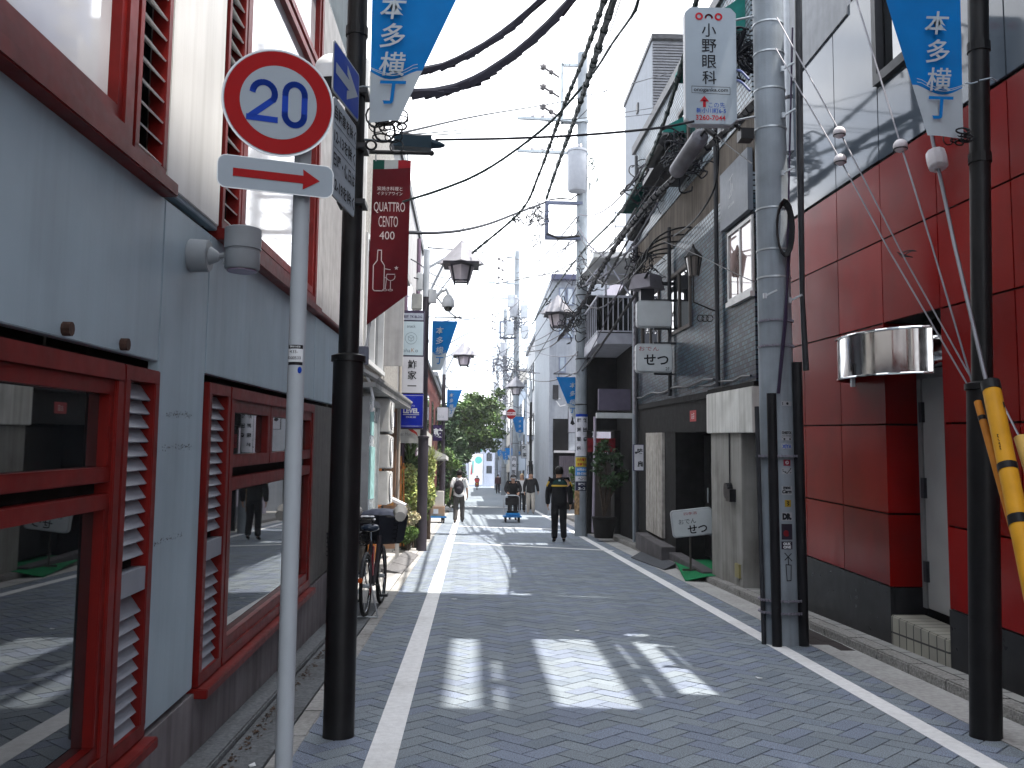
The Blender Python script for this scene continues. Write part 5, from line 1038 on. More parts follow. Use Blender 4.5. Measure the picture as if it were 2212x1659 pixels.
# ================================================================== FURTHER UTILITY POLES
def util_pole(x, y, top, label, r=(.165, .115), eq=True, seed=1, mirror=1, rack=True):
    R_ = random.Random(seed); t = thing('utility_pole', label, 'utility pole', (x, y, 0), 'concrete utility poles along the street')
    rz = lambda z: r[0]+(r[1]-r[0])*z/top
    m = MB(); m.tube([(x, y, z) for z in (-.02, top*.33, top*.66, top)], [rz(z) for z in (0, top*.33, top*.66, top)], 20); m.build('shaft', poleg, t, smooth=True)
    m = MB()
    for k in range(int(top-2.5)): z = 2.4+k*.9; s_ = 1 if k % 2 else -1; m.bar((x+s_*rz(z), y, z), (x+s_*(rz(z)+.14), y, z), .02)
    m.build('step_bolts', steel, t)
    for z in (2.2, 3.4, 4.6, 6.3): m = MB(); m.tube([(x, y, z-.015), (x, y, z+.015)], rz(z)+.01, 18); m.build('band', dark, t)
    if not eq: return t
    pl_ = mat('crossarm_steel', (.33,.37,.40), .5, metal=.3, var=.1)
    z = top-.35                                     # dead-end frame with three insulators
    for q in (z, z-1.6): m = MB(); m.bar((x, y, q), (x-.55, y, q), .07); m.build('frame_arm', pl_, t)
    m = MB(); m.bar((x-.55, y, z+.05), (x-.55, y, z-1.65), .07); m.build('frame_upright', pl_, t)
    for k in range(3):
        p = Vector((x-.62, y, z-.35-.55*k)); q = p+Vector((-.55, -.25, .22)); m = MB()
        m.tube([p, p.lerp(q, .35), p.lerp(q, .36), p.lerp(q, .5), p.lerp(q, .51), p.lerp(q, .75), p.lerp(q, .76), p.lerp(q, .92), p.lerp(q, .93), q], [.025, .03, .07, .07, .03, .03, .09, .09, .03, .02], 8); m.build('insulator', mat('insulator_dark', (.09,.085,.09), .3), t)
    for q in (top-1.95, top-2.85):
        m = MB(); m.bar((x+.15, y-.12, q), (x-1.75, y-.12, q+.05), .09, .07); a_ = m.build('crossarm', pl_, t)
        for k in range(3): m = MB(); px_ = x-1.35+.27*k; m.tube([(px_, y-.12, q+.05), (px_, y-.12, q+.1), (px_, y-.12, q+.1), (px_, y-.12, q+.16), (px_, y-.12, q+.17)], [.02, .02, .05, .045, .02], 8); m.build('pin_insulator', porc, a_)
    m = MB(); zt_ = top-2.85; m.lathe((x-.17, y-.34, zt_-1.1), [(.22, 0), (.25, .04), (.25, 1.05), (.27, 1.06), (.27, 1.12), (.1, 1.16)], 18); tr = m.build('transformer', mat('transformer_grey', (.30,.32,.36), .5, var=.08, grime=.15), t, smooth=True)
    for k in range(3): m = MB(); m.lathe((x-.28+.1*k, y-.42, zt_+.02), [(.03, 0), (.045, .03), (.02, .08), (.04, .1), (.01, .16)], 8); m.build('bushing', porc, tr)
    m = MB()
    for k in range(9):
        pts = [Vector((x+.16+R_.uniform(0, .12), y-.1, zt_+.1-R_.uniform(0, .9)))]
        for i in range(7): pts.append(pts[-1]+Vector((R_.uniform(-.09, .11), R_.uniform(-.05, .05), R_.uniform(-.22, .1))))
        m.tube(pts, .011, 5)
    m.build('drop_leads', mat('lead_green', (.02,.05,.035), .5), t)
    if rack:
        zr = top-4.2; zl = zr-.95; xl_ = x-.95
        m = MB(); m.bar((x, y-.1, zr), (xl_, y-.1, zr), .10, .08).bar((xl_, y-.1, zr+.05), (xl_, y-.1, zl-.05), .10, .08).bar((xl_, y-.1, zl), (x, y-.1, zl), .12, .09); m.build('cable_rack', mat('rack_steel', (.10,.115,.17), .5, metal=.3), t)
        m = MB(); m.tube([(xl_+.05, y-.12, zr+.07), (xl_+.35, y-.12, zr+.12), (x-.3, y-.12, zr+.1), (x-.05, y-.1, zr+.3)], .02, 6); m.build('rack_cable', black, t); m = MB(); m.tube([(xl_, y-.15, zl+.1), (xl_+.3, y-.15, zl-.02), (xl_+.9, y-.15, zl+.06)], .035, 6); m.build('rack_cable', black, t)
    return t
U2 = AZ(1255, 1158); T2 = AY(1258, 115, U2.y).z
u2 = util_pole(U2.x, U2.y, T2, 'grey utility pole with transformer and wrapped clinic advert in mid street', r=(.17, .13), seed=3)
# wrapped advertisement panels on pole two
def pole_wrap(par, x, y, r, z0, z1, mt, name='advert_panel', a0=-62, a1=62, lab=None):
    m = MB(); n = 10; v = [(x+r*math.sin(RAD(a0+(a1-a0)*i/n)), y-r*math.cos(RAD(a0+(a1-a0)*i/n)), z) for z in (z0, z1) for i in range(n+1)]
    m.add(v, [(i, i+1, n+2+i, n+1+i) for i in range(n)]); return m.build(name, mt, par, smooth=True, label=lab)
def wrap_text(lt, x, y, r): lt.mb.v = [(x+r*math.sin((vx-x)/r), y-r*math.cos((vx-x)/r), vz) for vx, vy, vz in lt.mb.v]; return lt
rp = .178; zp = lambda py: AY(1257, py, U2.y-.18).z
w_ = pole_wrap(u2, U2.x, U2.y, rp, zp(985), zp(900), mat('advert_white', (.55,.56,.62), .5), lab='white wrapped panel with two columns of black characters')
lt = Letter((U2.x, U2.y-rp, 0), X1, Z1, 0); pit = (zp(900)-zp(985))/4.1
lt.vert('藤原眼科', -.085, zp(908), .115, pit*.98, bold=.03).vert('飯田橋', .085, zp(908), .115, pit*.98, bold=.03); wrap_text(lt, U2.x, U2.y, rp+.004).build(ink, w_)
pole_wrap(u2, U2.x, U2.y, rp, zp(900), zp(894), signblue, 'advert_band')
for a_, b_, mt_, tx_, tm in ((988, 1008, mat('advert_yellow', (.50,.38,.05), .5), ('日内電子', '信濃下請'), mat('advert_red_ink', (.30,.03,.02), .6)), (1010, 1027, mat('advert_blue', (.05,.22,.55), .5), ('お問合せ', '03-3268'), white), (1029, 1039, pane_w, ('ヘンリ', ), ink), (1041, 1060, mat('advert_navy', (.02,.022,.05), .5), ('神楽坂', '3-2'), white)):
    w_ = pole_wrap(u2, U2.x, U2.y, rp, zp(b_), zp(a_), mt_); lt = Letter((U2.x, U2.y-rp, 0), X1, Z1, 0); hh = (zp(a_)-zp(b_))/len(tx_)
    for i, s_ in enumerate(tx_): lt.text(s_, 0, zp(a_)-hh*(i+.5), hh*.62, w=.26 if len(s_) > 3 else .2, bold=.03)
    wrap_text(lt, U2.x, U2.y, rp+.004).build(tm, w_)
pole_wrap(u2, U2.x, U2.y, rp, zp(1112), zp(1060), mat('peeling_rust', (.26,.17,.09), .8, var=.6, scale=14), 'peeling_strip', -80, -20)
util_pole(2.45, 55, 14.6, 'pale utility pole with transformer further down the street, middle distance', r=(.19, .14), seed=5)
util_pole(2.55, 78, 15.2, 'distant utility pole hung with equipment boxes, second beyond clinic advert pole', r=(.21, .15), seed=8)
util_pole(2.6, 104, 14.5, 'most distant utility pole near the end of the street', r=(.2, .15), seed=9)
for i, (x, y, z) in enumerate(((2.1, 54.6, 11.2), (2.85, 54.6, 10.6), (2.05, 54.6, 9.6), (2.9, 54.6, 9.4), (2.15, 77.6, 10), (2.9, 77.6, 9.2))):
    m = MB(); m.box(x-.2, x+.2, y-.2, y+.1, z, z+.75); t_ = m.build('equipment_box', mat('box_pale_blue', (.36,.39,.43), .5), bevel=.03); tag(t_, ('pale grey switch box on the left of the middle pole, upper', 'pale grey switch box on the right of the middle pole, upper', 'pale grey switch box on the left of the middle pole, lower', 'pale grey switch box on the right of the middle pole, lower', 'pale switch box on the left of the distant pole', 'pale switch box on the right of the distant pole')[i], 'equipment box', 'switch boxes on the poles')
lamp_post(2.98, 25.6, -1, 'black lantern post on the right just behind the clinic advert pole', r=(.09, .06))
p = AY(1262, 815, 25.6); banner(2.9, p.z, 25.6, .68, 1.12, -1, 'blue banner on the right beside the clinic advert pole', txt=.15, bottom=.22, tx=.24)
lamp_post(2.72, 45, -1, 'black lantern post on the right by the round no entry sign', r=(.09, .06), top=6.0)
lamp_post(2.75, 66, -1, 'black lantern post far right beyond the no entry sign', r=(.09, .06), top=6.0)
lamp_post(-1.1, 66, 1, 'black lantern post far left behind the street tree', r=(.09, .06), top=6.0)
lamp_post(2.8, 88, -1, 'black lantern post near far right end of the street', r=(.09, .06), top=6.0)
t = thing('no_entry_sign', 'round red sign with white bar of characters on the right in the distance', 'traffic sign', AY(1104, 894, 44)); c = AY(1104, 894, 44); R0 = 11.5*44/F
for rr, mt_, o, nm in ((R0, signwhite, 0, 'plate'), (R0*.93, signred, .01, 'red_disc')): m = MB(); m.prism(circ(rr, 28), c+Vector((0,-o,0)), X1, Z1, .008); m.build(nm, mt_, t)
m = MB(); m.prism([(-R0*.85,-R0*.25),(R0*.85,-R0*.25),(R0*.85,R0*.3),(-R0*.85,R0*.3)], c+Vector((0,-.02,0)), X1, Z1, .006); m.build('bar', white, t)
Letter(c+Vector((0,-.021,.01)), X1, Z1).text('車両通行止', 0, 0, R0*.42, w=R0*1.5, bold=.03).build(signred, t)
m = MB(); m.tube([(c.x, c.y+.05, .03), (c.x, c.y+.05, c.z+R0)], .038, 10); m.build('post', lampsil, t)
# ================================================================== HANGING BANNER OF THE RESTAURANT
y = 11.9; rbm = mat('wine_red_canvas', (.10,.004,.009), .6, var=.08)
TLb, TRb, BRb, BLb = AY(806, 345, y), AY(888, 345, y), AY(880, 636, y), AY(792, 703, y)
t = thing('restaurant_banner', 'tall wine red restaurant banner with bottle drawing hanging from a black bar', 'banner', (TLb.x, y, BLb.z))
def bq(f, g_): return TLb.lerp(TRb, f).lerp(BLb.lerp(BRb, f), g_)
def bpart(nm, f0, f1, g0, g1, mt):
    m = MB(); n = 14; vs = []
    for j in range(n+1):
        for i in range(5): f, g_ = f0+(f1-f0)*i/4, g0+(g1-g0)*j/n; p = bq(f, g_); vs.append((p.x, p.y+.02*math.sin(g_*5+f*2), p.z))
    m.add(vs, [(j*5+i, (j+1)*5+i, (j+1)*5+i+1, j*5+i+1) for j in range(n) for i in range(4)]); return m.build(nm, mt, t, smooth=True)
bpart('canvas', 0, 1, .058, 1, rbm); bpart('flag_green', 0, .30, 0, .058, mat('flag_green', (.005,.07,.05), .6)); bpart('flag_white', .30, .66, 0, .058, mat('flag_white', (.42,.44,.42), .6)); bpart('flag_red', .66, 1, 0, .058, mat('flag_red', (.30,.012,.02), .6))
crm = mat('banner_cream', (.58,.50,.50), .6); k = y/F
o = AY(840, 480, y); bx = lambda px: (px-840)*k; bz = lambda py: (480-py)*k
lt = Letter(o+Vector((0,-.026,0)), X1, Z1, .004)
lt.text('窯焼き料理と', bx(841), bz(406), 9*k, w=55*k).text('イタリアワイン', bx(841), bz(417), 8*k, w=55*k)
lt.text('QUATTRO', bx(841), bz(449), 25*k, w=68*k).text('CENTO', bx(839), bz(480), 24*k, w=42*k).text('400', bx(837), bz(511), 18*k, w=33*k)
lt.line([(bx(818),bz(544)),(bx(826),bz(544)),(bx(826),bz(567)),(bx(833),bz(578)),(bx(833),bz(630)),(bx(829),bz(634)),(bx(812),bz(634)),(bx(809),bz(630)),(bx(809),bz(578)),(bx(817),bz(567))], .011, True)
lt.line([(bx(833),bz(585)),(bx(846),bz(587))], .009).line([(bx(833),bz(604)),(bx(838),bz(606)),(bx(836),bz(629))], .009)
lt.line([(bx(838+9*1.0+9.5*math.cos(q)), bz(602+ (9 if math.sin(q) > 0 else 6)*math.sin(q))) for q in np.linspace(-.3, math.pi+.3, 12)]+[(bx(839),bz(597)),(bx(856),bz(597))], .009).line([(bx(847),bz(611)),(bx(847),bz(631))], .009)
for cx in (835, 847): lt.line([(bx(cx+5*math.cos(q)), bz(632+2*math.sin(q))) for q in np.linspace(0, 6.28, 10)], .007)
st_ = [(bx(859)+ (.028 if i % 2 == 0 else .012)*math.sin(i*math.pi/5), bz(583)+(.028 if i % 2 == 0 else .012)*math.cos(i*math.pi/5)) for i in range(10)]; lt.poly(st_)
lt.build(crm, t)
m = MB(); m.tube([AY(797, 328, y), AY(933, 331, y)], .028, 10).sphere(AY(932, 331, y), .038, n=10, m=6); m.bar(AY(797, 328, y), Vector((-1.9, y, AY(797, 328, y).z)), .04); m.build('bar', black, t)
m = MB(); m.tube([AY(880, 334, y), AY(880, 348, y)], .008, 5).tube([AY(812, 332, y), AY(812, 348, y)], .008, 5); m.build('hook', steel, t)
# ================================================================== CABLES
cabm = mat('cable_black', (.012,.013,.018), .45); cabg = mat('cable_grey', (.055,.055,.075), .45); cabt = mat('cable_greenish', (.015,.028,.028), .5)
def smoothpts(pts, n=8):
    pts = [Vector(p) for p in pts]; out = []
    if len(pts) == 2: return [pts[0].lerp(pts[1], i/n) for i in range(n+1)]
    q = [pts[0]*2-pts[1]]+pts+[pts[-1]*2-pts[-2]]
    for i in range(1, len(q)-2):
        for s_ in range(n):
            t_ = s_/n; a, b, c, d = q[i-1], q[i], q[i+1], q[i+2]
            out.append(.5*((2*b)+(c-a)*t_+(2*a-5*b+4*c-d)*t_*t_+(3*b-a-3*c+d)*t_**3))
    return out+[pts[-1]]
def cable(label, pts, r, mt=cabm, name='overhead_cable', grp='overhead cables', beads=0, sag=0, seed=1, cat='cable'):
    p = smoothpts([AY(*q) for q in pts])
    if sag:
        n = len(p)-1; p = [v+Vector((0, 0, -sag*4*(i/n)*(1-i/n))) for i, v in enumerate(p)]
    m = MB(); m.tube(p, r, 6)
    if beads:
        R_ = random.Random(seed); n = len(p)-1; L_ = 0
        for i in range(n):
            seg = p[i+1]-p[i]; k = max(1, int(seg.length/beads))
            for j in range(k):
                q = p[i]+seg*(j+R_.random())/k; d = seg.normalized()*beads*R_.uniform(.12, .3); m.tube([q-d, q+d], r*R_.uniform(1.15, 1.55), 5)
    o = m.build(name, mt); return tag(o, label, cat, grp)
cable('thick sleeved cable sagging at top centre, upper of two', [(890, 156, 7), (960, 140, 7), (1050, 95, 6.9), (1130, 35, 6.8), (1200, -30, 6.6)], .017, cabg, beads=.9)
cable('thick sleeved cable sagging at top centre, lower of two', [(872, 200, 7), (920, 199, 7), (990, 186, 7), (1070, 146, 6.9), (1150, 85, 6.8), (1225, 10, 6.7), (1265, -40, 6.6)], .021, cabg, beads=.9)
cable('beaded bundle running down from top centre to the first lantern', [(1312, -20, 6.5), (1264, 117, 9), (1214, 240, 12), (1164, 377, 16), (1124, 457, 18), (1020, 547, 19.5)], .021, cabt, beads=.25, seed=2)
cable('thick beaded bundle from top centre to the rack on the advert pole', [(1332, -20, 6.5), (1274, 160, 10), (1234, 277, 14), (1200, 370, 19), (1180, 430, 24)], .029, cabt, beads=.3, seed=3)
cable('thin wire beside the thick beaded bundle at top centre', [(1347, -20, 6.5), (1310, 90, 9), (1286, 150, 12), (1270, 250, 17)], .005)
cable('cable with hanging ties curving from top centre to the red banner', [(1382, -20, 9), (1375, 12, 9.2), (1361, 40, 9.5), (1322, 95, 10.5), (1287, 150, 11.5), (1230, 220, 12), (1174, 277, 12), (1091, 340, 12), (1024, 380, 12), (950, 410, 12), (888, 430, 11.9)], .012, cabt, beads=.5, seed=4)
cable('heavy cable from the black box to the clinic sign', [(940, 302, 9), (1100, 299, 9), (1267, 291, 9), (1417, 277, 8.9), (1500, 262, 8.8)], .012)
m = MB(); a, b = AY(852, 306, 9), AY(932, 311, 9); m.bar(a, b, .13, .12); m.tube([b, b+Vector((.09, 0, -.01)), b+Vector((.13, 0, -.012))], [.05, .03, .012], 8); m.tube([AY(760, 300, 9), a], .012, 6); tag(m.build('cable_joint_box', mat('joint_box_slate', (.012,.03,.045), .45)), 'dark slate joint box on the cable left of the centre', 'junction box')
cable('thin wire rising from left post to the tiled building', [(868, 287, 6.2), (1040, 249, 10), (1240, 214, 16), (1417, 166, 20), (1480, 148, 21)], .009)
cable('thin slack wire from left post to tiled building, upper of pair', [(868, 287, 6.2), (930, 287, 8), (1100, 270, 13), (1300, 250, 17), (1480, 222, 20)], .006)
cable('thin slack wire from left post to tiled building, lower of pair', [(868, 288, 6.2), (950, 291, 8), (1100, 279, 13), (1300, 258, 17), (1480, 238, 20)], .006)
cable('thick cable from behind the red banner up to the pole rack', [(880, 502, 12.5), (940, 503, 14), (1000, 497, 16), (1060, 482, 19), (1120, 459, 22), (1178, 437, 24.8)], .026, cabm)
cable('thin straight wire from lantern roof up past the pole', [(980, 515, 19.5), (1080, 410, 20), (1184, 317, 21), (1300, 205, 21), (1330, 160, 21)], .009)
for i, (x0, x1) in enumerate(((1246, 1205), (1253, 1207), (1262, 1210))):
    cable('fine high voltage line from the top centre to the pole insulators', [(x0+12, -20, 14), ((x0+x1)/2+10, 75+i*4, 18), (x1+4, 145+27*i, 24.5)], .006, cabg, grp='fine high voltage lines')
for i in range(3):
    cable('fine high voltage line between the advert pole and middle pole', [(1204+3*i, 140+27*i, 24.6), (1150+4*i, 330+30*i, 34), (1062, 548+26*i, 54.5)], .008, cabg, grp='fine lines between poles')
cable('heavy bundle from lantern area up along the tiled building', [(1206, 735, 26), (1260, 655, 23), (1294, 590, 20), (1345, 510, 17), (1400, 440, 14.5), (1470, 372, 12.5), (1560, 290, 10.8), (1640, 215, 9.2)], .038, cabm, beads=.4, seed=6)
cable('second beaded bundle climbing to the clinic sign', [(1150, 700, 40), (1200, 620, 30), (1262, 540, 24), (1330, 470, 20), (1380, 390, 16), (1425, 290, 13), (1470, 150, 11), (1500, 20, 10), (1515, -40, 9.5)], .024, cabt, beads=.3, seed=7)
cable('third cable bundle just right of the clinic sign climbing pole', [(1300, 620, 20), (1380, 480, 16), (1440, 400, 13.5), (1500, 320, 11.5), (1530, 280, 10.5), (1560, 200, 9.5), (1610, 60, 9)], .02, cabm, beads=.3, seed=8)
cable('loose cable looping down over the render band', [(1545, 280, 10.5), (1552, 330, 10.8), (1545, 400, 11), (1520, 450, 11.5), (1490, 485, 12.5), (1455, 510, 14)], .012, cabm)
cable('blue grey cable arching from clinic sign to the pole, upper', [(1588, 150, 9), (1602, 155, 8.8), (1618, 172, 8.7)], .012, mat('cable_blue', (.05,.07,.17), .5))
cable('blue grey cable arching from clinic sign to the pole, lower', [(1588, 172, 9), (1602, 178, 8.8), (1620, 196, 8.7)], .012, mat('cable_blue', (.05,.07,.17), .5))
cable('thin wire from black clamp to utility pole over the render band', [(1547, 292, 10), (1580, 320, 9.5), (1626, 354, 8.75)], .006)
cable('long thin wire across the street to the render band', [(1430, 520, 14), (1500, 548, 12), (1600, 596, 9.5), (1640, 612, 9)], .005)
far_specs = [((1250, 560, 24.6), (1180, 585, 40), (1115, 600, 55)), ((1245, 470, 24.6), (1160, 560, 40), (1116, 590, 55)), ((1250, 690, 24.6), (1180, 745, 40), (1118, 760, 55)), ((1248, 760, 24.6), (1190, 800, 40), (1118, 800, 55)), ((1115, 640, 55), (1090, 715, 66), (1078, 735, 78)), ((1115, 700, 55), (1092, 760, 66), (1078, 775, 78)), ((1078, 740, 78), (1068, 790, 90), (1060, 810, 104)), ((1255, 620, 24.6), (1330, 560, 20), (1420, 440, 15)), ((1258, 800, 24.6), (1320, 700, 20), (1400, 590, 17))]
for i, p in enumerate(far_specs):
    cable('dark service cable slung between distant utility poles', list(p), .016+.006*(i % 3), cabg if i % 2 else cabm, grp='service cables between distant poles', sag=.15, beads=.6 if i % 3 == 0 else 0, seed=i)
ls = [((888, 560, 20), (980, 600, 26), (1075, 570, 54)), ((925, 535, 19.8), (1040, 545, 30), (1160, 565, 40), (1246, 520, 24.6)), ((960, 790, 35), (1030, 840, 40), (1100, 770, 54)), ((960, 830, 35), (1000, 870, 45), (1060, 845, 60), (1110, 780, 55)), ((935, 700, 19.8), (1000, 680, 30), (1075, 640, 54)), ((965, 745, 35), (1020, 715, 42), (1076, 690, 77)), ((975, 770, 35), (1040, 800, 44), (1110, 870, 54)), ((920, 620, 19.8), (1010, 690, 30), (1095, 660, 54)), ((895, 600, 19), (1000, 625, 30), (1240, 580, 24.6))]
for i, p in enumerate(ls):
    cable('thin wire crossing white sky between left lamp posts and middle poles', list(p), .014+.005*(i % 2), cabm, grp='thin wires crossing the sky')
R9 = random.Random(77)
for i in range(16):
    px0, py0 = R9.choice([(1250, 480), (1252, 560), (1250, 620), (1255, 690), (1248, 780)]); a = (px0, py0+R9.uniform(-25, 25), 24.6)
    if i % 2: b = (R9.uniform(1370, 1490), R9.uniform(280, 620), R9.uniform(12.5, 19)); lab = 'thin drop wire between the advert pole and tiled building'
    else: b = (R9.uniform(1095, 1125), R9.uniform(590, 900), 54.6); lab = 'thin drop wire between the advert pole and middle pole'
    cable(lab, [a, b], .012+.007*R9.random(), cabg if i % 3 else cabm, grp='thin drop wires', sag=R9.uniform(.1, .6))
for i in range(8):
    y0 = R9.uniform(35, 60); cable('thin wire crossing the street between far lamp posts', [(R9.uniform(955, 1000), R9.uniform(700, 860), y0), (R9.uniform(1110, 1180), R9.uniform(700, 900), y0+R9.uniform(-4, 8))], .015, cabg, grp='thin wires far down the street', sag=R9.uniform(.1, .5))
def tangle(label, px, py, y, rx, rz, n, r, seed, mt=cabm, grp='cable tangles on the poles'):
    c = AY(px, py, y); k = y/F; R_ = random.Random(seed); m = MB()
    for i in range(n):
        pts = [c+Vector((R_.gauss(0, rx*k*.5), R_.uniform(-.15, .1), R_.gauss(0, rz*k*.5)))]; d = Vector((R_.gauss(0, 1), R_.gauss(0, .3), R_.gauss(0, 1)))
        for j in range(12):
            d = (d*.75+Vector((R_.gauss(0, .6), R_.gauss(0, .2), R_.gauss(0, .6)))-(pts[-1]-c)*(.9/(rx*k+.05))*.35); pts.append(pts[-1]+d.normalized()*.35*(rx+rz)*.5*k*.6)
        m.tube(smoothpts(pts, 2), r*R_.uniform(.6, 1.4), 4)
    return tag(m.build('cable_tangle', mt), label, 'cables', grp)
tangle('dense black knot of cable loops hanging left of the pole rack', 1157, 468, 24.6, 22, 40, 22, .009, 11)
tangle('loose cable loops dangling below the pole rack', 1160, 522, 24.6, 14, 22, 9, .009, 12, cabt)
tangle('small knot of wires on the beaded bundle above lantern', 1116, 470, 22, 10, 10, 10, .008, 13)
tangle('messy cable bunch where bundles meet the advert pole, upper', 1275, 585, 24, 40, 36, 26, .010, 14)
tangle('messy cable bunch on the advert pole, lower by the lantern', 1240, 690, 24.4, 42, 40, 22, .010, 15)
tangle('cable bunch left of the right lantern', 1190, 668, 26, 18, 24, 14, .010, 16)
tangle('tangled cables on the tiled building corner under teal awning', 1400, 400, 18, 34, 48, 40, .011, 17)
tangle('tangled cables between the clinic sign and tiled wall', 1480, 330, 13, 44, 50, 34, .010, 18)
tangle('cable bunch behind the clinic sign at the top of near pole', 1610, 120, 9.4, 24, 80, 26, .011, 19)
tangle('wire loops around black box on tiled wall over the iron awning', 1385, 570, 17.5, 30, 34, 26, .009, 20)
tangle('dense equipment cables on the middle pole, upper', 1112, 690, 54.8, 18, 46, 22, .016, 21, cabg)
tangle('dense equipment cables on the middle pole, lower', 1105, 800, 54.8, 22, 44, 24, .016, 22, cabg)
tangle('equipment cables on the distant pole', 1078, 770, 77.8, 12, 46, 20, .02, 23, cabg)
tangle('faint cable bunch on the pole behind tree', 1085, 860, 70, 14, 24, 16, .02, 24, cabg)
# cable closures and small awnings on the tiled facade
def closure(label, p0, p1, y0, y1, r, mt):
    a, b = AY(*p0, y0), AY(*p1, y1); d = b-a; t = thing('cable_closure', label, 'cable closure', a, 'cable closures'); m = MB(); m.tube([a, a+d*.04, a+d*.96, b], [r*.6, r, r, r*.6], 10); m.build('shell', mt, t, bevel=0, smooth=True); m = MB(); m.tube([a-d*.2, a], .02, 5).tube([b, b+d*.2], .02, 5); m.build('lead', black, t); return t
closure('large black and white cable closure under clinic sign', (1515, 292), (1460, 372), 10.6, 11.6, .10, mat('closure_grey', (.16,.16,.18), .5, var=.5, scale=2))
closure('black cable closure left of the clinic sign by teal awning', (1440, 300), (1408, 350), 14, 15, .12, black)
closure('black cable closure lowest on the tiled corner', (1392, 470), (1365, 510), 17, 18, .12, black)
closure('dark closure on the bundle by the right lantern', (1212, 665), (1196, 690), 26, 27, .15, mat('closure_plum', (.03,.012,.02), .5))
closure('short black clamp on the wire over render band', (1528, 280), (1546, 294), 10.1, 10, .03, black)
teal = mat('teal_awning', (.012,.13,.115), .6, var=.2)
def teal_awn(label, y0, y1, z, x1, h=.55):
    t = thing('window_awning', label, 'awning', (BX, y0, z)); m = MB(); v = [(BX, y0, z), (BX, y0, z+h), (x1, y0, z+.12), (x1, y0, z), (BX, y1, z), (BX, y1, z+h), (x1, y1, z+.12), (x1, y1, z)]
    m.add(v, [(1,2,6,5), (2,3,7,6), (0,1,2,3)[::-1], (4,5,6,7)]); m.build('canvas', teal, t); m = MB(); m.bar((x1, y0, z+.02), (x1, y1, z+.02), .03).bar((BX, y0, z+.02), (x1, y0, z+.02), .025); m.build('frame', dark, t)
teal_awn('teal green awning high on the tiled building corner', 18.6, 20.2, 7.2, 3.15, .35)
teal_awn('teal green awning behind the cables left of clinic sign', 15.9, 17.2, 7.4, 3.2, .35)
teal_awn('dark teal awning at top right behind the near pole', 12.3, 14.0, 7.5, 3.0)
t = thing('flat_hood', 'thin dark canopy plate under upper windows of tiled building', 'awning', (3.2, 15.8, 6.7)); m = MB(); m.box(2.95, BX, 14.9, 16.5, 6.66, 6.74); m.build('plate', dark, t)
t = thing('service_box', 'black cable box beside the near pole below clinic sign', 'junction box', AY(1606, 285, 9)); m = MB(); a, b = AY(1598, 302, 9), AY(1626, 280, 9); m.box(a.x, b.x, 8.95, 9.1, a.z, b.z).tube([AY(1588, 270, 9), AY(1605, 285, 9)], .02, 6); m.build('box', black, t)
# ================================================================== PEOPLE
def skin_mesh(verts, edges, radii, root, sub=2):
    me = bpy.data.meshes.new('s'); me.from_pydata(verts, edges, []); o = bpy.data.objects.new('s', me); TMP.collection.objects.link(o)
    md = o.modifiers.new('k', 'SKIN'); md.use_smooth_shade = True
    sk = me.skin_vertices[0].data
    for i, r_ in enumerate(radii): sk[i].radius = (r_, r_) if not isinstance(r_, tuple) else r_; sk[i].use_root = False
    for q in (root if isinstance(root, (list, tuple)) else [root]): sk[q].use_root = True
    sm = o.modifiers.new('u', 'SUBSURF'); sm.levels = sub; sm.render_levels = sub
    TMP.view_layers[0].update(); dg = TMP.view_layers[0].depsgraph; ev = o.evaluated_get(dg); r = bpy.data.meshes.new_from_object(ev)
    TMP.collection.objects.unlink(o); bpy.data.objects.remove(o); return r
class Skel:
    def __init__(s): s.v = []; s.e = []; s.r = []
    def add(s, p, r, par=None):
        s.v.append(tuple(p)); s.r.append(r)
        if par is not None: s.e.append((par, len(s.v)-1))
        return len(s.v)-1
skin_m = mat('skin', (.42,.25,.17), .5, var=.06); hair_m = mat('black_hair', (.010,.009,.009), .5, var=.3, scale=30)
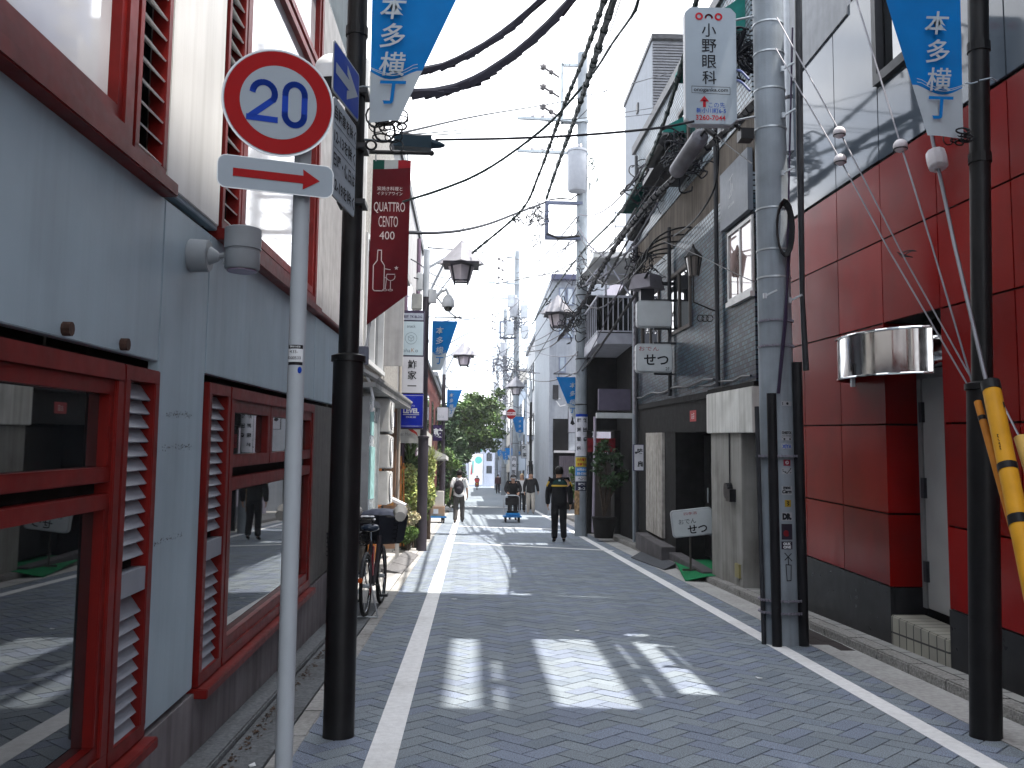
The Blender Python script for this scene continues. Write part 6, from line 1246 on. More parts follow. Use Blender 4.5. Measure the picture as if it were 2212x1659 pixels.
def person(label, loc, face, H, pose, top, bot, shoe, hair=None, hat=None, sleeves=True, top_name='jacket'):
    """local frame: +y is where the person faces; pose gives joints for a 1.70 m figure"""
    k = H/1.70; t = thing('person', label, 'person', loc, None, face)
    P = dict(hipL=(-.09,0,.90), hipR=(.09,0,.90), kneeL=(-.10,.02,.49), kneeR=(.10,.02,.49), ankL=(-.10,-.02,.085), ankR=(.10,-.02,.085), toeL=(-.115,.14,.03), toeR=(.115,.14,.03),
             shL=(-.185,0,1.40), shR=(.185,0,1.40), elL=(-.235,-.02,1.11), elR=(.235,-.02,1.11), wrL=(-.24,.06,.87), wrR=(.24,.06,.87), pel=(0,0,.93), sp=(0,0,1.10), ch=(0,.0,1.30), nk=(0,.0,1.45), hd=(0,.015,1.585))
    P.update(pose); V = {a: Vector(b)*k for a, b in P.items()}
    def ps(nm, mt, sk, root, par=t, sub=2):
        me = skin_mesh(sk.v, sk.e, sk.r, root, sub); me.materials.clear(); me.materials.append(mt); o = bpy.data.objects.new(nm, me); SC.collection.objects.link(o); o.parent = par; ORIG[o.name] = Vector(); return o
    s = Skel(); a = s.add(V['pel'], (.105*k,.085*k)); b = s.add(V['sp'], (.10*k,.08*k), a); c = s.add(V['ch'], (.115*k,.085*k), b); n = s.add(V['nk'], .056*k, c)
    hb = s.add(V['nk'].lerp(V['hd'], .55), .066*k, n); h1 = s.add(V['hd'], .088*k, hb); h2 = s.add(V['hd']+Vector((0,-.005,.065))*k, .066*k, h1)
    nose = s.add(V['hd']+Vector((0,.092,-.02))*k, .012*k, h1)
    for sd in (-1, 1): s.add(V['hd']+Vector((.088*sd,-.01,-.01))*k, .014*k, h1)
    for L in 'LR':
        sd = -1 if L == 'L' else 1
        q = s.add(V['sh'+L], .055*k, c); e = s.add(V['el'+L], .040*k, q); w_ = s.add(V['wr'+L], .028*k, e)
        d = (V['wr'+L]-V['el'+L]).normalized(); pm = s.add(V['wr'+L]+d*.06*k, (.020*k, .034*k), w_); side = Vector((0,1,0)) if abs(d.y) < .8 else Vector((1,0,0))
        side = (side-d*side.dot(d)).normalized(); cu = d.cross(side)*sd
        for f in range(4):
            o_ = side*(.028-.0185*f)*k; l = (.072, .082, .076, .058)[f]*k
            f1 = s.add(V['wr'+L]+d*.088*k+o_, .0095*k, pm); f2 = s.add(V['wr'+L]+d*(.088*k+l*.55)+o_-cu*.012*k, .0088*k, f1); s.add(V['wr'+L]+d*(.088*k+l*.9)+o_-cu*.034*k, .0075*k, f2)
        th_ = s.add(V['wr'+L]+d*.05*k+side*.045*k, .0105*k, pm); s.add(V['wr'+L]+d*.095*k+side*.058*k-cu*.01*k, .0088*k, th_)
        hp = s.add(V['hip'+L], .085*k, a); kn = s.add(V['knee'+L], .056*k, hp); an = s.add(V['ank'+L], .038*k, kn); s.add(V['toe'+L], .028*k, an)
    body = ps('body', skin_m, s, 0)
    # clothes: shells that follow the same joints, a little larger
    s = Skel(); hm0 = s.add(V['pel']+Vector((0,0,-.11))*k, (.205*k, .155*k)); hem = s.add(V['pel']+Vector((0,0,.0))*k, (.20*k, .150*k), hm0); b = s.add(V['sp'], (.190*k, .140*k), hem); c = s.add(V['ch'], (.205*k, .138*k), b); u = s.add(V['ch'].lerp(V['nk'], .62), (.145*k, .105*k), c); s.add(V['nk']+Vector((0,0,-.015))*k, .066*k, u)
    for L in 'LR':
        q = s.add(V['sh'+L], .088*k, c); e = s.add(V['el'+L], .074*k, q)
        if sleeves: e2 = s.add(V['el'+L].lerp(V['wr'+L], .5), .068*k, e); s.add(V['wr'+L]+(V['wr'+L]-V['el'+L])*.06, .056*k, e2)
    jk = ps(top_name, top, s, 0)
    s = Skel(); a0 = s.add(V['pel']+Vector((0,0,.14))*k, (.150*k, .115*k)); a = s.add(V['pel']+Vector((0,0,.0))*k, (.168*k, .135*k), a0)
    for L in 'LR':
        hp = s.add(V['hip'+L]+Vector((0,0,-.04))*k, .112*k, a); m1 = s.add(V['hip'+L].lerp(V['knee'+L], .5), .102*k, hp); kn = s.add(V['knee'+L], .088*k, m1); m2 = s.add(V['knee'+L].lerp(V['ank'+L], .5), .080*k, kn); s.add(V['ank'+L]+Vector((0,0,-.02))*k, .074*k, m2)
    ps('trousers', bot, s, 0)
    for L in 'LR':
        s = Skel(); an = s.add(V['ank'+L]+Vector((0,-.02,-.02))*k, .046*k); d = (V['toe'+L]-V['ank'+L]); m1 = s.add(V['ank'+L]+d*.55+Vector((0,0,-.005))*k, .043*k, an); s.add(V['toe'+L]+d.normalized()*.03*k, .030*k, m1); ps('shoe', shoe, s, 0, sub=1)
    m = MB(); h = V['hd']
    if hair:
        R_ = random.Random(len(label)); n_, m_ = 18, 10; vs = []
        for i in range(m_+1):
            thh = math.pi*.70*i/m_
            for j in range(n_):
                ph = 2*math.pi*j/n_; fr = max(0, math.sin(ph)); lim = math.pi*(.70-.36*fr**.7); th2 = min(thh, lim)*1.0; w_ = 1+R_.uniform(-.035, .035)
                vs.append((h.x+.101*k*w_*math.sin(th2)*math.cos(ph), h.y-.012*k+.112*k*w_*math.sin(th2)*math.sin(ph), h.z+.028*k+.118*k*w_*math.cos(th2)))
        m.add(vs, [(i*n_+j, (i+1)*n_+j, (i+1)*n_+(j+1) % n_, i*n_+(j+1) % n_) for i in range(m_) for j in range(n_)]); m.build('hair', hair, t, smooth=True, local=True)
    if hat:
        m = MB(); m.sphere((h.x, h.y-.005*k, h.z+.03*k), .113*k, .122*k, .118*k, 18, 8, 0, math.pi*.56); m.build('cap', hat, t, smooth=True, local=True); m = MB(); m.prism([(-.09,0),(.09,0),(.07,.075),(-.07,.075)], (h.x, h.y+.09*k, h.z+.02*k), (k,0,0), (0,k,-.15*k), .012); m.build('visor', mat('visor_white', (.5,.5,.5), .5), t, local=True)
    m = MB()
    for sd in (-1, 1): m.sphere((h.x+.032*sd*k, h.y+.080*k, h.z+.012*k), .011*k, .008*k, .008*k, 8, 5)
    m.sphere((h.x, h.y+.082*k, h.z-.052*k), .024*k, .007*k, .006*k, 8, 4); m.build('face_features', mat('face_dark', (.05,.02,.018), .5), body, local=True)
    return t, V, k, jk
blackc = mat('black_cloth', (.012,.012,.014), .85, var=.2); greyc = mat('grey_trousers', (.065,.062,.06), .85, var=.2); whitec = mat('white_shirt', (.62,.62,.62), .8, var=.05); bei = mat('beige_trousers', (.45,.42,.37), .85, var=.1)
p = AZ(1207, 1172)
t, V, k, jk = person('man in black jacket with yellow shoulder stripe walking away on the right', (p.x, p.y, .0), 0, 1.74, dict(kneeL=(-.09,.03,.49), kneeR=(.10,.06,.50), ankL=(-.10,.0,.09), ankR=(.11,-.06,.11), toeR=(.12,.09,.04), elL=(-.255,-.03,1.12), elR=(.255,-.06,1.12), wrL=(-.25,.05,.87), wrR=(.265,.02,.87)), blackc, blackc, black, hair=hair_m)
ys_ = mat('stripe_yellow', (.55,.36,.05), .6); gn = mat('yoke_green', (.008,.035,.035), .8)
m = MB(); n = 14
def back(zf, f, off=.012): ang = math.pi*(1+f); return (.205*k*math.cos(ang), .142*k*math.sin(ang)-off*k, zf*k)
for (z0, z1, o_, mt_, nm) in ((1.265, 1.30, .012, ys_, 'reflective_stripe'), (1.305, 1.41, .006, gn, 'shoulder_yoke')):
    m = MB(); v = []
    for z in (z0, (z0+z1)/2, z1):
        for i in range(n+1): x, y, zz = back(z, i/n, o_); sh = 1-.35*max(0, (z-1.33)/.1); v.append((x*sh, y*(1-.3*max(0, (z-1.33)/.1)), zz))
    m.add(v, [(j*(n+1)+i, j*(n+1)+i+1, (j+1)*(n+1)+i+1, (j+1)*(n+1)+i) for j in range(2) for i in range(n)]); m.build(nm, mt_, jk, local=True, smooth=True)
m = MB()
for sd in (-1, 1): m.tube([(sd*.235*k, -.075*k, 1.375*k), (sd*.285*k, -.055*k, 1.27*k)], .024*k, 6)
m.build('sleeve_stripes', ys_, jk, local=True)
m = MB(); m.box(-.025*k, .02*k, -.135*k, -.120*k, 1.385*k, 1.42*k); m.build('back_label', mat('label_pale_blue', (.45,.6,.62), .6), jk, local=True)
m = MB(); m.tube([(.0+.068*k*math.cos(a), .068*k*math.sin(a), 1.452*k) for a in np.linspace(0, 6.28, 14)], .008*k, 5); m.build('collar_trim', ys_, jk, local=True)
p = AZ(991, 1130)
t, V, k, jk = person('man in white shirt with black backpack walking away on the left', (p.x, p.y, 0), 0, 1.69, dict(kneeL=(-.10,.0,.49), kneeR=(.10,.10,.50), ankL=(-.12,-.16,.10), toeL=(-.13,-.03,.03), ankR=(.11,.12,.09), toeR=(.12,.28,.05), elL=(-.26,-.06,1.13), elR=(.25,.0,1.12), wrL=(-.29,-.0,.90), wrR=(.26,.12,.88)), whitec, greyc, black, hair=hair_m, sleeves=False, top_name='shirt')
bp = thing('backpack', 'black backpack worn by the man in the white shirt', 'backpack', (p.x, p.y, 0)); m = MB(); m.sphere((p.x-.01, p.y-.20, 1.16*k), .165*k, .085*k, .235*k, 14, 10); m.build('bag', mat('backpack_black', (.02,.018,.024), .7, var=.3), bp, smooth=True); m = MB(); m.sphere((p.x-.01, p.y-.265, 1.08*k), .11*k, .05*k, .11*k, 12, 8); m.build('pocket', mat('backpack_black', (.02,.018,.024)), bp, smooth=True)
for sd in (-1, 1): m = MB(); m.tube([(p.x+sd*.10*k, p.y-.13, 1.36*k), (p.x+sd*.11*k, p.y-.03, 1.455*k), (p.x+sd*.12*k, p.y+.10, 1.38*k), (p.x+sd*.13*k, p.y+.10, 1.15*k)], .018, 6); m.build('strap', black, bp)
p = AZ(1110, 1126)
person('courier in black with dark cap pushing the blue cart towards the camera', (p.x, p.y+1.05, 0), math.pi, 1.66, dict(pel=(0,-.12,.90), hipL=(-.09,-.12,.87), hipR=(.09,-.12,.87), sp=(0,-.02,1.06), ch=(0,.10,1.24), nk=(0,.2,1.37), hd=(0,.25,1.49), shL=(-.19,.12,1.33), shR=(.19,.12,1.33), elL=(-.27,.2,1.08), elR=(.27,.2,1.08), wrL=(-.20,.42,.98), wrR=(.20,.42,.98), kneeL=(-.10,.02,.48), kneeR=(.1,-.06,.48), ankR=(.1,-.30,.1), toeR=(.1,-.16,.03)), blackc, blackc, black, hair=hair_m, hat=mat('cap_dark', (.03,.03,.032), .6))
p = AZ(1146, 1110)
person('man in black shirt and pale wide trousers walking towards the camera', (p.x, p.y, 0), math.pi, 1.68, dict(kneeL=(-.10,.06,.49), ankL=(-.11,.05,.09), ankR=(.10,-.10,.10), wrL=(-.30,.1,.93), wrR=(.27,.12,.9), elR=(.27,-.02,1.12), elL=(-.28,-.02,1.13)), blackc, bei, mat('shoe_grey', (.2,.2,.19), .7), hair=hair_m, top_name='shirt')
p = AZ(1128, 1108)
person('fair haired person in white top walking half hidden behind the courier', (p.x+.02, 41.2, 0), math.pi, 1.62, dict(kneeR=(.1,.07,.49)), whitec, blackc, black, hair=mat('fair_hair', (.45,.36,.24), .5), top_name='top')
person('distant pedestrian in dark clothes near the right lamp posts', (2.25, 84, 0), 0, 1.68, dict(kneeR=(.1,.08,.5)), mat('maroon_cloth', (.05,.015,.02), .8), blackc, black, hair=hair_m, top_name='top')
sx, sy = .55, 108
sc_ = thing('scooter', 'red delivery scooter far down the street', 'scooter', (sx, sy, 0)); m = MB(); m.tube([(sx, sy-.6-.22*math.cos(a), .24+.22*math.sin(a)) for a in np.linspace(0, 6.28, 15)], .06, 6); m.build('wheel', rubber, sc_); m = MB(); m.tube([(sx, sy+.65-.22*math.cos(a), .24+.22*math.sin(a)) for a in np.linspace(0, 6.28, 15)], .06, 6); m.build('wheel', rubber, sc_)
m = MB(); m.box(sx-.15, sx+.15, sy-.6, sy+.2, .4, .75).box(sx-.18, sx+.18, sy+.35, sy+.5, .3, 1.0); m.build('body', mat('scooter_red', (.45,.02,.02), .4), sc_, bevel=.05); m = MB(); m.box(sx-.24, sx+.24, sy-.75, sy-.3, .8, 1.2); m.build('box', mat('scooter_red', (.45,.02,.02)), sc_, bevel=.03); m = MB(); m.box(sx-.08, sx+.08, sy-.77, sy-.75, .6, .72); m.build('plate', mat('plate_yellow', (.6,.5,.05), .5), sc_)
person('scooter rider in black far down the street', (sx, sy, .18), 0, 1.66, dict(pel=(0,-.1,.62), hipL=(-.1,-.08,.6), hipR=(.1,-.08,.6), kneeL=(-.16,.3,.5), kneeR=(.16,.3,.5), ankL=(-.15,.28,.14), ankR=(.15,.28,.14), toeL=(-.15,.42,.1), toeR=(.15,.42,.1), sp=(0,-.1,.8), ch=(0,-.05,1.0), nk=(0,0,1.14), hd=(0,.03,1.27), shL=(-.18,-.03,1.09), shR=(.18,-.03,1.09), elL=(-.25,.15,.9), elR=(.25,.15,.9), wrL=(-.25,.4,.88), wrR=(.25,.4,.88)), blackc, blackc, black, hat=black)
# ================================================================== CARTS
cblue = mat('cart_blue', (.01,.16,.42), .45, var=.08)
def cart(label, x, y, rz, w=.62, l=.85):
    t = thing('platform_cart', label, 'cart', (x, y, 0), None, rz); m = MB(); m.box(-w/2, w/2, -l/2, l/2, .17, .215); m.build('deck', cblue, t, bevel=.015, local=True)
    for sx_ in (-1, 1):
        for sy_ in (-1, 1): m = MB(); X, Y = sx_*(w/2-.09), sy_*(l/2-.1); m.tube([(X-.02, Y, .055), (X+.02, Y, .055)], .055, 12).box(X-.028, X+.028, Y-.03, Y+.03, .08, .17); m.build('wheel', rubber, t, local=True)
    m = MB(); hx_ = w/2-.05; hy = l/2-.03; m.tube(smoothpts([(-hx_, hy, .2), (-hx_, hy+.05, .75), (-hx_+.05, hy+.06, .86), (0, hy+.06, .88), (hx_-.05, hy+.06, .86), (hx_, hy+.05, .75), (hx_, hy, .2)], 4), .015, 8); m.build('handle', steel, t, local=True); return t
p = AZ(1107, 1129); cart('blue platform cart pushed by the courier in black', p.x, p.y+.35, 0)
t = thing('blue_crate', 'folded blue tarpaulin and black bag riding on the courier cart', 'cargo', (p.x, p.y+.4, .22)); m = MB(); m.box(p.x-.24, p.x+.27, p.y+.05, p.y+.6, .217, .31); m.build('tarp', mat('tarp_blue', (.03,.26,.55), .5, var=.25, scale=14), t, bevel=.04); m = MB(); m.box(p.x-.2, p.x+.22, p.y+.12, p.y+.5, .312, .37); m.build('bag', blackc, t, bevel=.03)
m = MB(); m.box(p.x-.22, p.x+.22, p.y+.60, p.y+.68, .55, .80); tag(m.build('cart_net', blackc, bevel=.02), 'black carrier bag hung on the cart handle before the courier', 'bag')
p = AZ(941, 1130); cart('blue platform cart with boxes standing by the second lamp post', p.x, p.y+.3, .12)
m = MB(); m.box(p.x-.27, p.x+.27, p.y+.0, p.y+.6, .217, .52); b_ = m.build('cardboard_box', mat('cardboard', (.36,.25,.17), .85, var=.1), bevel=.006); tag(b_, 'brown cardboard box on the blue cart at left', 'box')
m = MB(); m.box(p.x-.08, p.x+.08, p.y-.004, p.y-.002, .3, .45); m.build('shipping_label', white, b_)
m = MB(); m.box(p.x-.2, p.x+.24, p.y+.08, p.y+.52, .522, 1.02); tag(m.build('foam_box', mat('foam_white', (.58,.57,.54), .8, var=.06), bevel=.012), 'white foam box stacked on top of the cardboard box', 'box')
# ================================================================== BICYCLES
def ring(m, c, R0, r, ax, n=26): m.tube([(c[0]+(R0*math.cos(a) if ax == 'y' else 0), c[1]+(R0*math.cos(a) if ax == 'x' else 0), c[2]+R0*math.sin(a)) for a in np.linspace(0, 2*math.pi, n+1)], r, 6)
def bicycle(label, loc, rz, fr, cover=True):
    t = thing('bicycle', label, 'bicycle', loc, None, rz); R0 = .325
    for y, nm in ((-.52, 'rear'), (.56, 'front')):
        m = MB(); ring(m, (0, y, R0), R0-.02, .021, 'x'); w_ = m.build('wheel', rubber, t, local=True)
        m = MB(); ring(m, (0, y, R0), R0-.045, .009, 'x'); m.build('rim', chrome, w_, local=True)
        m = MB()
        for i in range(16): a = math.pi*2*i/16; m.tube([(.02*(1 if i % 2 else -1), y, R0), (0, y+(R0-.045)*math.cos(a), R0+(R0-.045)*math.sin(a))], .0022, 4)
        m.tube([(-.04, y, R0), (.04, y, R0)], .022, 8); m.build('spokes', steel, w_, local=True)
        m = MB(); m.tube([(0, y+(R0+.02)*math.cos(a), R0+(R0+.02)*math.sin(a)) for a in np.linspace(.25, 2.9, 16)], .016, 6); m.build('mudguard', dark, t, local=True)
    m = MB(); bb_ = (0, -.06, .29); st_ = (0, -.24, .78); hd_ = (0, .40, .86)
    m.tube([bb_, st_], .018, 8).tube([hd_, (0, .2, .5), (0, .05, .38), bb_], .026, 8).tube([bb_, (.05, -.52, R0)], .011, 6).tube([bb_, (-.05, -.52, R0)], .011, 6).tube([st_, (.05, -.52, R0)], .01, 6).tube([st_, (-.05, -.52, R0)], .01, 6).tube([hd_, (.05, .56, R0)], .013, 6).tube([hd_, (-.05, .56, R0)], .013, 6); m.build('frame', fr, t, local=True)
    m = MB(); m.tube([hd_, (0, .37, 1.0)], .014, 8).tube(smoothpts([(-.27, .12, 1.0), (-.25, .3, 1.02), (0, .38, 1.02), (.25, .3, 1.02), (.27, .12, 1.0)], 4), .012, 8); hb = m.build('handlebar', chrome, t, local=True)
    for sd in (-1, 1): m = MB(); m.tube([(sd*.27, .12, 1.0), (sd*.265, .22, 1.012)], .018, 8); m.build('grip', black, hb, local=True)
    m = MB(); m.tube([st_, (0, -.28, .90)], .012, 6); m.build('seat_post', chrome, t, local=True)
    m = MB(); m.sphere((0, -.31, .93), .105, .14, .045, 12, 8); m.sphere((0, -.18, .93), .035, .1, .03, 10, 6); m.build('saddle', mat('saddle_vinyl', (.02,.03,.05), .25), t, smooth=True, local=True)
    def basket(c, w, l, h, nm):
        m = MB()
        for k in range(6): z = c[2]+h*k/5; f = .85+.15*k/5; m.tube([(c[0]+x*w/2*f, c[1]+y*l/2*f, z) for x, y in ((-1,-1),(1,-1),(1,1),(-1,1),(-1,-1))], .005 if k < 5 else .009, 4)
        for i in range(9):
            q = -1+2*i/8
            for a, b in ((q, -1), (q, 1), (-1, q), (1, q)): m.tube([(c[0]+a*w/2*.85, c[1]+b*l/2*.85, c[2]), (c[0]+a*w/2, c[1]+b*l/2, c[2]+h)], .0035, 4)
            m.tube([(c[0]+q*w/2*.85, c[1]-l/2*.85, c[2]), (c[0]+q*w/2*.85, c[1]+l/2*.85, c[2])], .0035, 4)
        return m.build(nm, black, t, local=True)
    basket((0, .62, .72), .40, .32, .25, 'front_basket'); basket((0, -.56, .70), .40, .36, .22, 'rear_basket') if not cover else None
    if cover:
        m = MB(); m.tube([(0, -.6+1.2, .70), (0, .6, .74), (0, .6, 1.0), (0, .6, 1.04)], [.20, .25, .30, .30], 4); q = m.build('basket_cover', mat('basket_cover_vinyl', (.02,.022,.03), .45, var=.3), t, local=True)
        m = MB(); m.sphere((0, .6, 1.035), .27, .21, .08, 14, 6); m.build('cover_top', mat('cover_grey', (.10,.11,.15), .5, var=.4, scale=12), q, smooth=True, local=True)
    m = MB()
    for sd in (-1, 1): m.tube([(sd*.06, -.52, R0), (sd*.15, -.60, .012)], .009, 6)
    m.tube([(-.15, -.60, .012), (.15, -.60, .012)], .009, 6).tube([(-.15, -.6, .012), (-.1, -.45, .012)], .008, 5).tube([(.15, -.6, .012), (.1, -.45, .012)], .008, 5); m.build('stand', steel, t, local=True)
    m = MB(); m.tube([(.0, -.06, .29), (.07, -.06, .29), (.08, .02, .16)], .01, 6).box(.07, .16, -.01, .06, .15, .175).tube([(.0, -.06, .29), (-.07, -.06, .29), (-.08, -.14, .42)], .01, 6).box(-.16, -.07, -.18, -.11, .41, .435); m.build('pedals', dark, t, local=True)
    m = MB(); m.tube([(0, -.87, .42), (0, -.89, .42)], .028, 10); m.build('reflector', mat('reflector_orange', (.5,.08,.01), .3), t, local=True)
    m = MB(); m.box(-.02, .02, -.2, -.1, .40, .72); m.build('battery', mat('battery_red', (.22,.02,.03), .5, var=.5, scale=7), t, local=True)
    return t
bicycle('city bicycle with black covered front basket parked behind the left black post', (-1.09, 11.0, .012), -.06, mat('bike_frame_dark', (.03,.025,.03), .35))
bicycle('second city bicycle with bare wire rear basket parked against the grey wall', (-1.34, 10.5, .012), .0, mat('bike_frame_black', (.014,.014,.016), .35), cover=False)
t = thing('handle_mitts', 'pair of pale quilted handlebar mitts on the parked bicycle', 'mitts', (-1.1, 11.2, 1.0))
for sd in (-1, 1): m = MB(); m.tube([(-1.09+sd*.28, 11.05, 1.05), (-1.09+sd*.27, 11.2, 1.1), (-1.09+sd*.24, 11.36, 1.1)], [.06, .085, .06], 10); m.build('mitt', mat('mitt_cream', (.52,.50,.46), .85, var=.1), t, smooth=True)
# menu stand, crates and bins
t = thing('menu_stand', 'white slanted menu stand with orange notice by the wooden door', 'menu stand', (-1.3, 16.4, .1)); m = MB(); m.obox((-1.28, 16.5, 1.08), (.15, .0, -.07), (0, .25, 0), (.01, 0, .02)); m.build('board', white, t)
for sd in (-.2, .2): m = MB(); m.bar((-1.25, 16.5+sd, .13), (-1.25, 16.5+sd, 1.05), .03); m.build('leg', mat('stand_grey', (.4,.4,.39), .6), t)
m = MB(); a, b = AY(836, 1092, 17.6), AY(850, 1070, 17.6); m.box(a.x, b.x, 17.6, 17.62, a.z, b.z); s_ = m.build('notice', mat('notice_orange', (.48,.24,.08), .6), t); Letter(((a.x+b.x)/2, 17.6, (a.z+b.z)/2), X1, Z1).text('ふぐ', 0, 0, .07).build(ink, s_)
m = MB(); c = AZ(1305, 1150); m.tube([(c.x, c.y+.2, .085), (c.x, c.y+.2, .55), (c.x, c.y+.2, .56), (c.x, c.y+.2, .62)], [.17, .22, .245, .25], 4); tag(m.build('plastic_bin', mat('bin_grey', (.16,.18,.21), .6, var=.15, grime=.3)), 'grey tapered plastic bin on the right pavement by the shrub', 'bin')
# standing oden sign
y = 14.9; a, b = AY(1452, 1158, y), AY(1540, 1100, y); c = (a+b)/2; th = RAD(-7); r_ = Vector((math.cos(th)*.99, -.12, math.sin(-th))).normalized(); u_ = Vector((-r_.z, 0, r_.x)).normalized(); w, h = (b.x-a.x)*1.0, .42
t = thing('floor_sign', 'tilted white standing sign with Japanese brush lettering by green doormat', 'sign', (c.x, y, .1)); m = MB(); m.prism(rrect(w, h, .05), c, r_, u_, .13); m.build('case', mat('sign_case', (.4,.42,.44)), t, bevel=.008)
m = MB(); m.prism(rrect(w-.04, h-.04, .04), c-Vector((0,.006,0)), r_, u_, .004); m.build('face', lightbox, t)
lt = Letter(c-Vector((0,.008,0)), r_, u_); lt.text('せつ', .06, -.10, .13, bold=.02).text('おでん', -.08, .03, .075, w=.27); lt.build(ink, t); Letter(c-Vector((0,.008,0)), r_, u_).text('四季酒', -.02, .145, .045, w=.2).build(inkr, t)
m = MB(); m.tube([c+Vector((-.03, .06, -.2)), (c.x-.02, y+.06, .10)], .018, 8).bar((c.x-.15, y+.06, .105), (c.x+.15, y+.06, .105), .03); m.build('stand', mat('stand_dark', (.06,.055,.05), .6), t)
# ================================================================== PLANTS
leafm = mat('leaf_green', (.085,.15,.04), .5, var=.3, tint=True, spec=.25); leafd = mat('leaf_dark', (.035,.075,.03), .5, var=.3, tint=True, spec=.25); leafp = mat('leaf_pale', (.34,.38,.16), .6, var=.25, tint=True); flow = mat('petal_pale', (.55,.50,.36), .7, var=.15, tint=True); flowp = mat('petal_pink', (.50,.36,.42), .7, tint=True)
barkm = mat('bark', (.06,.045,.035), .9, var=.4, scale=12, bump=.8)
def leaves(m, c, rad, n, size, seed, flat=.35, asp=1.7, tone=(.6, 1.35)):
    R_ = random.Random(seed); m.col = m.col or []
    for i in range(n):
        u = Vector((R_.gauss(0,1), R_.gauss(0,1), R_.gauss(0,1))).normalized()*(R_.random()**.42); p = Vector((c[0]+u.x*rad[0], c[1]+u.y*rad[1], c[2]+u.z*rad[2])); s = size*R_.uniform(.6, 1.4)
        nrm = Vector((R_.gauss(0,1), R_.gauss(0,1), R_.gauss(0,1)+flat*3)).normalized(); a = nrm.orthogonal().normalized(); a.rotate(Matrix.Rotation(R_.uniform(0, 6.28), 3, nrm)); b = nrm.cross(a)
        m.add([p-a*s*asp/2, p-b*s/2+a*s*.1, p+a*s*asp/2-nrm*s*.15, p+b*s/2+a*s*.1], [(0,1,2,3)]); v = R_.uniform(*tone); m.col.append((v*R_.uniform(.85,1.15), v, v*R_.uniform(.8,1.1), 1))
    return m
def blob_plant(name, label, cat, loc, clumps, mt, size, n, stem=True, grp=None, seed=1, crown='foliage', tone=(.6, 1.35)):
    t = thing(name, label, cat, loc, grp); m = MB(); R_ = random.Random(seed)
    for i, (c, r) in enumerate(clumps): leaves(m, c, r, int(n*r[0]*r[2]*6)+20, size, seed*31+i, tone=tone)
    m.build(crown, mt, t)
    if stem:
        m = MB()
        for c, r in clumps: m.tube([loc, Vector(loc).lerp(Vector(c), .5)+Vector((R_.uniform(-.1,.1), 0, 0)), c], [.03, .02, .008], 6)
        m.build('stem', barkm, t)
    return t
# street tree
R_ = random.Random(41); tx, ty = -1.75, 45.5
t = thing('street_tree', 'large leafy green tree leaning over the street on the left', 'tree', (tx, ty, 0))
m = MB(); m.tube([(tx, ty, 0), (tx+.1, ty, 1.5), (tx+.3, ty, 2.8), (tx+.5, ty, 4.0)], [.2, .16, .13, .08], 10); m.build('trunk', barkm, t, smooth=True)
cl = []
for i in range(92):
    px = R_.uniform(955, 1080) if i < 64 else R_.uniform(950, 1035); top = 842+ (26 if px < 985 else 0)+abs(px-1045)*.10+R_.uniform(0, 14); bot = 985-max(0, px-1000)*.42+R_.uniform(-10, 10)
    if bot < top+15: bot = top+15
    py = R_.uniform(top, bot); y = ty+R_.uniform(-2.0, 2.2); cl.append((AY(px, py, y), R_.uniform(.30, .52)))
m = MB(); c0 = Vector((tx+.4, ty, 3.4))
for c, r in cl: m.tube([c0+(c-c0)*.05, c0.lerp(c, .5)+Vector((0,0,.15)), c], [.05, .03, .01], 5)
m.build('limb', barkm, t)
m = MB()
for i, (c, r) in enumerate(cl): leaves(m, c, (r*1.15, r*1.15, r*.72), 135, .105, 500+i, tone=(.55, 1.5) if i % 3 else (.35, .8))
m.build('crown', leafm, t)
blob_plant('shrub', 'dark evergreen shrub under the street tree beside the third lamp post', 'shrub', (-1.5, 40, .1), [(AY(958, 960, 40), (.55,.6,.6)), (AY(975, 1000, 40.5), (.6,.7,.55)), (AY(985, 955, 42), (.55,.6,.6)), (AY(950, 930, 40), (.6,.6,.7)), (AY(968, 900, 41), (.6,.7,.6)), (AY(990, 1030, 42), (.4,.6,.5)), (AY(962, 1040, 40), (.55,.6,.5)), (AY(975, 1070, 41), (.5,.6,.5)), (AY(1000, 985, 43), (.45,.5,.35))], leafd, .10, 420, seed=3)
blob_plant('shrub', 'light green spreading shrub right of the third lamp post at ground level', 'shrub', (-1.2, 37, .1), [(AY(962, 985, 37), (.35,.4,.35)), (AY(978, 1002, 37), (.35,.4,.22)), (AY(950, 1070, 37), (.4,.4,.35))], leafm, .09, 420, seed=5)
blob_plant('flower_bush', 'pale yellow flowering bush by the second lamp post', 'plant', (-1.38, 20.6, .05), [(AY(878, 1030, 20.6), (.24,.35,.30)), (AY(888, 1075, 20.6), (.24,.3,.3)), (AY(872, 1110, 20.5), (.18,.3,.25)), (AY(925, 1065, 21.5), (.16,.3,.36)), (AY(930, 1010, 22), (.12,.3,.3))], leafp, .05, 3200, seed=7, tone=(.6, 1.7))
blob_plant('flower_bush', 'green leafy bush with darker leaves behind the pale flowers', 'plant', (-1.42, 21.4, .05), [(AY(890, 1050, 21.4), (.3,.3,.5)), (AY(880, 1000, 21.6), (.25,.3,.3)), (AY(905, 1110, 21.2), (.2,.3,.4))], leafm, .06, 1500, seed=9)
blob_plant('hydrangea', 'low pale hydrangea flowers in pots at the foot of the bush', 'plant', (-1.3, 19.6, .05), [(AY(880, 1130, 19.6), (.16,.2,.1)), (AY(893, 1118, 19.6), (.14,.2,.12)), (AY(872, 1100, 19.8), (.13,.2,.12))], flow, .035, 9000, seed=11)
blob_plant('hydrangea', 'low green plant at the base of the second lamp post', 'plant', (-1.25, 19.2, .05), [(AY(876, 1160, 19.2), (.2,.2,.12)), (AY(888, 1150, 19.2), (.15,.2,.12))], leafm, .04, 4000, seed=12)
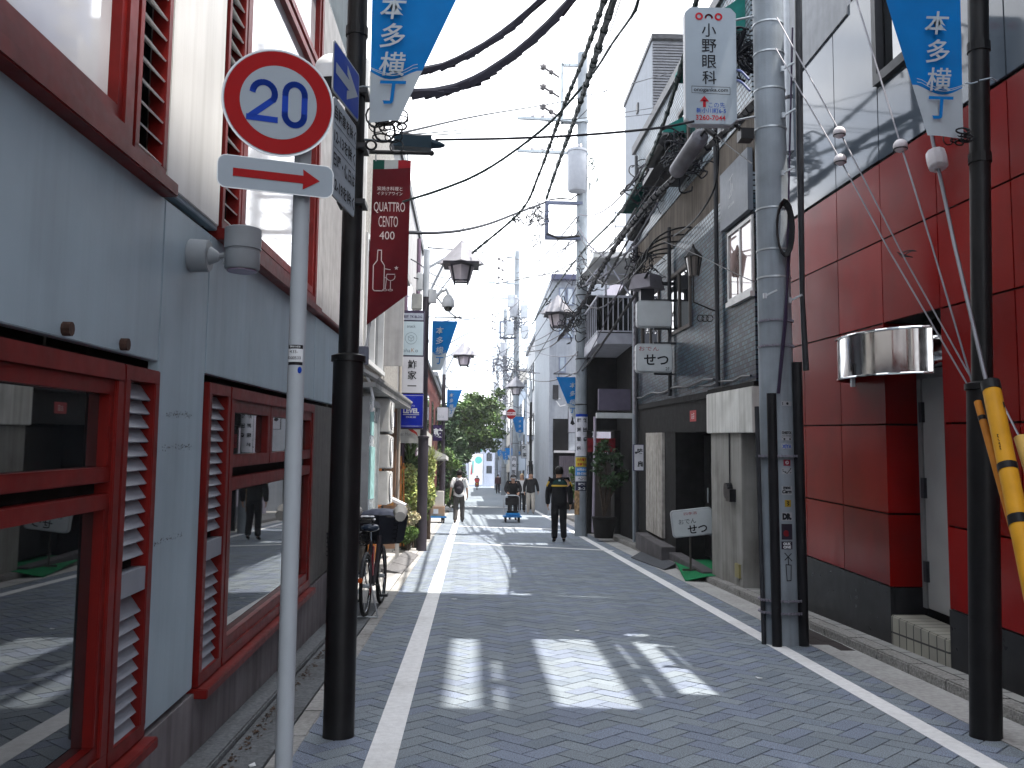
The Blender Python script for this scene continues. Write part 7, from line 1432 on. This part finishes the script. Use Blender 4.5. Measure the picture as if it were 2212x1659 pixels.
blob_plant('hydrangea', 'small pink flowers low between pots by the lamp post', 'plant', (-1.2, 20, .05), [(AY(903, 1120, 20), (.08,.1,.08))], flowp, .03, 9000, seed=13)
def spiky(label, loc, n, L, seed, mt):
    t = thing('spiky_plant', label, 'plant', loc); R_ = random.Random(seed); m = MB(); m.col = []
    for i in range(n):
        a = R_.uniform(0, 6.28); e = R_.uniform(.4, 1.45); d = Vector((math.cos(a)*math.cos(e), math.sin(a)*math.cos(e), math.sin(e))); s = Vector((-d.y, d.x, 0)).normalized()*.012; p = Vector(loc)+Vector((R_.gauss(0,.04), R_.gauss(0,.04), R_.uniform(0, .25))); l = L*R_.uniform(.6, 1.1); q = p+d*l*.6; e_ = p+d*l-Vector((0,0,l*.25*math.cos(e)))
        m.add([p-s, p+s, q+s*.8, e_, q-s*.8], [(0,1,2,4), (4,2,3)]); v = R_.uniform(.6, 1.5); m.col += [(v, v, v, 1)]*2
    m.build('blades', mt, t); m = MB(); m.tube([(loc[0], loc[1], .05), loc], [.05, .03], 7); m.build('stem', barkm, t)
p = AY(885, 1000, 21); spiky('spiky green yucca rising above the flower bush left of post', p, 90, .62, 3, leafm)
p = AY(928, 1015, 22.5); spiky('spiky light green plant just right of the second lamp post', p, 80, .55, 4, leafp)
for i, (px, py, y) in enumerate(((905, 1120, 20.4), (877, 1118, 20.2), (898, 1135, 19.9))):
    c = AZ(px, 1180-8*i); t = thing('plant_pot', ('dark plant pot under the pale flower bush, nearest post', 'dark plant pot under the pale flower bush, left', 'dark plant pot at the front of the flower bush')[i], 'plant pot', (c.x, y, .01), 'plant pots'); m = MB(); m.lathe((c.x, y, .012), [(.1, 0), (.14, .26), (.15, .27), (.15, .30)], 12); m.build('pot', mat('pot_dark', (.03,.035,.03), .6), t, smooth=True); m = MB(); m.lathe((c.x, y, .28), [(.13, 0), (.13, .01)], 12); m.build('soil', mat('soil', (.03,.022,.016), .95), t)
m = MB(); m.bar(AY(864, 1180, 19.6), AY(866, 985, 19.6), .05).bar(AY(872, 1180, 19.6), AY(872, 1000, 19.6), .03).bar(AY(860, 1010, 19.6), AY(876, 1010, 19.6), .05).bar(AY(860, 1150, 19.6), AY(876, 1150, 19.6), .05); tag(m.build('wooden_frame', wood), 'slim brown wooden frame standing left of the flower bush', 'trellis')
blob_plant('potted_shrub', 'thin straggly shrub in dark pot before the balcony house', 'shrub', (3.15, 23.0, .6), [(AY(1300, 985, 23), (.22,.3,.28)), (AY(1330, 990, 23), (.2,.3,.25)), (AY(1318, 1040, 23), (.3,.3,.25)), (AY(1290, 1010, 23), (.15,.2,.2)), (AY(1345, 1030, 23), (.14,.2,.2)), (AY(1305, 960, 23), (.2,.2,.12))], leafd, .07, 330, seed=21)
m = MB(); m.lathe((3.15, 23.0, .08), [(.22, 0), (.28, .45), (.3, .46), (.3, .5)], 14); tag(m.build('planter', mat('planter_black', (.015,.014,.014), .6), smooth=True), 'large black planter beside the grey plastic bin', 'planter')
blob_plant('potted_shrub', 'small shrub with orange leaves behind the black jacket man', 'shrub', (2.95, 27, .1), [(AY(1245, 1030, 27), (.15,.2,.2)), (AY(1240, 1060, 27), (.15,.2,.25)), (AY(1238, 1015, 27), (.12,.2,.1))], leafm, .06, 900, seed=23)

# small hanging signs and poster boards far along the right-hand shops
for px0, py0, px1, py1, y, mt_, lab, tx in ((1086, 925, 1094, 962, 82, mat('far_sign_red', (.33,.05,.06), .6), 'narrow red vertical sign far along the right-hand shops', '酒場'), (1160, 960, 1176, 985, 47.2, dark, 'black square sign box on the right past the no entry sign', None), (1104, 985, 1116, 1040, 54.5, pane_w, 'white wrapped advert panel on the middle utility pole', '内科医院'), (1170, 905, 1178, 935, 47.3, mat('far_sign_dark', (.06,.03,.03), .6), 'small dark brown vertical sign on the white rendered house', None), (1126, 960, 1140, 990, 57, mat('far_sign_pale', (.45,.47,.5), .6), 'pale vertical sign beside the right lamp post by no entry sign', '喫茶')):
    t, c, w, h = panel_sign('shop_sign', lab, px0, py0, px1, py1, y, mt_, th=.15)
    if tx: Letter((c.x, c.y-.008, c.z), X1, Z1).vert(tx, 0, h*.5-h/len(tx)/2, min(w*.7, h/len(tx)*.7), h/len(tx), bold=.02).build(ink if mt_ is not MAT.get('far_sign_red') else white, t)
R8 = random.Random(19)
for i in range(5):                                   # scraps of paper on the near paving
    x, y = ((1.05, 9.6), (-.2, 12.0), (-1.12, 5.2), (-1.0, 4.4), (2.2, 7.4))[i]; s = R8.uniform(.015, .03); a = R8.uniform(0, 3)
    m = MB(); q = [(x+s*math.cos(a+k*1.57)*(1.6 if k % 2 else 1), y+s*math.sin(a+k*1.57)*(1.6 if k % 2 else 1)) for k in range(4)]; m.add([(u, v, .014+.006*(k % 2)) for k, (u, v) in enumerate(q)]+[(u, v, .0125) for u, v in q], [(0,1,2,3), (7,6,5,4)]+[(k, k+4, (k+1) % 4+4, (k+1) % 4) for k in range(4)])
    tag(m.build('paper_scrap', white), ('tiny white paper scrap on the paving near the middle of the road', 'tiny white scrap beside the left white line in sun', 'tiny pale scrap on the left pavement by the black post', 'tiny pale scrap on the left pavement nearest the camera', 'tiny white scrap on the paving near the right white line')[i], 'litter', 'scraps of litter')
# ================================================================== AIR
hz = bpy.data.materials.new('haze_air'); hz.use_nodes = True; _n = hz.node_tree.nodes; _n.clear()
_o = _n.new('ShaderNodeOutputMaterial'); _v = _n.new('ShaderNodeVolumePrincipled'); _v.inputs['Color'].default_value = (.86, .92, 1, 1); _v.inputs['Density'].default_value = .0008; _v.inputs['Anisotropy'].default_value = .2
hz.node_tree.links.new(_v.outputs[0], _o.inputs['Volume'])
MB().box(-420, 420, -80, 920, -1.6, 22).build('haze', hz, kind='stuff')
bpy.data.scenes.remove(TMP)
